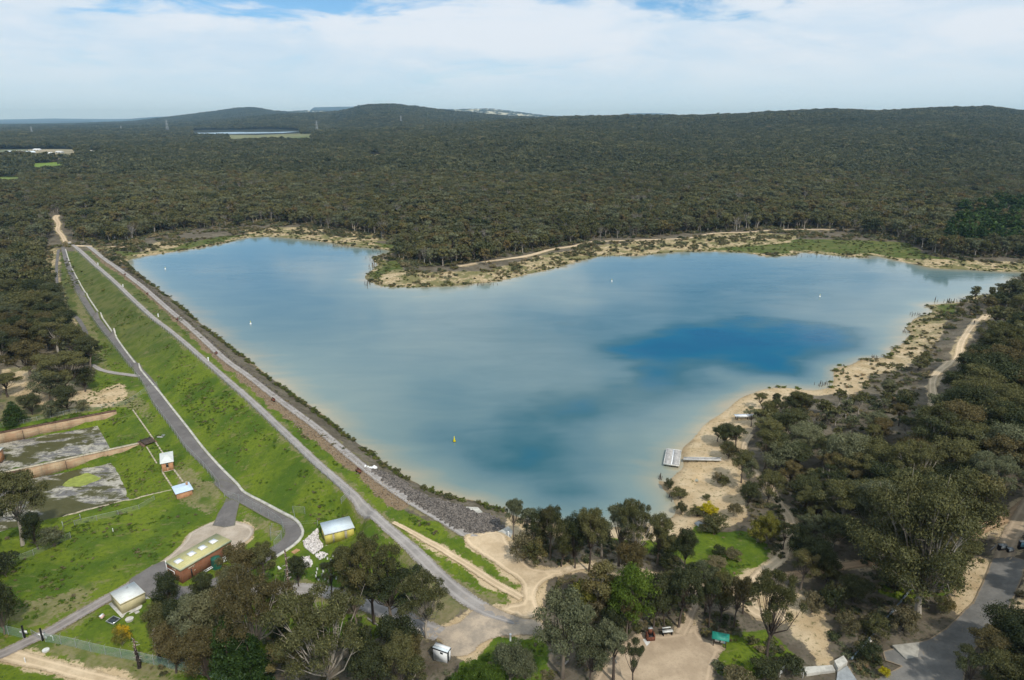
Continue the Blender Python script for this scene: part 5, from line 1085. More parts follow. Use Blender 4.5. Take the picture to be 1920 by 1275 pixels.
# ------------------------------------------------------------------ building helpers
def box_np(x0, x1, y0, y1, z0, z1):
    V = np.array([(x, y, z) for z in (z0, z1) for x, y in ((x0, y0), (x1, y0), (x1, y1), (x0, y1))], float)
    return V, np.array([(3, 2, 1, 0), (4, 5, 6, 7), (0, 1, 5, 4), (1, 2, 6, 5), (2, 3, 7, 6), (3, 0, 4, 7)])
def bxp(name, mat, parent, *boxes, **pr):
    V, Q = join_np([box_np(*b) for b in boxes]); return link(name, mesh_np(name, V, Q, mat), parent, **pr)
def frame_px(P0, P1, P2, zs=None, wid_=None):
    """ground rectangle: corner P0, P1 along its length, P2 along its depth -> origin, rotation, length, depth (all from picture points on the ground)"""
    if zs is None: a, b, c = pix1(*P0)[:2], pix1(*P1)[:2], pix1(*P2)[:2]
    else: a, b, c = (unproj(*p, zs) for p in (P0, P1, P2))
    e = b - a; L = np.linalg.norm(e); e = e / L; nn = np.array([-e[1], e[0]]); D = float(np.dot(c - a, nn))
    return a, math.atan2(e[1], e[0]), L, D
def hgt_at(p, v):
    lo, hi = .1, 60
    for _ in range(26):
        m = (lo + hi) / 2
        if proj(np.array([p[0], p[1], p[2] + m]))[1] > v: lo = m
        else: hi = m
    return lo
def m_brick(name, a, b, mortar, sc=1.0):
    m, n = new_mat(name); p = n('ShaderNodeTexCoord').outputs['Object']; s = n('ShaderNodeSeparateXYZ', {0: p})
    uv = n('ShaderNodeCombineXYZ', {0: n.math('ADD', s.outputs[0], s.outputs[1]), 1: s.outputs[2]}).outputs[0]
    br = n('ShaderNodeTexBrick', {'Vector': uv, 'Color1': a + (1,), 'Color2': b + (1,), 'Mortar': mortar + (1,), 'Scale': 1.0, 'Mortar Size': .012, 'Brick Width': .24 * sc, 'Row Height': .086 * sc})
    c = n.mix(n.ramp(n.noise(p, 1.1, 6, .7), .45, .75), br.outputs[0], tuple(x * .6 for x in a)); out(n, pbsdf(n, c, .9, bump(n, br.outputs[1], -.3, .02))); return m
M['brick'] = m_brick('orange_brick', (.42, .17, .07), (.52, .25, .11), (.40, .30, .20)); M['dbrick'] = m_brick('dark_red_brick', (.20, .075, .035), (.26, .10, .05), (.19, .12, .08))
def m_sheetmetal(name, a, b, rib=.09, rough=.45, axis=0, bs=.5):
    m, n = new_mat(name); p = n('ShaderNodeTexCoord').outputs['Object']; s = n('ShaderNodeSeparateXYZ', {0: p}).outputs[axis]
    w = n.math('SINE', n.math('MULTIPLY', s, 6.283 / rib)); c = n.mix(n.ramp(n.noise(p, .9, 6, .7), .4, .7), a, b)
    st = n.ramp(n.noise(n('ShaderNodeMapping', {'Vector': p, 'Scale': (6, 6, .5)}).outputs[0], 1.0, 4, .7), .55, .8); c = n.mix(n.math('MULTIPLY', st, .25), c, tuple(x * .55 for x in b))
    out(n, pbsdf(n, c, rough, bump(n, w, bs, .02), .4)); return m
M['yclad'] = m_sheetmetal('yellow_cladding', (.62, .54, .14), (.52, .44, .10), .2); M['gclad'] = simple('grey_translucent_strip', (.42, .38, .30), .5); M['wroof'] = m_sheetmetal('pale_grey_roof_sheet', (.62, .70, .74), (.54, .60, .64), .25)
M['croof'] = m_sheetmetal('white_roof_sheet', (.66, .68, .64), (.58, .58, .54), .3); M['cwall'] = simple('cream_wall', (.50, .44, .26), .8, .18, .8); M['oroof'] = m_sheetmetal('olive_roof_sheet', (.50, .47, .22), (.44, .40, .17), .35)
M['otrim'] = simple('pale_green_trim', (.45, .48, .33), .6); M['broof'] = m_sheetmetal('pale_blue_roof_sheet', (.56, .68, .80), (.50, .60, .70), .15); M['white'] = simple('white_paint', (.78, .79, .78), .5, .08); M['offw'] = simple('weathered_white', (.62, .62, .58), .7, .25)
M['black'] = simple('black_paint', (.02, .02, .022), .5, .1); M['dkgreen'] = m_sheetmetal('dark_green_tank', (.012, .10, .065), (.01, .075, .05), .12, .5, 2); M['green'] = m_sheetmetal('green_roof_sheet', (.02, .25, .18), (.015, .20, .14), .2)
M['glass'] = simple('dark_glass', (.02, .03, .035), .15, .1, spec=.6); M['steel'] = simple('galvanised_steel', (.38, .40, .40), .45, .2, metal=.3); M['timber'] = simple('dark_timber', (.09, .07, .055), .85, .35, 3, bstr=.3); M['gtimber'] = simple('grey_timber', (.42, .40, .37), .85, .25, 2, bstr=.2)
M['plank'] = simple('weathered_decking', (.46, .44, .41), .85, .3, 1.5); M['stone'] = simple('pale_stone_coping', (.48, .42, .31), .9, .35, 1.5, bstr=.3); M['dstone'] = simple('dark_stone_coping', (.14, .085, .06), .9, .4, 1.5, bstr=.3)
M['rust'] = simple('red_brick_barbecue', (.16, .06, .035), .9, .4, 3); M['yellow'] = simple('yellow_plastic', (.75, .62, .02), .5, .1); M['pink'] = simple('faded_pink', (.62, .42, .36), .8, .2); M['blue'] = simple('blue_sign', (.25, .50, .62), .5, .2)
M['skin'] = simple('skin', (.45, .28, .20), .6, .1); M['cloth'] = simple('dark_clothing', (.02, .022, .03), .85, .2); M['tan'] = simple('tan_pad', (.40, .24, .12), .9, .3)
M['island'] = simple('worn_pale_asphalt', (.36, .34, .29), .9, .3, .7)
M['pipe'] = simple('grey_blue_pipe', (.15, .18, .20), .6, .3)
def m_plaster():
    m, n = new_mat('rendered_wall'); p = n('ShaderNodeTexCoord').outputs['Object']; z = n('ShaderNodeSeparateXYZ', {0: p}).outputs[2]
    f = n.noise(n('ShaderNodeMapping', {'Vector': p, 'Scale': (.35, 1, 1.6)}).outputs[0], 1.0, 7, .7); c = n.mix(n.ramp(f, .36, .62), (.46, .36, .23), (.38, .24, .145)); g = n.noise(n('ShaderNodeMapping', {'Vector': p, 'Scale': (1.6, 1, .25)}).outputs[0], .9, 6, .7)
    c = n.mix(n.math('MULTIPLY', n.ramp(g, .52, .68), .7), c, (.26, .21, .14)); out(n, pbsdf(n, c, .92, bump(n, f, .3, .05))); return m
M['plaster'] = m_plaster()
def m_basin():
    m, n = new_mat('peeling_basin_floor'); p = pos(n); q = n('ShaderNodeMapping', {'Vector': p, 'Scale': (.7, 1.3, 1), 'Rotation': (0, 0, R(15))}).outputs[0]
    a = n.noise(q, .28, 8, .66, .8); b = n.noise(q, .13, 5, .6, .4); d = n.noise(p, 1.6, 6, .7)
    c = n.mix(n.ramp(a, .42, .56), (.15, .145, .14), (.40, .375, .31)); c = n.mix(n.ramp(d, .5, .68), c, (.10, .085, .06))
    c = n.mix(n.math('MULTIPLY', n.ramp(n.math('ADD', b, n.math('MULTIPLY', d, .15)), .55, .63), .95), c, (.060, .058, .012)); out(n, pbsdf(n, c, .75, bump(n, a, .4, .1), .3)); return m
M['basin'] = m_basin()
def m_fence(name, col, dens):
    """chain-link netting: far finer than a pixel from here, so a thin veil of wire"""
    m, n = new_mat(name); out(n, n('ShaderNodeMixShader', {0: dens, 1: n('ShaderNodeBsdfTransparent').outputs[0], 2: n('ShaderNodeBsdfDiffuse', {'Color': col + (1,)}).outputs[0]}).outputs[0]); return m
M['net'] = m_fence('wire_netting', (.50, .53, .50), .11); M['netg'] = m_fence('green_wire_netting', (.30, .44, .37), .34); M['netf'] = m_fence('fine_wire_netting', (.42, .42, .42), .24)

# ------------------------------------------------------------------ sheds and houses
def yellow_shed():
    a, r, L, D = frame_px((611.5, 1022), (664, 1002), (596, 1003)); z = H1(*a); zz = min(H1(*a), z) - .05
    h = hgt_at((a[0], a[1], zz), 1001)
    t = thing('storage_shed', 'yellow metal shed with grey strips and pale flat roof beside the white stone bed', 'shed', (a[0], a[1], zz), r)
    D = max(2.6, D)
    xs = [0, .245, .315, .67, .76, 1]; e = .05
    for i in range(5):
        nm, mt = ('wall_strip', M['gclad']) if i % 2 else ('wall_panel', M['yclad']); y = .04 if i % 2 else 0
        bxp(nm, mt, t, (xs[i] * L + .005, xs[i + 1] * L - .005, y, .12, 0, h - .18))
    ys = [0.125, .42, .58, 1]
    for i in range(3):
        nm, mt = ('wall_strip', M['gclad']) if i == 1 else ('wall_panel', M['yclad']); x = .03 if i == 1 else 0
        for xx in (x, L - .12 + (0 if i != 1 else -.03)): bxp(nm, mt, t, (xx, xx + .12, (ys[i] * D if i else .13), ys[i + 1] * D - .01, 0, h - .18))
    bxp('wall_panel', M['yclad'], t, (.13, L - .13, D - .12, D, 0, h - .18))
    ro = bxp('roof', M['wroof'], t, (-.15, L + .15, -.15, D + .15, h - .16, h)); bxp('gutter', M['offw'], ro, (-.2, L + .2, -.24, -.16, h - .2, h - .06))
    bxp('base_slab', M['concrete'], t, (-.1, L + .1, -.1, D + .1, -.6, .02))
yellow_shed()
def cream_shed():
    a, r, L, D = frame_px((230, 1152.5), (274.5, 1129.5), (198, 1138)); z = H1(*a); h = hgt_at((a[0], a[1], z), 1132.5)
    t = thing('storage_shed', 'cream box shed with flat white roof beside the service road', 'shed', (a[0], a[1], z), r); w = .12
    bxp('wall', M['cwall'], t, (0, L, 0, w, 0, h - .12)); bxp('wall', M['cwall'], t, (0, w, w + .002, D - w - .002, 0, h - .12)); bxp('wall', M['cwall'], t, (L - w, L, w + .002, D - w - .002, 0, h - .12)); bxp('wall', M['cwall'], t, (0, L, D - w, D, 0, h - .12))
    ro = bxp('roof', M['croof'], t, (-.08, L + .08, -.08, D + .08, h - .11, h)); bxp('roof_edge', M['cwall'], ro, (-.12, L + .12, -.12, -.082, h - .2, h + .04), (-.12, -.082, -.08, D + .08, h - .2, h + .04)); bxp('roof_vent', M['steel'], ro, (L * .6, L * .6 + .25, D * .8, D * .8 + .25, h + .001, h + .2))
    bxp('base_slab', M['concrete'], t, (-.5, L + .9, -.9, D + .3, -.4, .10)); bxp('step', M['concrete'], t, (L * .38, L * .55, -1.7, -.92, -.3, .16))
    c = pix1(243, 1163); ob = thing('concrete_pit_cover', 'round concrete pit cover at the near corner of the cream shed', 'pit cover', tuple(c)); V, q = tube_np([(0, 0, -.2), (0, 0, .34)], [.62, .62], 16); V2, q2 = tube_np([(0, 0, .34), (0, 0, .42)], [.7, .02], 16); V, q = join_np([(V, q), (V2, q2)]); link('cover', mesh_np('cover', V, q, M['concrete']), ob)
    a, r, L, D = frame_px((212, 1173), (227, 1162), (198, 1168)); t = thing('solar_panel', 'dark square panel lying on the grass below the cream shed', 'panel', (a[0], a[1], H1(*a)), r)
    bxp('panel_face', M['glass'], t, (.12, L - .12, .12, D - .12, .25, .33)); bxp('panel_frame', M['steel'], t, (0, L, 0, .118, .2, .35), (0, L, D - .118, D, .2, .35), (0, .118, .12, D - .12, .2, .35), (L - .118, L, .12, D - .12, .2, .35)); bxp('leg', M['steel'], t, (.1, .2, .1, .2, -.2, .2)); bxp('leg', M['steel'], t, (L - .2, L - .1, D - .2, D - .1, -.2, .2))
    p = pix1(192, 1158); t = thing('meter_box', 'small pink and white box on the grass left of the cream shed', 'utility box', tuple(p), r + .2); bxp('body', M['pink'], t, (-.35, .35, -.25, .25, -.1, .45)); bxp('lid', M['white'], t, (-.4, .4, -.05, .3, .452, .55))
    p = pix1(86, 1220); t = thing('concrete_disc', 'pale concrete disc lying on the grass inside the road fork', 'lid', tuple(p)); V, q = join_np([tube_np([(0, 0, -.1), (0, 0, .22)], [.55, .55], 18), tube_np([(0, 0, .22), (0, 0, .2601)], [.55, .03], 18)]); link('disc', mesh_np('disc', V, q, M['offw']), t)
cream_shed()
def pump_house():
    a, r, L, D = frame_px((342.5, 1094), (436, 1038), (313, 1081)); z = H1(*a); h = hgt_at((a[0], a[1], z), 1067.5)
    t = thing('pump_house', 'long dark red brick building with olive flat roof and four skylights', 'building', (a[0], a[1], z), r); w = .22
    bxp('wall', M['dbrick'], t, (0, L, 0, w, -.5, h - .3)); bxp('wall', M['dbrick'], t, (0, w, w + .003, D - w - .003, -.5, h - .3)); bxp('wall', M['dbrick'], t, (L - w, L, w + .003, D - w - .003, -.5, h - .3)); bxp('wall', M['dbrick'], t, (0, L, D - w, D, -.5, h - .3))
    ro = bxp('roof', M['oroof'], t, (-.05, L + .05, -.05, D + .05, h - .29, h)); bxp('fascia', M['otrim'], ro, (-.12, L + .12, -.14, -.052, h - .38, h + .05), (-.14, -.052, -.05, D + .1, h - .38, h + .05))
    for f in (.115, .365, .58, .80):
        sk = bxp('skylight', M['white'], t, (f * L - .6, f * L + .6, D * .40, D * .68, h + .002, h + .28)); bxp('skylight_frame', M['offw'], sk, (f * L - .68, f * L - .602, D * .38, D * .70, h + .003, h + .2), (f * L + .602, f * L + .68, D * .38, D * .70, h + .003, h + .2))
    bxp('vent', M['stone'], t, (L * .14, L * .27, -.03, -.002, h - .95, h - .70)); bxp('vent', M['stone'], t, (-.03, -.002, D * .35, D * .62, h - .95, h - .70)); bxp('vent', M['stone'], t, (L * .86, L * .95, -.03, -.002, h - .95, h - .75))
    d = bxp('door', M['black'], t, (L * .175, L * .20, -.05, -.003, 0, 2.0))
    bxp('downpipe', M['white'], t, (-.16, -.06, D - .1, D, -.2, h + .35), (-.16, -.06, D * .45, D - .1, 1.9, 2.0), (-.16, -.06, D * .45, D * .45 + .1, 1.2, 1.9)); bxp('notice', M['stone'], t, (L * .235, L * .265, -.04, -.003, 1.2, 1.45)); bxp('notice', M['stone'], t, (L * .23, L * .245, -.04, -.003, 2.1, 2.25))
    def loc(fx, fy): c, s = math.cos(r), math.sin(r); return (a[0] + c * fx * L - s * fy, a[1] + s * fx * L + c * fy)
    x, y = loc(.60, -1.1); tk = thing('water_tank', 'dark green tank against the long brick building', 'tank', (x, y, H1(x, y)), r); V, q = join_np([tube_np([(0, 0, -.2), (0, 0, 2.1)], [.95, .95], 20), tube_np([(0, 0, 2.1), (0, 0, 2.45)], [.95, .05], 20)]); link('body', mesh_np('body', V, q, M['dkgreen'], True), tk); bxp('outlet_pipe', M['steel'], tk, (.9, 1.15, -.1, 0, .1, .2))
    x, y = loc(.76, -.9); g = thing('gas_bottles', 'white gas bottles right of the green tank', 'gas bottles', (x, y, H1(x, y)), r)
    for k in (0, .45): V, q = join_np([tube_np([(k, 0, 0), (k, 0, 1.1)], [.19, .19], 10), tube_np([(k, 0, 1.1), (k, 0, 1.3)], [.19, .05], 10)]); link('bottle', mesh_np('bottle', V, q, M['white'], True), g)
    x, y = loc(.36, -1.3); ld = thing('ladder', 'white ladder lying in front of the brick building', 'ladder', (x, y, H1(x, y) + .45), r); bxp('rail', M['white'], ld, (0, 3.2, 0, .1, 0, .1)); bxp('rail', M['white'], ld, (0, 3.2, .55, .65, 0, .1))
    for k in range(8): bxp('rung', M['white'], ld, (.2 + k * .38, .28 + k * .38, .102, .548, .02, .08))
    bxp('support', M['steel'], ld, (.1, .2, .1, .2, -.6, 0), (3.0, 3.1, .1, .2, -.6, 0))
pump_house()
def hut(label, P0, P1, P2, vtop, roofm, hip, win, chim, zs=None):
    a, r, L, D = frame_px(P0, P1, P2); z = H1(*a) - .05; h = hgt_at((a[0], a[1], z), vtop) - .12
    t = thing('brick_hut', label, 'hut', (a[0], a[1], z), r); w = .2
    if win:
        x0, x1, z0, z1 = L * .38, L * .60, h * .42, h * .86
        bxp('wall', M['brick'], t, (0, x0, 0, w, -.8, h)); bxp('wall', M['brick'], t, (x1, L, 0, w, -.8, h)); bxp('wall', M['brick'], t, (x0, x1, .002, w, -.8, z0)); bxp('wall', M['brick'], t, (x0, x1, .002, w, z1, h))
        wd = bxp('window', M['glass'], t, (x0 + .04, x1 - .04, .10, .14, z0 + .04, z1 - .04)); bxp('window_frame', M['black'], wd, (x0, x0 + .04, .05, .16, z0, z1), (x1 - .04, x1, .05, .16, z0, z1)); bxp('sill', M['stone'], wd, (x0 - .05, x1 + .05, -.06, -.001, z0 - .08, z0))
    else: bxp('wall', M['brick'], t, (0, L, 0, w, -1.2, h))
    bxp('wall', M['brick'], t, (0, w, w + .003, D - w - .003, -1.2, h)); bxp('wall', M['brick'], t, (L - w, L, w + .003, D - w - .003, -1.2, h)); bxp('wall', M['brick'], t, (0, L, D - w, D, -.8, h)); bxp('plinth', M['stone'], t, (-.12, L + .12, -.14, -.003, -.4, .15), (-.14, -.003, 0, D, -.4, .15))
    o = .28; rh = .75 if hip else .35
    B = [(-o, -o, h), (L + o, -o, h), (L + o, D + o, h), (-o, D + o, h)]; m_ = .5 if hip else .32; ax, bx_ = (-o + (L + 2 * o) * (.42 if hip else .25)), (-o + (L + 2 * o) * (.58 if hip else .75)); tp = [(ax, D / 2, h + rh), (bx_, D / 2, h + rh)]
    V = np.array(B + [(x, y, zz + .06) for x, y, zz in B] + tp, float); Q = np.array([(0, 1, 5, 4), (1, 2, 6, 5), (2, 3, 7, 6), (3, 0, 4, 7), (3, 2, 1, 0), (4, 5, 9, 8), (6, 7, 8, 9), (5, 6, 9, 9), (7, 4, 8, 8)])
    me = bpy.data.meshes.new('roof'); me.from_pydata(V.tolist(), [], [tuple(dict.fromkeys(f)) for f in Q.tolist()]); me.materials.append(roofm); ro = link('roof', me, t)
    if chim: ch = bxp('chimney', M['brick'], ro, (L - .75, L - .3, D * .62, D * .62 + .45, h + .1, h + .95)); bxp('chimney_cap', M['stone'], ro, (L - .8, L - .25, D * .62 - .05, D * .62 + .5, h + .952, h + 1.02))
hut('square orange brick hut with hipped white roof and one dark window', (304.8, 885), (326, 880), (295.5, 868), 868.5, M['croof'], True, True, False)
hut('low orange brick hut with pale blue roof and small chimney', (333, 937.5), (361.5, 927.5), (324, 925), 925, M['broof'], False, False, True)
def kiosk():
    a, r, L, D = frame_px((812, 1237.5), (839.6, 1244), (820, 1228)); b = pix1(839.6, 1244); z = H1(*a) ; h = hgt_at((b[0], b[1], z), 1223.3)
    t = thing('site_kiosk', 'white portable cabin with black edges and a small deck', 'cabin', (a[0], a[1], z), r); w = .08
    bxp('wall', M['white'], t, (.05, L - .05, 0, w, .1, h - .1)); bxp('wall', M['white'], t, (0.002, w, w + .05, D - .05, .1, h - .1)); bxp('wall', M['white'], t, (.05, L - .05, D - w, D, .1, h - .1))
    bxp('wall', M['white'], t, (L - w, L, D * .52, D - .06, .1, h - .1)); bxp('wall', M['white'], t, (L - w, L, .06, D * .12, .1, h - .1)); bxp('wall', M['white'], t, (L - w, L, D * .12, D * .52, h * .86, h - .1))
    d = bxp('door', M['glass'], t, (L - w + .01, L - .03, D * .125, D * .515, .12, h * .855)); bxp('handle', M['steel'], d, (L - .03, L + .02, D * .45, D * .48, h * .4, h * .45))
    bxp('corner_trim', M['black'], t, (L - .048, L + .02, -.02, .058, .05, h - .1), (-.02, .048, -.02, -.002, .05, h - .1)); bxp('floor', M['black'], t, (0, L, 0, D, -.15, .095))
    ro = bxp('roof', M['wroof'], t, (-.05, L + .05, -.05, D + .05, h - .09, h)); bxp('roof_trim', M['black'], ro, (-.09, L + .09, -.09, -.052, h - .14, h + .03), (L + .052, L + .09, -.05, D + .05, h - .14, h + .03)); bxp('roof_panel', M['white'], ro, (.05, L - .05, D * .45, D, h + .002, h + .10))
    bxp('wall_fan', M['black'], t, (L * .52, L * .60, -.05, -.002, h * .72, h * .84), (L * .615, L * .69, -.05, -.002, h * .72, h * .84))
    dk = thing('deck', 'white boarded landing beside the cabin door', 'deck', (a[0], a[1], z), r)
    for k in range(7): bxp('deck_board', M['white'], dk, (L + .10 + k * .27, L + .34 + k * .27, -.1, (D * .52 if k < 3 else D * 1.02), .02, .12))
    bxp('deck_edge', M['offw'], dk, (L + .1, L + 1.97, -.16, -.103, -.1, .14)); bxp('handrail_post', M['black'], dk, (L + 1.75, L + 1.79, -.2, -.162, 0, .9))
kiosk()

# ------------------------------------------------------------------ old settling basins
def basins_built():
    def wall_px(label, top, base_z, thick, cop, capm, facem, hcop=.12, z0=None):
        """straight wall following a line at its top (picture points, height LZ)"""
        P = unproj([p[0] for p in top], [p[1] for p in top], LZ + .1); a, b = P[0], P[-1]; e = (b - a); L = np.linalg.norm(e); r = math.atan2(e[1], e[0])
        t = thing('basin_wall', label, 'wall', (a[0], a[1], LZ), r)
        k = int(L / 4); xs = np.linspace(0, L, k + 1)
        for i in range(k): bxp('wall_section', facem, t, (xs[i] + .004, xs[i + 1] - .004, -.0, thick, base_z - LZ - .3, .02 - hcop))
        for i in range(k): bxp('coping_slab', capm, t, (xs[i] + .02, xs[i + 1] - .02, -.06, thick + .06, .022 - hcop, .12))
        for x in (L * .34, ): bxp('standpipe', M['timber'], t, (x, x + .12, -.28, -.065, base_z - LZ, -.4))
        return t
    wall_px('uppermost rendered basin wall with dark red coping', [(-60, 823), (0, 811), (110, 790), (218, 770)], FLZ, 1.1, 0, M['dstone'], M['plaster'])
    wall_px('middle rendered basin wall between the two floors', [(43, 878.5), (110, 864), (180, 849), (262, 831)], FLZ, .8, 0, M['stone'], M['plaster'])
    wall_px('weathered grey end of the middle basin wall beside the lone gum', [(-60, 898), (10, 884), (42.5, 878.6)], FLZ, .8, 0, M['stone'], M['dstone'])
    for name, poly in (('upper_basin_floor', B1), ('lower_basin_floor', B2)):
        patch(name, poly, M['basin'], cell=1.5, world=True, smooth=0, jit=.12, zfun=lambda x, y: np.full(len(x), FLZ), lift=.0)
    patch('algae_pool', unproj([121,135,150,168,184,186,172,160,140,122], [906,896,892,889,894,900,906,911,912,911], FLZ), simple('algae', (.26, .30, .06), .6, .25, .8, obj=False), cell=.8, world=True, zfun=lambda x, y: np.full(len(x), FLZ), lift=.04, jit=.7)
    def coping(label, pts, w=.35, zz=LZ, name='stone_edging'):
        P = unproj([p[0] for p in pts], [p[1] for p in pts], zz); t = thing(name, label, 'kerb', (P[0][0], P[0][1], 0))
        for a, b in zip(P[:-1], P[1:]):
            e = b - a; L = np.linalg.norm(e); e = e / L; nn = np.array([-e[1], e[0]]) * w / 2; k = max(1, int(L / 1.5)); s = np.linspace(0, L, k + 1)
            for i in range(k):
                c0, c1 = a + e * (s[i] + .015) - P[0], a + e * (s[i + 1] - .015) - P[0]; zA = H1(*(c0 + P[0])); zB = H1(*(c1 + P[0]))
                V = np.array([(*(c0 - nn), zA - .3), (*(c1 - nn), zB - .3), (*(c1 + nn), zB - .3), (*(c0 + nn), zA - .3), (*(c0 - nn), zA + .16), (*(c1 - nn), zB + .16), (*(c1 + nn), zB + .16), (*(c0 + nn), zA + .16)])
                link('edging_stone', mesh_np('edging_stone', V, box_np(0, 1, 0, 1, 0, 1)[1], M['stone']), t)
    coping('pale stone edging from the top basin down to the timber bridge', [(249, 769), (271, 800), (288, 824)]); coping('pale stone edging right of the square hut', [(290, 827), (306, 851)]); coping('pale stone edging left of the square hut, up to the timber bridge', [(275, 838), (294, 869)], .3)
    coping('pale stone edging between the two huts, left one', [(305, 886), (322, 912)]); coping('pale stone edging between the two huts, right one', [(326, 881), (343, 904)]); coping('thin pale kerb along the bottom of the lower basin', [(80, 972), (140, 960), (200, 946), (250, 935), (291, 926), (322, 919)], .3)
    # timber sluice bridge
    a, r, L, D = frame_px((272, 836), (291, 830), (268, 827), LZ); t = thing('sluice_bridge', 'dark timber sluice bridge at the end of the middle basin wall', 'footbridge', (a[0], a[1], LZ), r)
    for k in range(9): bxp('plank', M['timber'], t, (k * L / 9 + .02, (k + 1) * L / 9 - .02, .1, D - .1, .45, .53))
    bxp('beam', M['timber'], t, (0, L, 0, .09, .2, .62)); bxp('beam', M['timber'], t, (0, L, D - .09, D, .2, .62))
    for x in (.1, L / 2, L - .2):
        for y in (0, D - .1): bxp('post', M['timber'], t, (x, x + .12, y - .02, y - .002 + .1, .622, 1.1))
    bxp('abutment', M['dstone'], t, (-.6, -.02, -.3, D + .3, -.8, .3)); bxp('abutment', M['dstone'], t, (L + .02, L + .5, -.3, D + .3, -.8, .3))
    # bit of hut at the left frame edge
    c = unproj(-5, 850, LZ - .5); t = thing('brick_hut', 'sliver of a brick hut with white roof at the left picture edge', 'hut', (c[0], c[1], LZ - .8), .2); bxp('wall', M['brick'], t, (-2, 1, -1, 1, -2, 1.3)); bxp('roof', M['croof'], t, (-2.2, 1.2, -1.2, 1.2, 1.302, 1.45))
    # broken rail frame, valve wheel, pipes
    p = pix1(119, 992); t = thing('rail_frame', 'leaning dark rail frame on the lawn right of the lone gum', 'frame', tuple(p), 1.1); bxp('post', M['steel'], t, (0, .1, 0, .1, -.2, 1.9)); bxp('post', M['steel'], t, (3.9, 4.0, 0, .1, -.2, 1.6)); bxp('rail', M['timber'], t, (.102, 3.898, .02, .08, 1.3, 1.42)); bxp('rail', M['timber'], t, (.102, 3.898, .02, .08, .5, .62))
    p = pix1(307, 820); t = thing('valve_wheel', 'blue-grey valve gear in the grass above the square hut', 'valve', tuple(p)); V, q = tube_np([(math.cos(k) * .45, math.sin(k) * .45, .7) for k in np.linspace(0, 6.28, 15)], [.06] * 15, 5); link('wheel', mesh_np('wheel', V, q, M['steel'], True), t); bxp('spindle', M['steel'], t, (-.06, .06, -.06, .06, -.1, .72)); bxp('pipe', M['offw'], t, (-1.9, -.3, -.12, .12, 0, .2)); bxp('pipe', M['offw'], t, (.6, 2.4, 1.0, 1.2, 0, .2))
basins_built()

# ------------------------------------------------------------------ fences
def fence(label, pts, name='wire_fence', h=1.8, sp=3.0, net='net', postm=None, arm=True, rail=True, zs=None, post_r=.045, zoff=0.0):
    if zs is None: P = pixl(pts)[:, :2]
    else: P = unproj([p[0] for p in pts], [p[1] for p in pts], zs)
    P = arc(P, sp); z = Hm(P[:, 0], P[:, 1]) + zoff; t = thing(name, label, 'fence', (P[0][0], P[0][1], z[0])); o = np.array([P[0][0], P[0][1], z[0]]); Q3 = np.column_stack([P, z]) - o; postm = postm or M['steel']
    pm = None
    for p in Q3:
        if pm is None:
            parts = [tube_np([(0, 0, -.3), (0, 0, h)], [post_r] * 2, 6)]
            if arm: parts.append(tube_np([(0, 0, h), (.25, .12, h + .32)], [post_r * .7] * 2, 4))
            pm = mesh_np('post', *join_np(parts), postm)
        link('post', pm, t, loc=p)
    if net:
        for a, b in zip(Q3[:-1], Q3[1:]):
            V = np.array([a + [0, 0, .03], b + [0, 0, .03], b + [0, 0, h], a + [0, 0, h]]); link('netting', mesh_np('netting', V, np.array([[0, 1, 2, 3]]), M[net]), t)
    if rail:
        for hh in ((h,) if net else (h * .95, h * .55)): V, q = tube_np(Q3 + [0, 0, hh], [.022 if net else .012] * len(Q3), 4); link('top_rail' if net else 'wire', mesh_np('top_rail', V, q, postm), t)
    return t
l2 = [(u - w / 2 - 3, v) for u, v, w in R2 if 465 < v < 930]
fence('long wire fence on the grass side of the crest gravel road', l2 + [(655, 928)], h=1.5, sp=3.2, net='netf', arm=False, zs=None)
la = [(u - w / 2 - 3, v) for u, v, w in ASP if 500 < v < 900]
fence('wire fence on the lower side of the asphalt service road', la + [(412, 915)], h=2.0, sp=3.2, net='netf', arm=False)
fence('wire fence round the outside of the asphalt bend', [(448, 940), (470, 952), (500, 968), (528, 984), (533, 1000), (528, 1016), (515, 1030)], h=2.0, sp=2.8, net='netf', arm=False)
fence('double wire gate across the asphalt spur', [(421, 932), (436, 936), (448, 942)], name='wire_gate', h=1.9, sp=1.6, net='net', arm=False)
fence('wire fence with a diagonal stay running off the bend towards the apron', [(508, 1000), (509, 1020), (528, 1010)], h=2.0, sp=3, net='net', arm=False)
fence('loose wires from the asphalt bend to the yellow shed corner', [(510, 991), (560, 990), (596, 986)], h=1.3, sp=5.5, net=None, arm=False, zoff=.1)
fence('short corner of wire fence on the slope above the asphalt bend', [(572, 963), (546, 961), (553, 975)], h=1.7, sp=2.6, net='net', arm=False)
fence('short diagonal end of the crest fence', [(656, 929), (640, 944)], h=1.4, sp=3.2, net='netf', arm=False)
fence('green security netting left of the service gate', [(-60, 1170), (0, 1187), (44, 1197)], name='security_fence', h=1.95, sp=3.0, net='netg')
fence('green security netting from the service gate to the dark pines', [(86, 1204), (115, 1209), (148, 1216), (182, 1225), (214, 1232), (249, 1238), (284, 1245), (318, 1254), (370, 1264), (440, 1278)], name='security_fence', h=1.95, sp=3.0, net='netg')
fence('post and wire fence behind the uppermost basin wall', [(-60, 812), (7, 801), (49, 794), (93, 784), (137, 775), (157, 771), (200, 764), (236, 759)], h=1.35, sp=3.2, net='net', arm=False)
fence('post and wire fence climbing from the basins to the branch lane', [(236, 759), (262, 742), (295, 722)], h=1.35, sp=3.2, net='net', arm=False)
fence('post and wire fence under the lone gum at the left edge', [(-60, 1085), (0, 1066), (52, 1046), (80, 1035), (110, 1020), (133, 1009)], h=1.4, sp=3.4, net='net', arm=False)
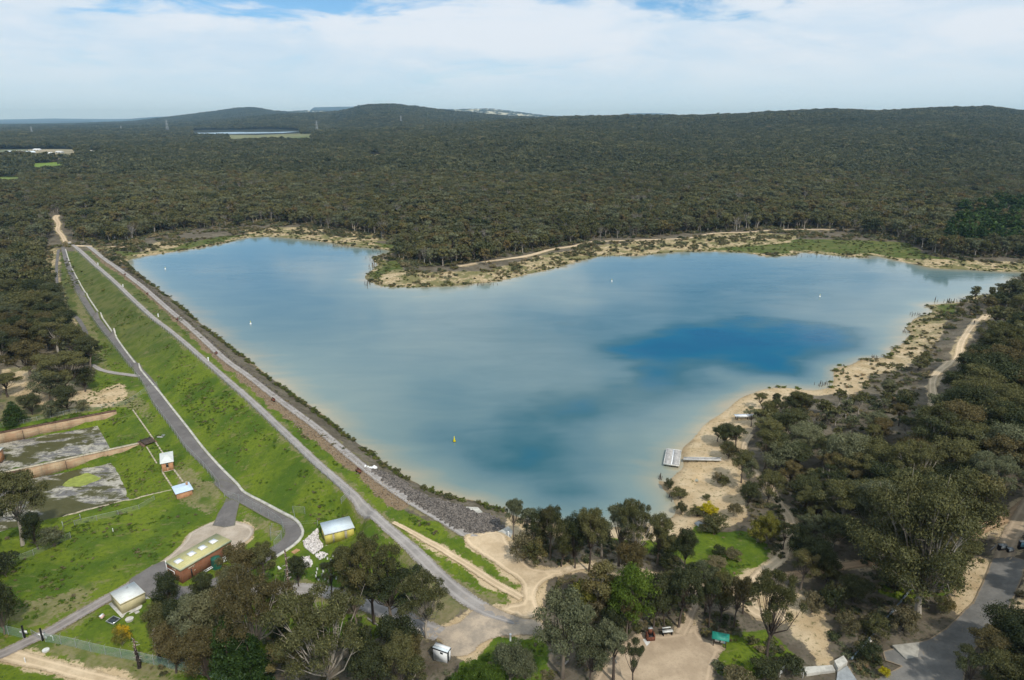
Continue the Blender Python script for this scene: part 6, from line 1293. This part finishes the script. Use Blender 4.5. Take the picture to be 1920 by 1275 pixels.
fence('post and wire fence crossing the lawn below the lower basin', [(140, 985), (238, 962), (262, 955), (290, 938)], h=1.2, sp=4, net='net', arm=False)
def gate():
    for (u, v), lab in (((46.5, 1196), 'left'), ((80.5, 1201), 'right')):
        p = pix1(u, v); t = thing('gate_post', f'thick black timber gate post with white notices, {lab} of the service road', 'post', tuple(p)); V, q = tube_np([(0, 0, -.4), (0, 0, 2.55)], [.16, .15], 8); link('post', mesh_np('post', V, q, M['black']), t); bxp('notice', M['white'], t, (-.62, -.2, -.05, 0, 1.0, 1.45)); bxp('notice', M['white'], t, (.2, .66, -.05, 0, .95, 1.55))
        if lab == 'right': bxp('notice', M['white'], t, (.35, .8, -.06, -.01, .4, .9))
    p = pix1(100, 1202); t = thing('intercom_stand', 'white bent intercom stand just right of the gate', 'stand', tuple(p)); V, q = tube_np([(0, 0, -.1), (.05, 0, .9), (-.1, 0, 1.1), (-.35, 0, 1.1)], [.06, .06, .06, .09], 6); link('stand', mesh_np('stand', V, q, M['white']), t)
    a, b = pix1(79, 1202), pix1(60, 1190); e = b - a; L = np.linalg.norm(e[:2]); t = thing('swing_gate', 'low wire gate swung open on the service road', 'gate', tuple(a), math.atan2(e[1], e[0])); bxp('gate_frame', M['steel'], t, (0, L, 0, .05, .1, .16), (0, L, 0, .05, 1.1, 1.16), (0, .05, 0, .05, .162, 1.098), (L - .05, L, 0, .05, .162, 1.098)); V = np.array([(.05, .02, .16), (L - .05, .02, .16), (L - .05, .02, 1.1), (.05, .02, 1.1)]); link('netting', mesh_np('netting', V, np.array([[0, 1, 2, 3]]), M['netf']), t)
gate()

# ------------------------------------------------------------------ jetties, buoys
def jetty():
    za = .75; c = [unproj(u, v, za) for u, v in ((1244, 869), (1273.5, 873), (1290.5, 843.5), (1262, 842.5))]; a = c[0]; e = c[1] - a; L = np.linalg.norm(e); e /= L; nn = np.array([-e[1], e[0]]); D = float(np.dot(c[3] - a, nn)); r = math.atan2(e[1], e[0])
    t = thing('jetty', 'large square grey-decked jetty platform at the sandy beach', 'jetty', (a[0], a[1], 0), r); k = int(D / .22)
    for s, (x0, x1) in enumerate(((.15, L * .46), (L * .54, L - .15))):
        bxp('deck_boards', M['plank'], t, *[(x0, x1, .1 + i * (D - .2) / k, .1 + (i + 1) * (D - .2) / k - .03, za - .06, za) for i in range(k)], kind='stuff')
    bxp('walkway_strip', M['white'], t, (L * .462, L * .538, .05, D - .05, za - .05, za + .02)); bxp('edge_beam', M['offw'], t, (0, L, -.1, .05, za - .25, za + .05)); bxp('edge_beam', M['offw'], t, (0, L, D - .05, D + .1, za - .25, za + .05)); bxp('edge_beam', M['offw'], t, (0, .148, .052, D - .052, za - .25, za + .05)); bxp('edge_beam', M['offw'], t, (L - .148, L, .052, D - .052, za - .25, za + .05))
    for x in (.3, L / 2, L - .3):
        for y in (.4, D / 2, D - .4): V, q = tube_np([(x, y, -2), (x, y, za - .26)], [.11] * 2, 6); link('pile', mesh_np('pile', V, q, M['timber']), t)
    a = unproj(1282, 863, za); b = unproj(1354, 864, 1.9); e = b - a; L = np.linalg.norm(e); r = math.atan2(e[1], e[0]); w = 1.35
    t = thing('gangway', 'narrow white-railed gangway from the beach to the large jetty', 'gangway', (a[0], a[1], .12), r); t.rotation_euler = (0, -math.atan2(1.15, L), r)
    bxp('deck_boards', M['plank'], t, *[(i * .25, i * .25 + .22, .1, w - .1, za, za + .05) for i in range(int(L / .25))], kind='stuff'); bxp('side_beam', M['offw'], t, (0, L, 0, .095, za - .15, za + .12)); bxp('side_beam', M['offw'], t, (0, L, w - .095, w, za - .15, za + .12))
    for x in np.arange(1, L, 2.2): bxp('support_post', M['timber'], t, (x, x + .12, .1, .2, -.3, za - .001)); 
    for x in np.arange(.5, L, 2.2): bxp('support_post', M['timber'], t, (x, x + .12, w - .25, w - .15, -.3, za - .001))
    z = 1.9; a = unproj(1380, 781, z); b = unproj(1424, 780, z); e = b - a; L = np.linalg.norm(e); t = thing('jetty', 'small narrow white jetty stranded on the dry beach', 'jetty', (a[0], a[1], 0), math.atan2(e[1], e[0]))
    bxp('deck', M['white'], t, (0, L, 0, 1.6, z - .12, z)); bxp('edge_beam', M['offw'], t, (0, L, -.1, -.003, z - .25, z + .06)); [bxp('pile', M['timber'], t, (x, x + .15, y, y + .15, 0, z - .123)) for x in (.4, L / 2, L - .6) for y in (.1, 1.3)]
jetty()
def buoys():
    p = unproj(852, 828, 0); t = thing('channel_marker', 'tall yellow marker buoy off the dam wall', 'buoy', (p[0], p[1], 0)); V, q = join_np([tube_np([(0, 0, -.3), (0, 0, .55)], [.34, .32], 12), tube_np([(0, 0, .55), (0, 0, 1.35)], [.2, .07], 10)]); link('tower', mesh_np('tower', V, q, M['yellow'], True), t); V, q = tube_np([(0, 0, -.35), (0, 0, .12)], [.42, .42], 12); link('float', mesh_np('float', V, q, M['black'], True), t); V, q = tube_np([(0, 0, 1.35), (0, 0, 1.55)], [.13, .02], 8); link('top_mark', mesh_np('top_mark', V, q, M['yellow']), t)
    for (u, v), lab in (((470, 608), 'white buoy nearest the dam wall, upper left lake'), ((310, 505), 'white buoy in the far left corner of the lake'), ((1147, 528), 'white buoy off the wooded point'), ((1537, 557), 'white buoy far right on the lake')):
        p = unproj(u, v, 0); t = thing('marker_buoy', lab, 'buoy', (p[0], p[1], 0), 0, 'white buoys on the lake'); s = .55; V, q = join_np([tube_np([(0, 0, -.3), (0, 0, .1), (0, 0, .5), (0, 0, .7)], [.2, .38, .32, .1], 12)]); link('float', mesh_np('float', V, q, M['white'], True), t); V, q = tube_np([(0, 0, .7), (0, 0, 1.5)], [.09, .07], 6); link('mast', mesh_np('mast', V, q, M['yellow']), t)
    for (u, v), lab in (((968, 944), 'thin white depth pole beyond the first shore tree'),):
        p = unproj(u - 4, v + 6, 0); t = thing('depth_pole', lab, 'pole', (p[0], p[1], 0)); V, q = tube_np([(0, 0, -.5), (0, 0, 1.8)], [.08, .08], 6); link('pole', mesh_np('pole', V, q, M['white']), t); bxp('foot', M['concrete'], t, (-.2, .2, -.2, .2, -.6, -.1))
buoys()

# ------------------------------------------------------------------ small things along dam and picnic ground
def post(u, v, lab, h=1.1, r_=.11, mat='white', name='marker_post', cat='post', group=None, cap=True):
    p = pix1(u, v); t = thing(name, lab, cat, tuple(p), 0, group); V, q = tube_np([(0, 0, -.3), (0, 0, h)], [r_, r_], 8); link('post', mesh_np('post', V, q, M[mat]), t)
    if cap: V, q = tube_np([(0, 0, h), (0, 0, h + .1)], [r_ * 1.3, .02], 8); link('cap', mesh_np('cap', V, q, M[mat]), t)
for (u, v), lab in (((184, 497), 'farthest white marker post on the dam grass strip'), ((231, 538), 'second farthest white marker post on the dam grass strip'), ((297, 594), 'middle white marker post on the dam grass strip'), ((391, 677), 'nearest white marker post on the dam grass strip')): post(u, v, lab, 1.3, .22, group='marker posts on the dam')
post(957, 1201, 'short white bollard on the grass below the gravel turning area', 1.25, .15); post(953, 1004, 'small white bollard beside the concrete slab on the plaza', .9, .12); post(48, 1243, 'slender white post on the bottom sand track', 1.0, .07); post(212, 996, 'white L-shaped pipe stub on the lawn', .7, .08)
post(1871, 1193, 'thin tall white post in front of the right-hand trees', 1.6, .07); post(1860, 1250, 'pale green marker post near the lower right corner', 1.8, .07, 'steel')
def slab(name, lab, cat, pts, h, mat, lift=.0):
    P = pixl(pts)[:, :2]; c = P.mean(0); z = H1(*c); n_ = len(P); a = .5 * np.sum(P[:, 0] * np.roll(P[:, 1], -1) - P[:, 1] * np.roll(P[:, 0], -1))
    if a < 0: P = P[::-1]
    V = [(x - c[0], y - c[1], -.25) for x, y in P] + [(x - c[0], y - c[1], h) for x, y in P]; F_ = [tuple(range(n_, 2 * n_))] + [(i, (i + 1) % n_, n_ + (i + 1) % n_, n_ + i) for i in range(n_)]
    me = bpy.data.meshes.new(name); me.from_pydata(V, [], F_); me.materials.append(M[mat]); o = link(name, me, loc=(c[0], c[1], z + lift)); return tag(o, lab, cat)
slab('concrete_slab', 'pale concrete slab at the lakeside end of the dark stones', 'slab', [(872,952),(896,955),(905,963),(885,964)], .25, 'concrete')
slab('concrete_slab', 'pale grey slab at the top of the sandy plaza', 'slab', [(927,998),(953,992),(962,999),(958,1007),(948,1008)], .10, 'concrete')
slab('tan_pad', 'orange-tan square pad on the grass beside the asphalt bend', 'pad', [(546,1036),(556,1029),(564,1031),(552,1039)], .08, 'tan')
slab('concrete_pad', 'small pale pad left of the charred snag', 'pad', [(520,1064),(528,1060),(532,1066),(523,1069)], .15, 'offw')
slab('puddle', 'shallow grey puddle in the grass behind the small lawn', 'puddle', [(1302,982),(1310,978),(1320,982),(1322,990),(1312,989)], .02, 'steel', .02)
slab('fire_pad', 'pale ash pad in front of the brick barbecue', 'pad', [(1205,1200),(1230,1192),(1248,1202),(1240,1218),(1215,1216)], .03, 'offw', .03)
def rocks_dam():
    for i, (u, v, s) in enumerate(((685, 875, .5), (690, 876, .35), (694, 877.5, .35), (698, 878, .4), (702, 879, .75))):
        p = pix1(u, v); V, T_, _, _ = rock_lod(900 + i, None); o = link('white_boulder', mesh_np('white_boulder', V * s * 2.2, T_, M['white']), loc=tuple(p + [0, 0, .15])); tag(o, ['leftmost white boulder of the row on the dark stones', 'second white boulder of the row on the dark stones', 'third white boulder of the row on the dark stones', 'fourth white boulder of the row, beside the largest', 'largest white boulder at the right end of the row on the dark stones'][i], 'boulder', 'white boulders beside the crest road')
    for (u, v), lab in (((672, 886), 'dark bench nearest the near end of the dam'), ((512, 752), 'dark bench half way along the dam'), ((405, 664), 'dark bench in the upper half of the dam'), ((332, 600), 'dark bench third from the far end of the dam'), ((276, 552), 'dark bench second from the far end of the dam'), ((234, 516), 'dark bench nearest the far end of the dam')):
        p = pix1(u, v); t = thing('bench', lab, 'bench', tuple(p), R(-48), 'benches beside the crest road'); bxp('seat', M['rust'], t, (-.95, .95, -.25, .25, .42, .5)); bxp('backrest', M['rust'], t, (-.95, .95, .26, .34, .55, .95)); [bxp('leg', M['black'], t, (x, x + .1, -.2, .3, -.1, .418)) for x in (-.8, .7)]
rocks_dam()
def picnic():
    # green-roofed notice shelter
    a, b = pix1(1336.5, 1211), pix1(1361, 1216); e = b - a; L = np.linalg.norm(e[:2]); t = thing('notice_shelter', 'green pitched-roof notice board on the picnic clearing', 'notice board', tuple(a), math.atan2(e[1], e[0]))
    h = 2.0
    for x in (0, L - .12): bxp('post', M['timber'], t, (x, x + .12, -.05, .07, -.3, h + .3))
    bxp('board', M['timber'], t, (.13, L - .13, 0, .06, .7, 1.75)); bxp('poster', M['white'], t, (.2, L * .45, -.03, -.002, .95, 1.55)); bxp('poster', M['white'], t, (L * .55, L - .25, -.03, -.002, .85, 1.65)); bxp('poster', M['blue'], t, (L * .80, L - .2, -.05, -.031, .9, 1.15))
    V = np.array([(-.3, -.8, h), (L + .3, -.8, h), (L + .3, .1, h + .62), (-.3, .1, h + .62), (L + .3, .95, h), (-.3, .95, h)]); V = np.vstack([V, V - [0, 0, .06]]); Q = np.array([(0, 1, 2, 3), (3, 2, 4, 5), (7, 6, 9, 8), (8, 9, 11, 10), (0, 6, 7, 1), (5, 4, 10, 11), (0, 3, 9, 6), (3, 5, 11, 9), (1, 7, 8, 2), (2, 8, 10, 4)]); link('roof', mesh_np('roof', V, Q, M['green']), t)
    p = pix1(1219, 1199); t = thing('barbecue', 'dark red brick barbecue with a chimney at the clearing edge', 'barbecue', tuple(p), .1); bxp('base', M['rust'], t, (-.65, .65, -.45, .5, -.1, .8)); bxp('side_wall', M['rust'], t, (-.65, -.45, -.45, .5, .802, 1.25)); bxp('side_wall', M['rust'], t, (.45, .65, -.45, .5, .802, 1.25)); bxp('grate', M['black'], t, (-.44, .44, -.4, .35, .81, .86)); bxp('chimney', M['rust'], t, (-.3, .3, .15, .5, .87, 1.9)); bxp('cap', M['steel'], t, (-.36, .36, .1, .55, 1.902, 1.98))
    p = pix1(1251, 1191); t = thing('picnic_table', 'small pale-topped table on dark legs at the clearing edge', 'table', tuple(p), .15); bxp('table_top', M['offw'], t, (-.85, .85, -.3, .3, .8, .88)); [bxp('leg', M['black'], t, (x, x + .1, -.25, .25, -.1, .798)) for x in (-.75, .65)]; bxp('bench_seat', M['offw'], t, (-.7, .7, .42, .66, 1.0, 1.06)); bxp('bench_frame', M['black'], t, (-.6, -.5, .302, .6, .7, .998), (.5, .6, .302, .6, .7, .998))
    # white tree guards
    G = [(594,1042),(600,1049.5),(608,1046),(614,1049.5),(624.5,1044),(620,1052),(632.5,1036),(617,1061),(595,1069),(593.5,1076),(606,1073),(618,1073),(592.5,1082),(604,1080),(597.5,1090),(609,1087),(621,1080),(615,1092),(630.5,1086)]
    for i, (u, v) in enumerate(G):
        p = pix1(u, v); t = thing('tree_guard', 'white plastic tree guard on the grass below the yellow shed', 'tree guard', tuple(p), i, 'white tree guards in rows on the grass'); V, q = tube_np([(0, 0, -.05), (0, 0, .62)], [.17, .17], 4); link('sleeve', mesh_np('sleeve', V, q, M['white']), t); V, q = tube_np([(0, 0, .5), (.02, 0, .85)], [.05, .12], 5); link('sapling', mesh_np('sapling', V, q, LM['bright']), t)
    # logs
    for (u0, v0, u1, v1), lab in (((690, 1161, 709, 1174), 'fallen grey log on the grass between two foreground gums'), ((1058, 1248, 1066, 1240), 'short fallen log at the foot of the forked gum'), ((1857, 1033, 1868, 1024), 'pale pole barrier beside the forest track'), ((1825, 1000, 1858, 982), 'dark fallen trunk leaning across the orange track'), ((590, 1128, 560, 1130), 'pale curved kerb of the yard lane'), ((1560, 985, 1590, 992), 'grey log in the twiggy clearing'), ((1600, 1000, 1625, 1012), 'second grey log in the twiggy clearing'), ((1148, 1235, 1157, 1245), 'pale cut log on the picnic clearing rim')):
        a, b = pix1(u0, v0), pix1(u1, v1); t = thing('log', lab, 'log', tuple(a)); d = b - a; V, q = tube_np([(0, 0, .16), tuple(d * .5 + [0, 0, .22]), tuple(d + [0, 0, .14])], [.17, .15, .1], 7); link('trunk', mesh_np('trunk', V, q, BK['dead' if 'dark' not in lab else 'dark'], True), t); V, q = tube_np([tuple(d * .6 + [0, 0, .2]), tuple(d * .7 + [.3, .3, .6])], [.06, .02], 5); link('branch_stub', mesh_np('branch_stub', V, q, BK['dead']), t)
    # boxes with notices across the forest track
    for (u, v, w_, hh), lab in (((1878, 1027, 1.3, 1.5), 'left dark box sign with a pale face across the forest track'), ((1893, 1031, .9, 1.1), 'small middle box sign with a pale face across the forest track'), ((1914, 1024, .9, 2.0), 'tall right box sign with a pale blue face across the forest track')):
        p = pix1(u, v + 4); t = thing('barrier_sign', lab, 'sign', tuple(p), -.15, 'box signs closing the forest track'); bxp('box', M['black'], t, (-w_ / 2, w_ / 2, -.3, .3, -.2, hh * .7)); bxp('face', M['blue' if hh > 1.8 else 'offw'], t, (-.3, .35, -.36, -.302, hh * .25, hh * .68)); bxp('cap', M['steel'], t, (-w_ / 2 - .05, w_ / 2 + .05, -.35, .35, hh * .702, hh * .75))
    # rail, pipeline and spillway concrete in the lower right
    a, b = pix1(1720, 1092), pix1(1595, 1240); t = thing('pipeline', 'grey-blue pipe running from under the giant gum to the concrete channel', 'pipe', tuple(a)); P = arc(np.array([a, b]), 3) ; zz = Hm(P[:, 0], P[:, 1]) + .35; Q3 = np.column_stack([P[:, :2], zz]) - a
    for s in range(len(Q3) - 1): V, q = tube_np([Q3[s], Q3[s] + (Q3[s + 1] - Q3[s]) * .985], [.15] * 2, 10); link('pipe_section', mesh_np('pipe_section', V, q, M['pipe'], True), t)
    for s in range(0, len(Q3), 3): x, y, z = Q3[s]; bxp('saddle', M['concrete'], t, (x - .3, x + .3, y - .3, y + .3, z - .7, z - .12))
    slab('concrete_block', 'tilted pale concrete block at the head of the channel', 'concrete block', [(1563,1247),(1580,1237),(1588,1248),(1570,1261)], .8, 'concrete'); slab('channel_apron', 'broken pale concrete apron left of the tilted block', 'concrete apron', [(1503,1256),(1560,1250),(1566,1260),(1512,1268)], .4, 'concrete'); slab('channel_floor', 'dark wet concrete channel below the tilted block', 'channel', [(1570,1262),(1588,1250),(1606,1275),(1612,1300),(1565,1300)], .12, 'steel')
    slab('parking_island', 'pale raised triangle in the middle of the car park', 'traffic island', [(1672,1214),(1735,1203),(1752,1217),(1742,1228),(1698,1238)], .10, 'island', .04)
    for (u0, v0, u1, v1), lab in (((1462, 1270, 1474, 1246), 'left white handrail by the channel apron'), ((1481, 1241, 1505, 1272), 'right white handrail by the channel apron')):
        a, b = pix1(u0, v0), pix1(u1, v1); d = b - a; t = thing('handrail', lab, 'handrail', tuple(a)); V, q = tube_np([(0, 0, 1.0), tuple(d + [0, 0, 1.0])], [.06, .06], 6); link('rail', mesh_np('rail', V, q, M['offw']), t); V, q = tube_np([(0, 0, .5), tuple(d + [0, 0, .5])], [.04, .04], 6); link('rail', mesh_np('rail', V, q, M['offw']), t)
        for f in (0, .33, .66, 1): x = d * f; V, q = tube_np([tuple(x + [0, 0, -.2]), tuple(x + [0, 0, 1.0])], [.05, .05], 6); link('post', mesh_np('post', V, q, M['offw']), t)
    # painted line and shore buildings
    a, b = pix1(1690, 1243), pix1(1752, 1231); 
    # walker on the white track
    p = pix1(1826, 609); t = thing('person', 'walker in dark clothes on the white track', 'person', tuple(p + [0, 0, .08]), .4)
    me = bpy.data.meshes.new('body'); vs = [(0, 0, .95), (0, 0, 1.2), (0, 0, 1.43), (0, 0, 1.55), (0, 0, 1.70), (.1, 0, .9), (.12, .12, .5), (.12, .02, .06), (.12, .16, .02), (-.1, 0, .9), (-.12, -.04, .5), (-.12, -.22, .08), (-.12, -.1, .02), (.2, 0, 1.4), (.26, -.08, 1.12), (.24, .06, .88), (-.2, 0, 1.4), (-.26, .06, 1.12), (-.24, .16, .9)]
    ed = [(0, 1), (1, 2), (2, 3), (3, 4), (0, 5), (5, 6), (6, 7), (7, 8), (0, 9), (9, 10), (10, 11), (11, 12), (2, 13), (13, 14), (14, 15), (2, 16), (16, 17), (17, 18)]; me.from_pydata(vs, ed, []); me.materials.append(M['cloth']); o = link('body', me, t)
    sk = o.modifiers.new('skin', 'SKIN'); rad = [.15, .16, .15, .06, .11, .10, .075, .05, .045, .10, .075, .05, .045, .06, .048, .04, .06, .048, .04]
    for i, r_ in enumerate(rad): me.skin_vertices[0].data[i].radius = (r_, r_ * .8 if i in (0, 1, 2) else r_)
    me.skin_vertices[0].data[0].use_root = True; o.modifiers.new('sub', 'SUBSURF').levels = 1
    V, q = join_np([tube_np([(0, .02, 1.55), (0, .03, 1.66), (0, .02, 1.76)], [.07, .105, .03], 10)]); link('head', mesh_np('head', V, q, M['skin'], True), t); V, q = tube_np([(0, .0, 1.66), (0, 0, 1.74), (0, .0, 1.80)], [.115, .10, .03], 10); link('hair', mesh_np('hair', V, q, M['black'], True), t)
picnic()

# ------------------------------------------------------------------ far things: pylons, fields, houses, far reservoir
def pylon(u, vb, vt, lab, mast=False):
    p = pix1(u, vb); h = hgt_at(p, vt); t = thing('transmission_tower', lab, 'pylon', tuple(p), 0, 'transmission towers above the forest'); w = h * .11; k = max(.12, proj(p)[2] / F * .22)
    lv = [0, .3, .55, .75, .9, 1.0]; ws = [1, .68, .45, .3, .16, .04]
    for sx, sy in ((-1, -1), (1, -1), (1, 1), (-1, 1)): V, q = tube_np([(sx * w * a, sy * w * a, h * b) for a, b in zip(ws, lv)], [k] * 6, 4); link('leg', mesh_np('leg', V, q, M['steel']), t)
    br = []
    for i in range(5):
        a0, a1, z0, z1 = ws[i] * w, ws[i + 1] * w, lv[i] * h, lv[i + 1] * h
        for (ax, ay), (bx_, by_) in (((-1, -1), (1, -1)), ((1, -1), (1, 1)), ((1, 1), (-1, 1)), ((-1, 1), (-1, -1))): br.append(tube_np([(ax * a0, ay * a0, z0), (bx_ * a1, by_ * a1, z1)], [k * .6] * 2, 3)); br.append(tube_np([(bx_ * a0, by_ * a0, z0), (ax * a1, ay * a1, z1)], [k * .6] * 2, 3))
    V, q = join_np(br); link('bracing', mesh_np('bracing', V, q, M['steel']), t)
    if not mast:
        for f in (.72, .84, .95): V, q = tube_np([(-w * 1.3, 0, h * f), (0, 0, h * f + .6), (w * 1.3, 0, h * f)], [k * .7, k, k * .7], 4); link('cross_arm', mesh_np('cross_arm', V, q, M['steel']), t)
for a in ((61, 254, 237, 'transmission tower farthest left on the skyline'), (228, 246, 236, 'small transmission tower, second from the left'), (315, 250, 224, 'transmission tower above the left end of the far reservoir'), (595, 250, 226, 'transmission tower at the right end of the far reservoir'), (752, 232, 217, 'transmission tower on the central hill slope'), (1102, 222, 206, 'lone mast on the skyline right of the pale hill')): pylon(*a, mast=a[0] == 1102)
def field(name, pts, col, col2, mat=None, lift=.6):
    P = pixl(pts)[:, :2]; lo = P.min(0); hi = P.max(0); c = max(8, float(max(hi - lo)) / 60); return patch(name, P, mat or simple(name, col, .95, .3, .02, col2=col2, obj=False), cell=c, world=True, lift=lift, jit=0, smooth=0)
field('green_field', [(425,270),(432,260),(592,254),(592,262),(585,270),(430,272)], (.11, .14, .045), (.09, .10, .045)); field('far_reservoir_bank', [(345,253),(480,254),(592,250),(590,258),(480,262),(360,262)], (.17, .17, .08), (.13, .14, .06))
wm = simple('far_reservoir_water', (.30, .40, .45), .2, .1, .01, obj=False); field('far_reservoir_water', [(358,250),(450,248.5),(560,247.5),(530,250.5),(440,252),(365,252)], None, None, wm, .9)
field('green_field', [(58,330),(60,308),(122,304),(125,328)], (.15, .22, .035), (.10, .14, .04)); field('green_field', [(-30,353),(-30,331),(42,331),(42,353)], (.14, .20, .045), (.17, .16, .07)); field('pale_clearing', [(688,309),(688,290),(718,290),(718,309)], (.24, .22, .13), (.18, .16, .09))
field('pale_clearing', [(52,303),(52,281),(148,281),(146,303)], (.30, .25, .16), (.13, .13, .07)); field('pale_clearing', [(163,298),(163,282),(197,282),(197,298)], (.36, .34, .27), (.26, .24, .16)); field('pale_clearing', [(-30,303),(-30,282),(51,281),(51,303)], (.16, .16, .09), (.09, .11, .05))
def far_houses():
    names = ['leftmost far house with a white roof among trees', 'long white-roofed far house left of the clearing', 'second long white-roofed far house left of the clearing', 'small grey-roofed far house left of the bare clearing', 'far house with a grey gable right of the long white roofs', 'small white far shed above the bare clearing', 'tiny white far house in the bare clearing', 'white far house at the right of the bare clearing', 'bright white far shed in the forest left of centre', 'low white far shed beyond the green patch', 'tiny white roof far off between forest and plain', 'white tank shed beside the right reservoir tower', 'lone white hut near the right end of the far reservoir']
    for i, (u, v, w, d, h, rf) in enumerate(((8, 294, 14, 10, 3.5, 'white'), (24, 289, 18, 11, 3.6, 'wroof'), (38, 288, 15, 11, 3.4, 'white'), (29, 293, 12, 9, 3.5, 'wroof'), (58, 291, 14, 10, 5, 'wroof'), (70, 283, 14, 8, 3, 'white'), (94, 291, 9, 7, 3.5, 'white'), (112, 288, 10, 8, 3, 'offw'), (254, 288, 7, 6, 4.5, 'white'), (183, 287, 22, 8, 2.5, 'offw'), (180, 240, 40, 20, 8, 'offw'), (595, 251, 10, 9, 7, 'white'), (568, 250, 12, 10, 9, 'white'))):
        p = pix1(u, v); t = thing('far_house', names[i], 'house', tuple(p), rt.uniform(-.5, .5), 'far buildings'); bxp('wall', M['offw'], t, (-w / 2, w / 2, -d / 2, d / 2, -2, h)); V = np.array([(-w / 2 - .6, -d / 2 - .6, h), (w / 2 + .6, -d / 2 - .6, h), (w / 2 + .6, d / 2 + .6, h), (-w / 2 - .6, d / 2 + .6, h), (-w / 2 + 1, 0, h + d * .22), (w / 2 - 1, 0, h + d * .22)]); me = bpy.data.meshes.new('roof'); me.from_pydata(V.tolist(), [], [(0, 1, 5, 4), (2, 3, 4, 5), (1, 2, 5), (3, 0, 4)]); me.materials.append(M[rf]); link('roof', me, t); bxp('window', M['glass'], t, (-w * .3, -w * .1, -d / 2 - .06, -d / 2 - .002, h * .35, h * .75)); bxp('window', M['glass'], t, (w * .1, w * .3, -d / 2 - .06, -d / 2 - .002, h * .35, h * .75))
far_houses()

# ------------------------------------------------------------------ the air
def haze():
    m, n = new_mat('haze_air'); v = n('ShaderNodeVolumePrincipled', {'Color': (.40, .70, 1.0, 1), 'Absorption Color': (.45, .55, .6, 1), 'Density': 6.0e-5, 'Anisotropy': .1}); n('ShaderNodeOutputMaterial', {'Volume': v.outputs[0]})
    V, Q = box_np(-22000, 22000, -300, 22500, -60, 400); o = link('haze', mesh_np('haze', V, Q, m)); o['kind'] = 'stuff'
haze()
# every shared label must belong to one group
seen = {}
for o in COL.objects:
    if o.get('label') and not o.parent: seen.setdefault(o['label'], []).append(o)
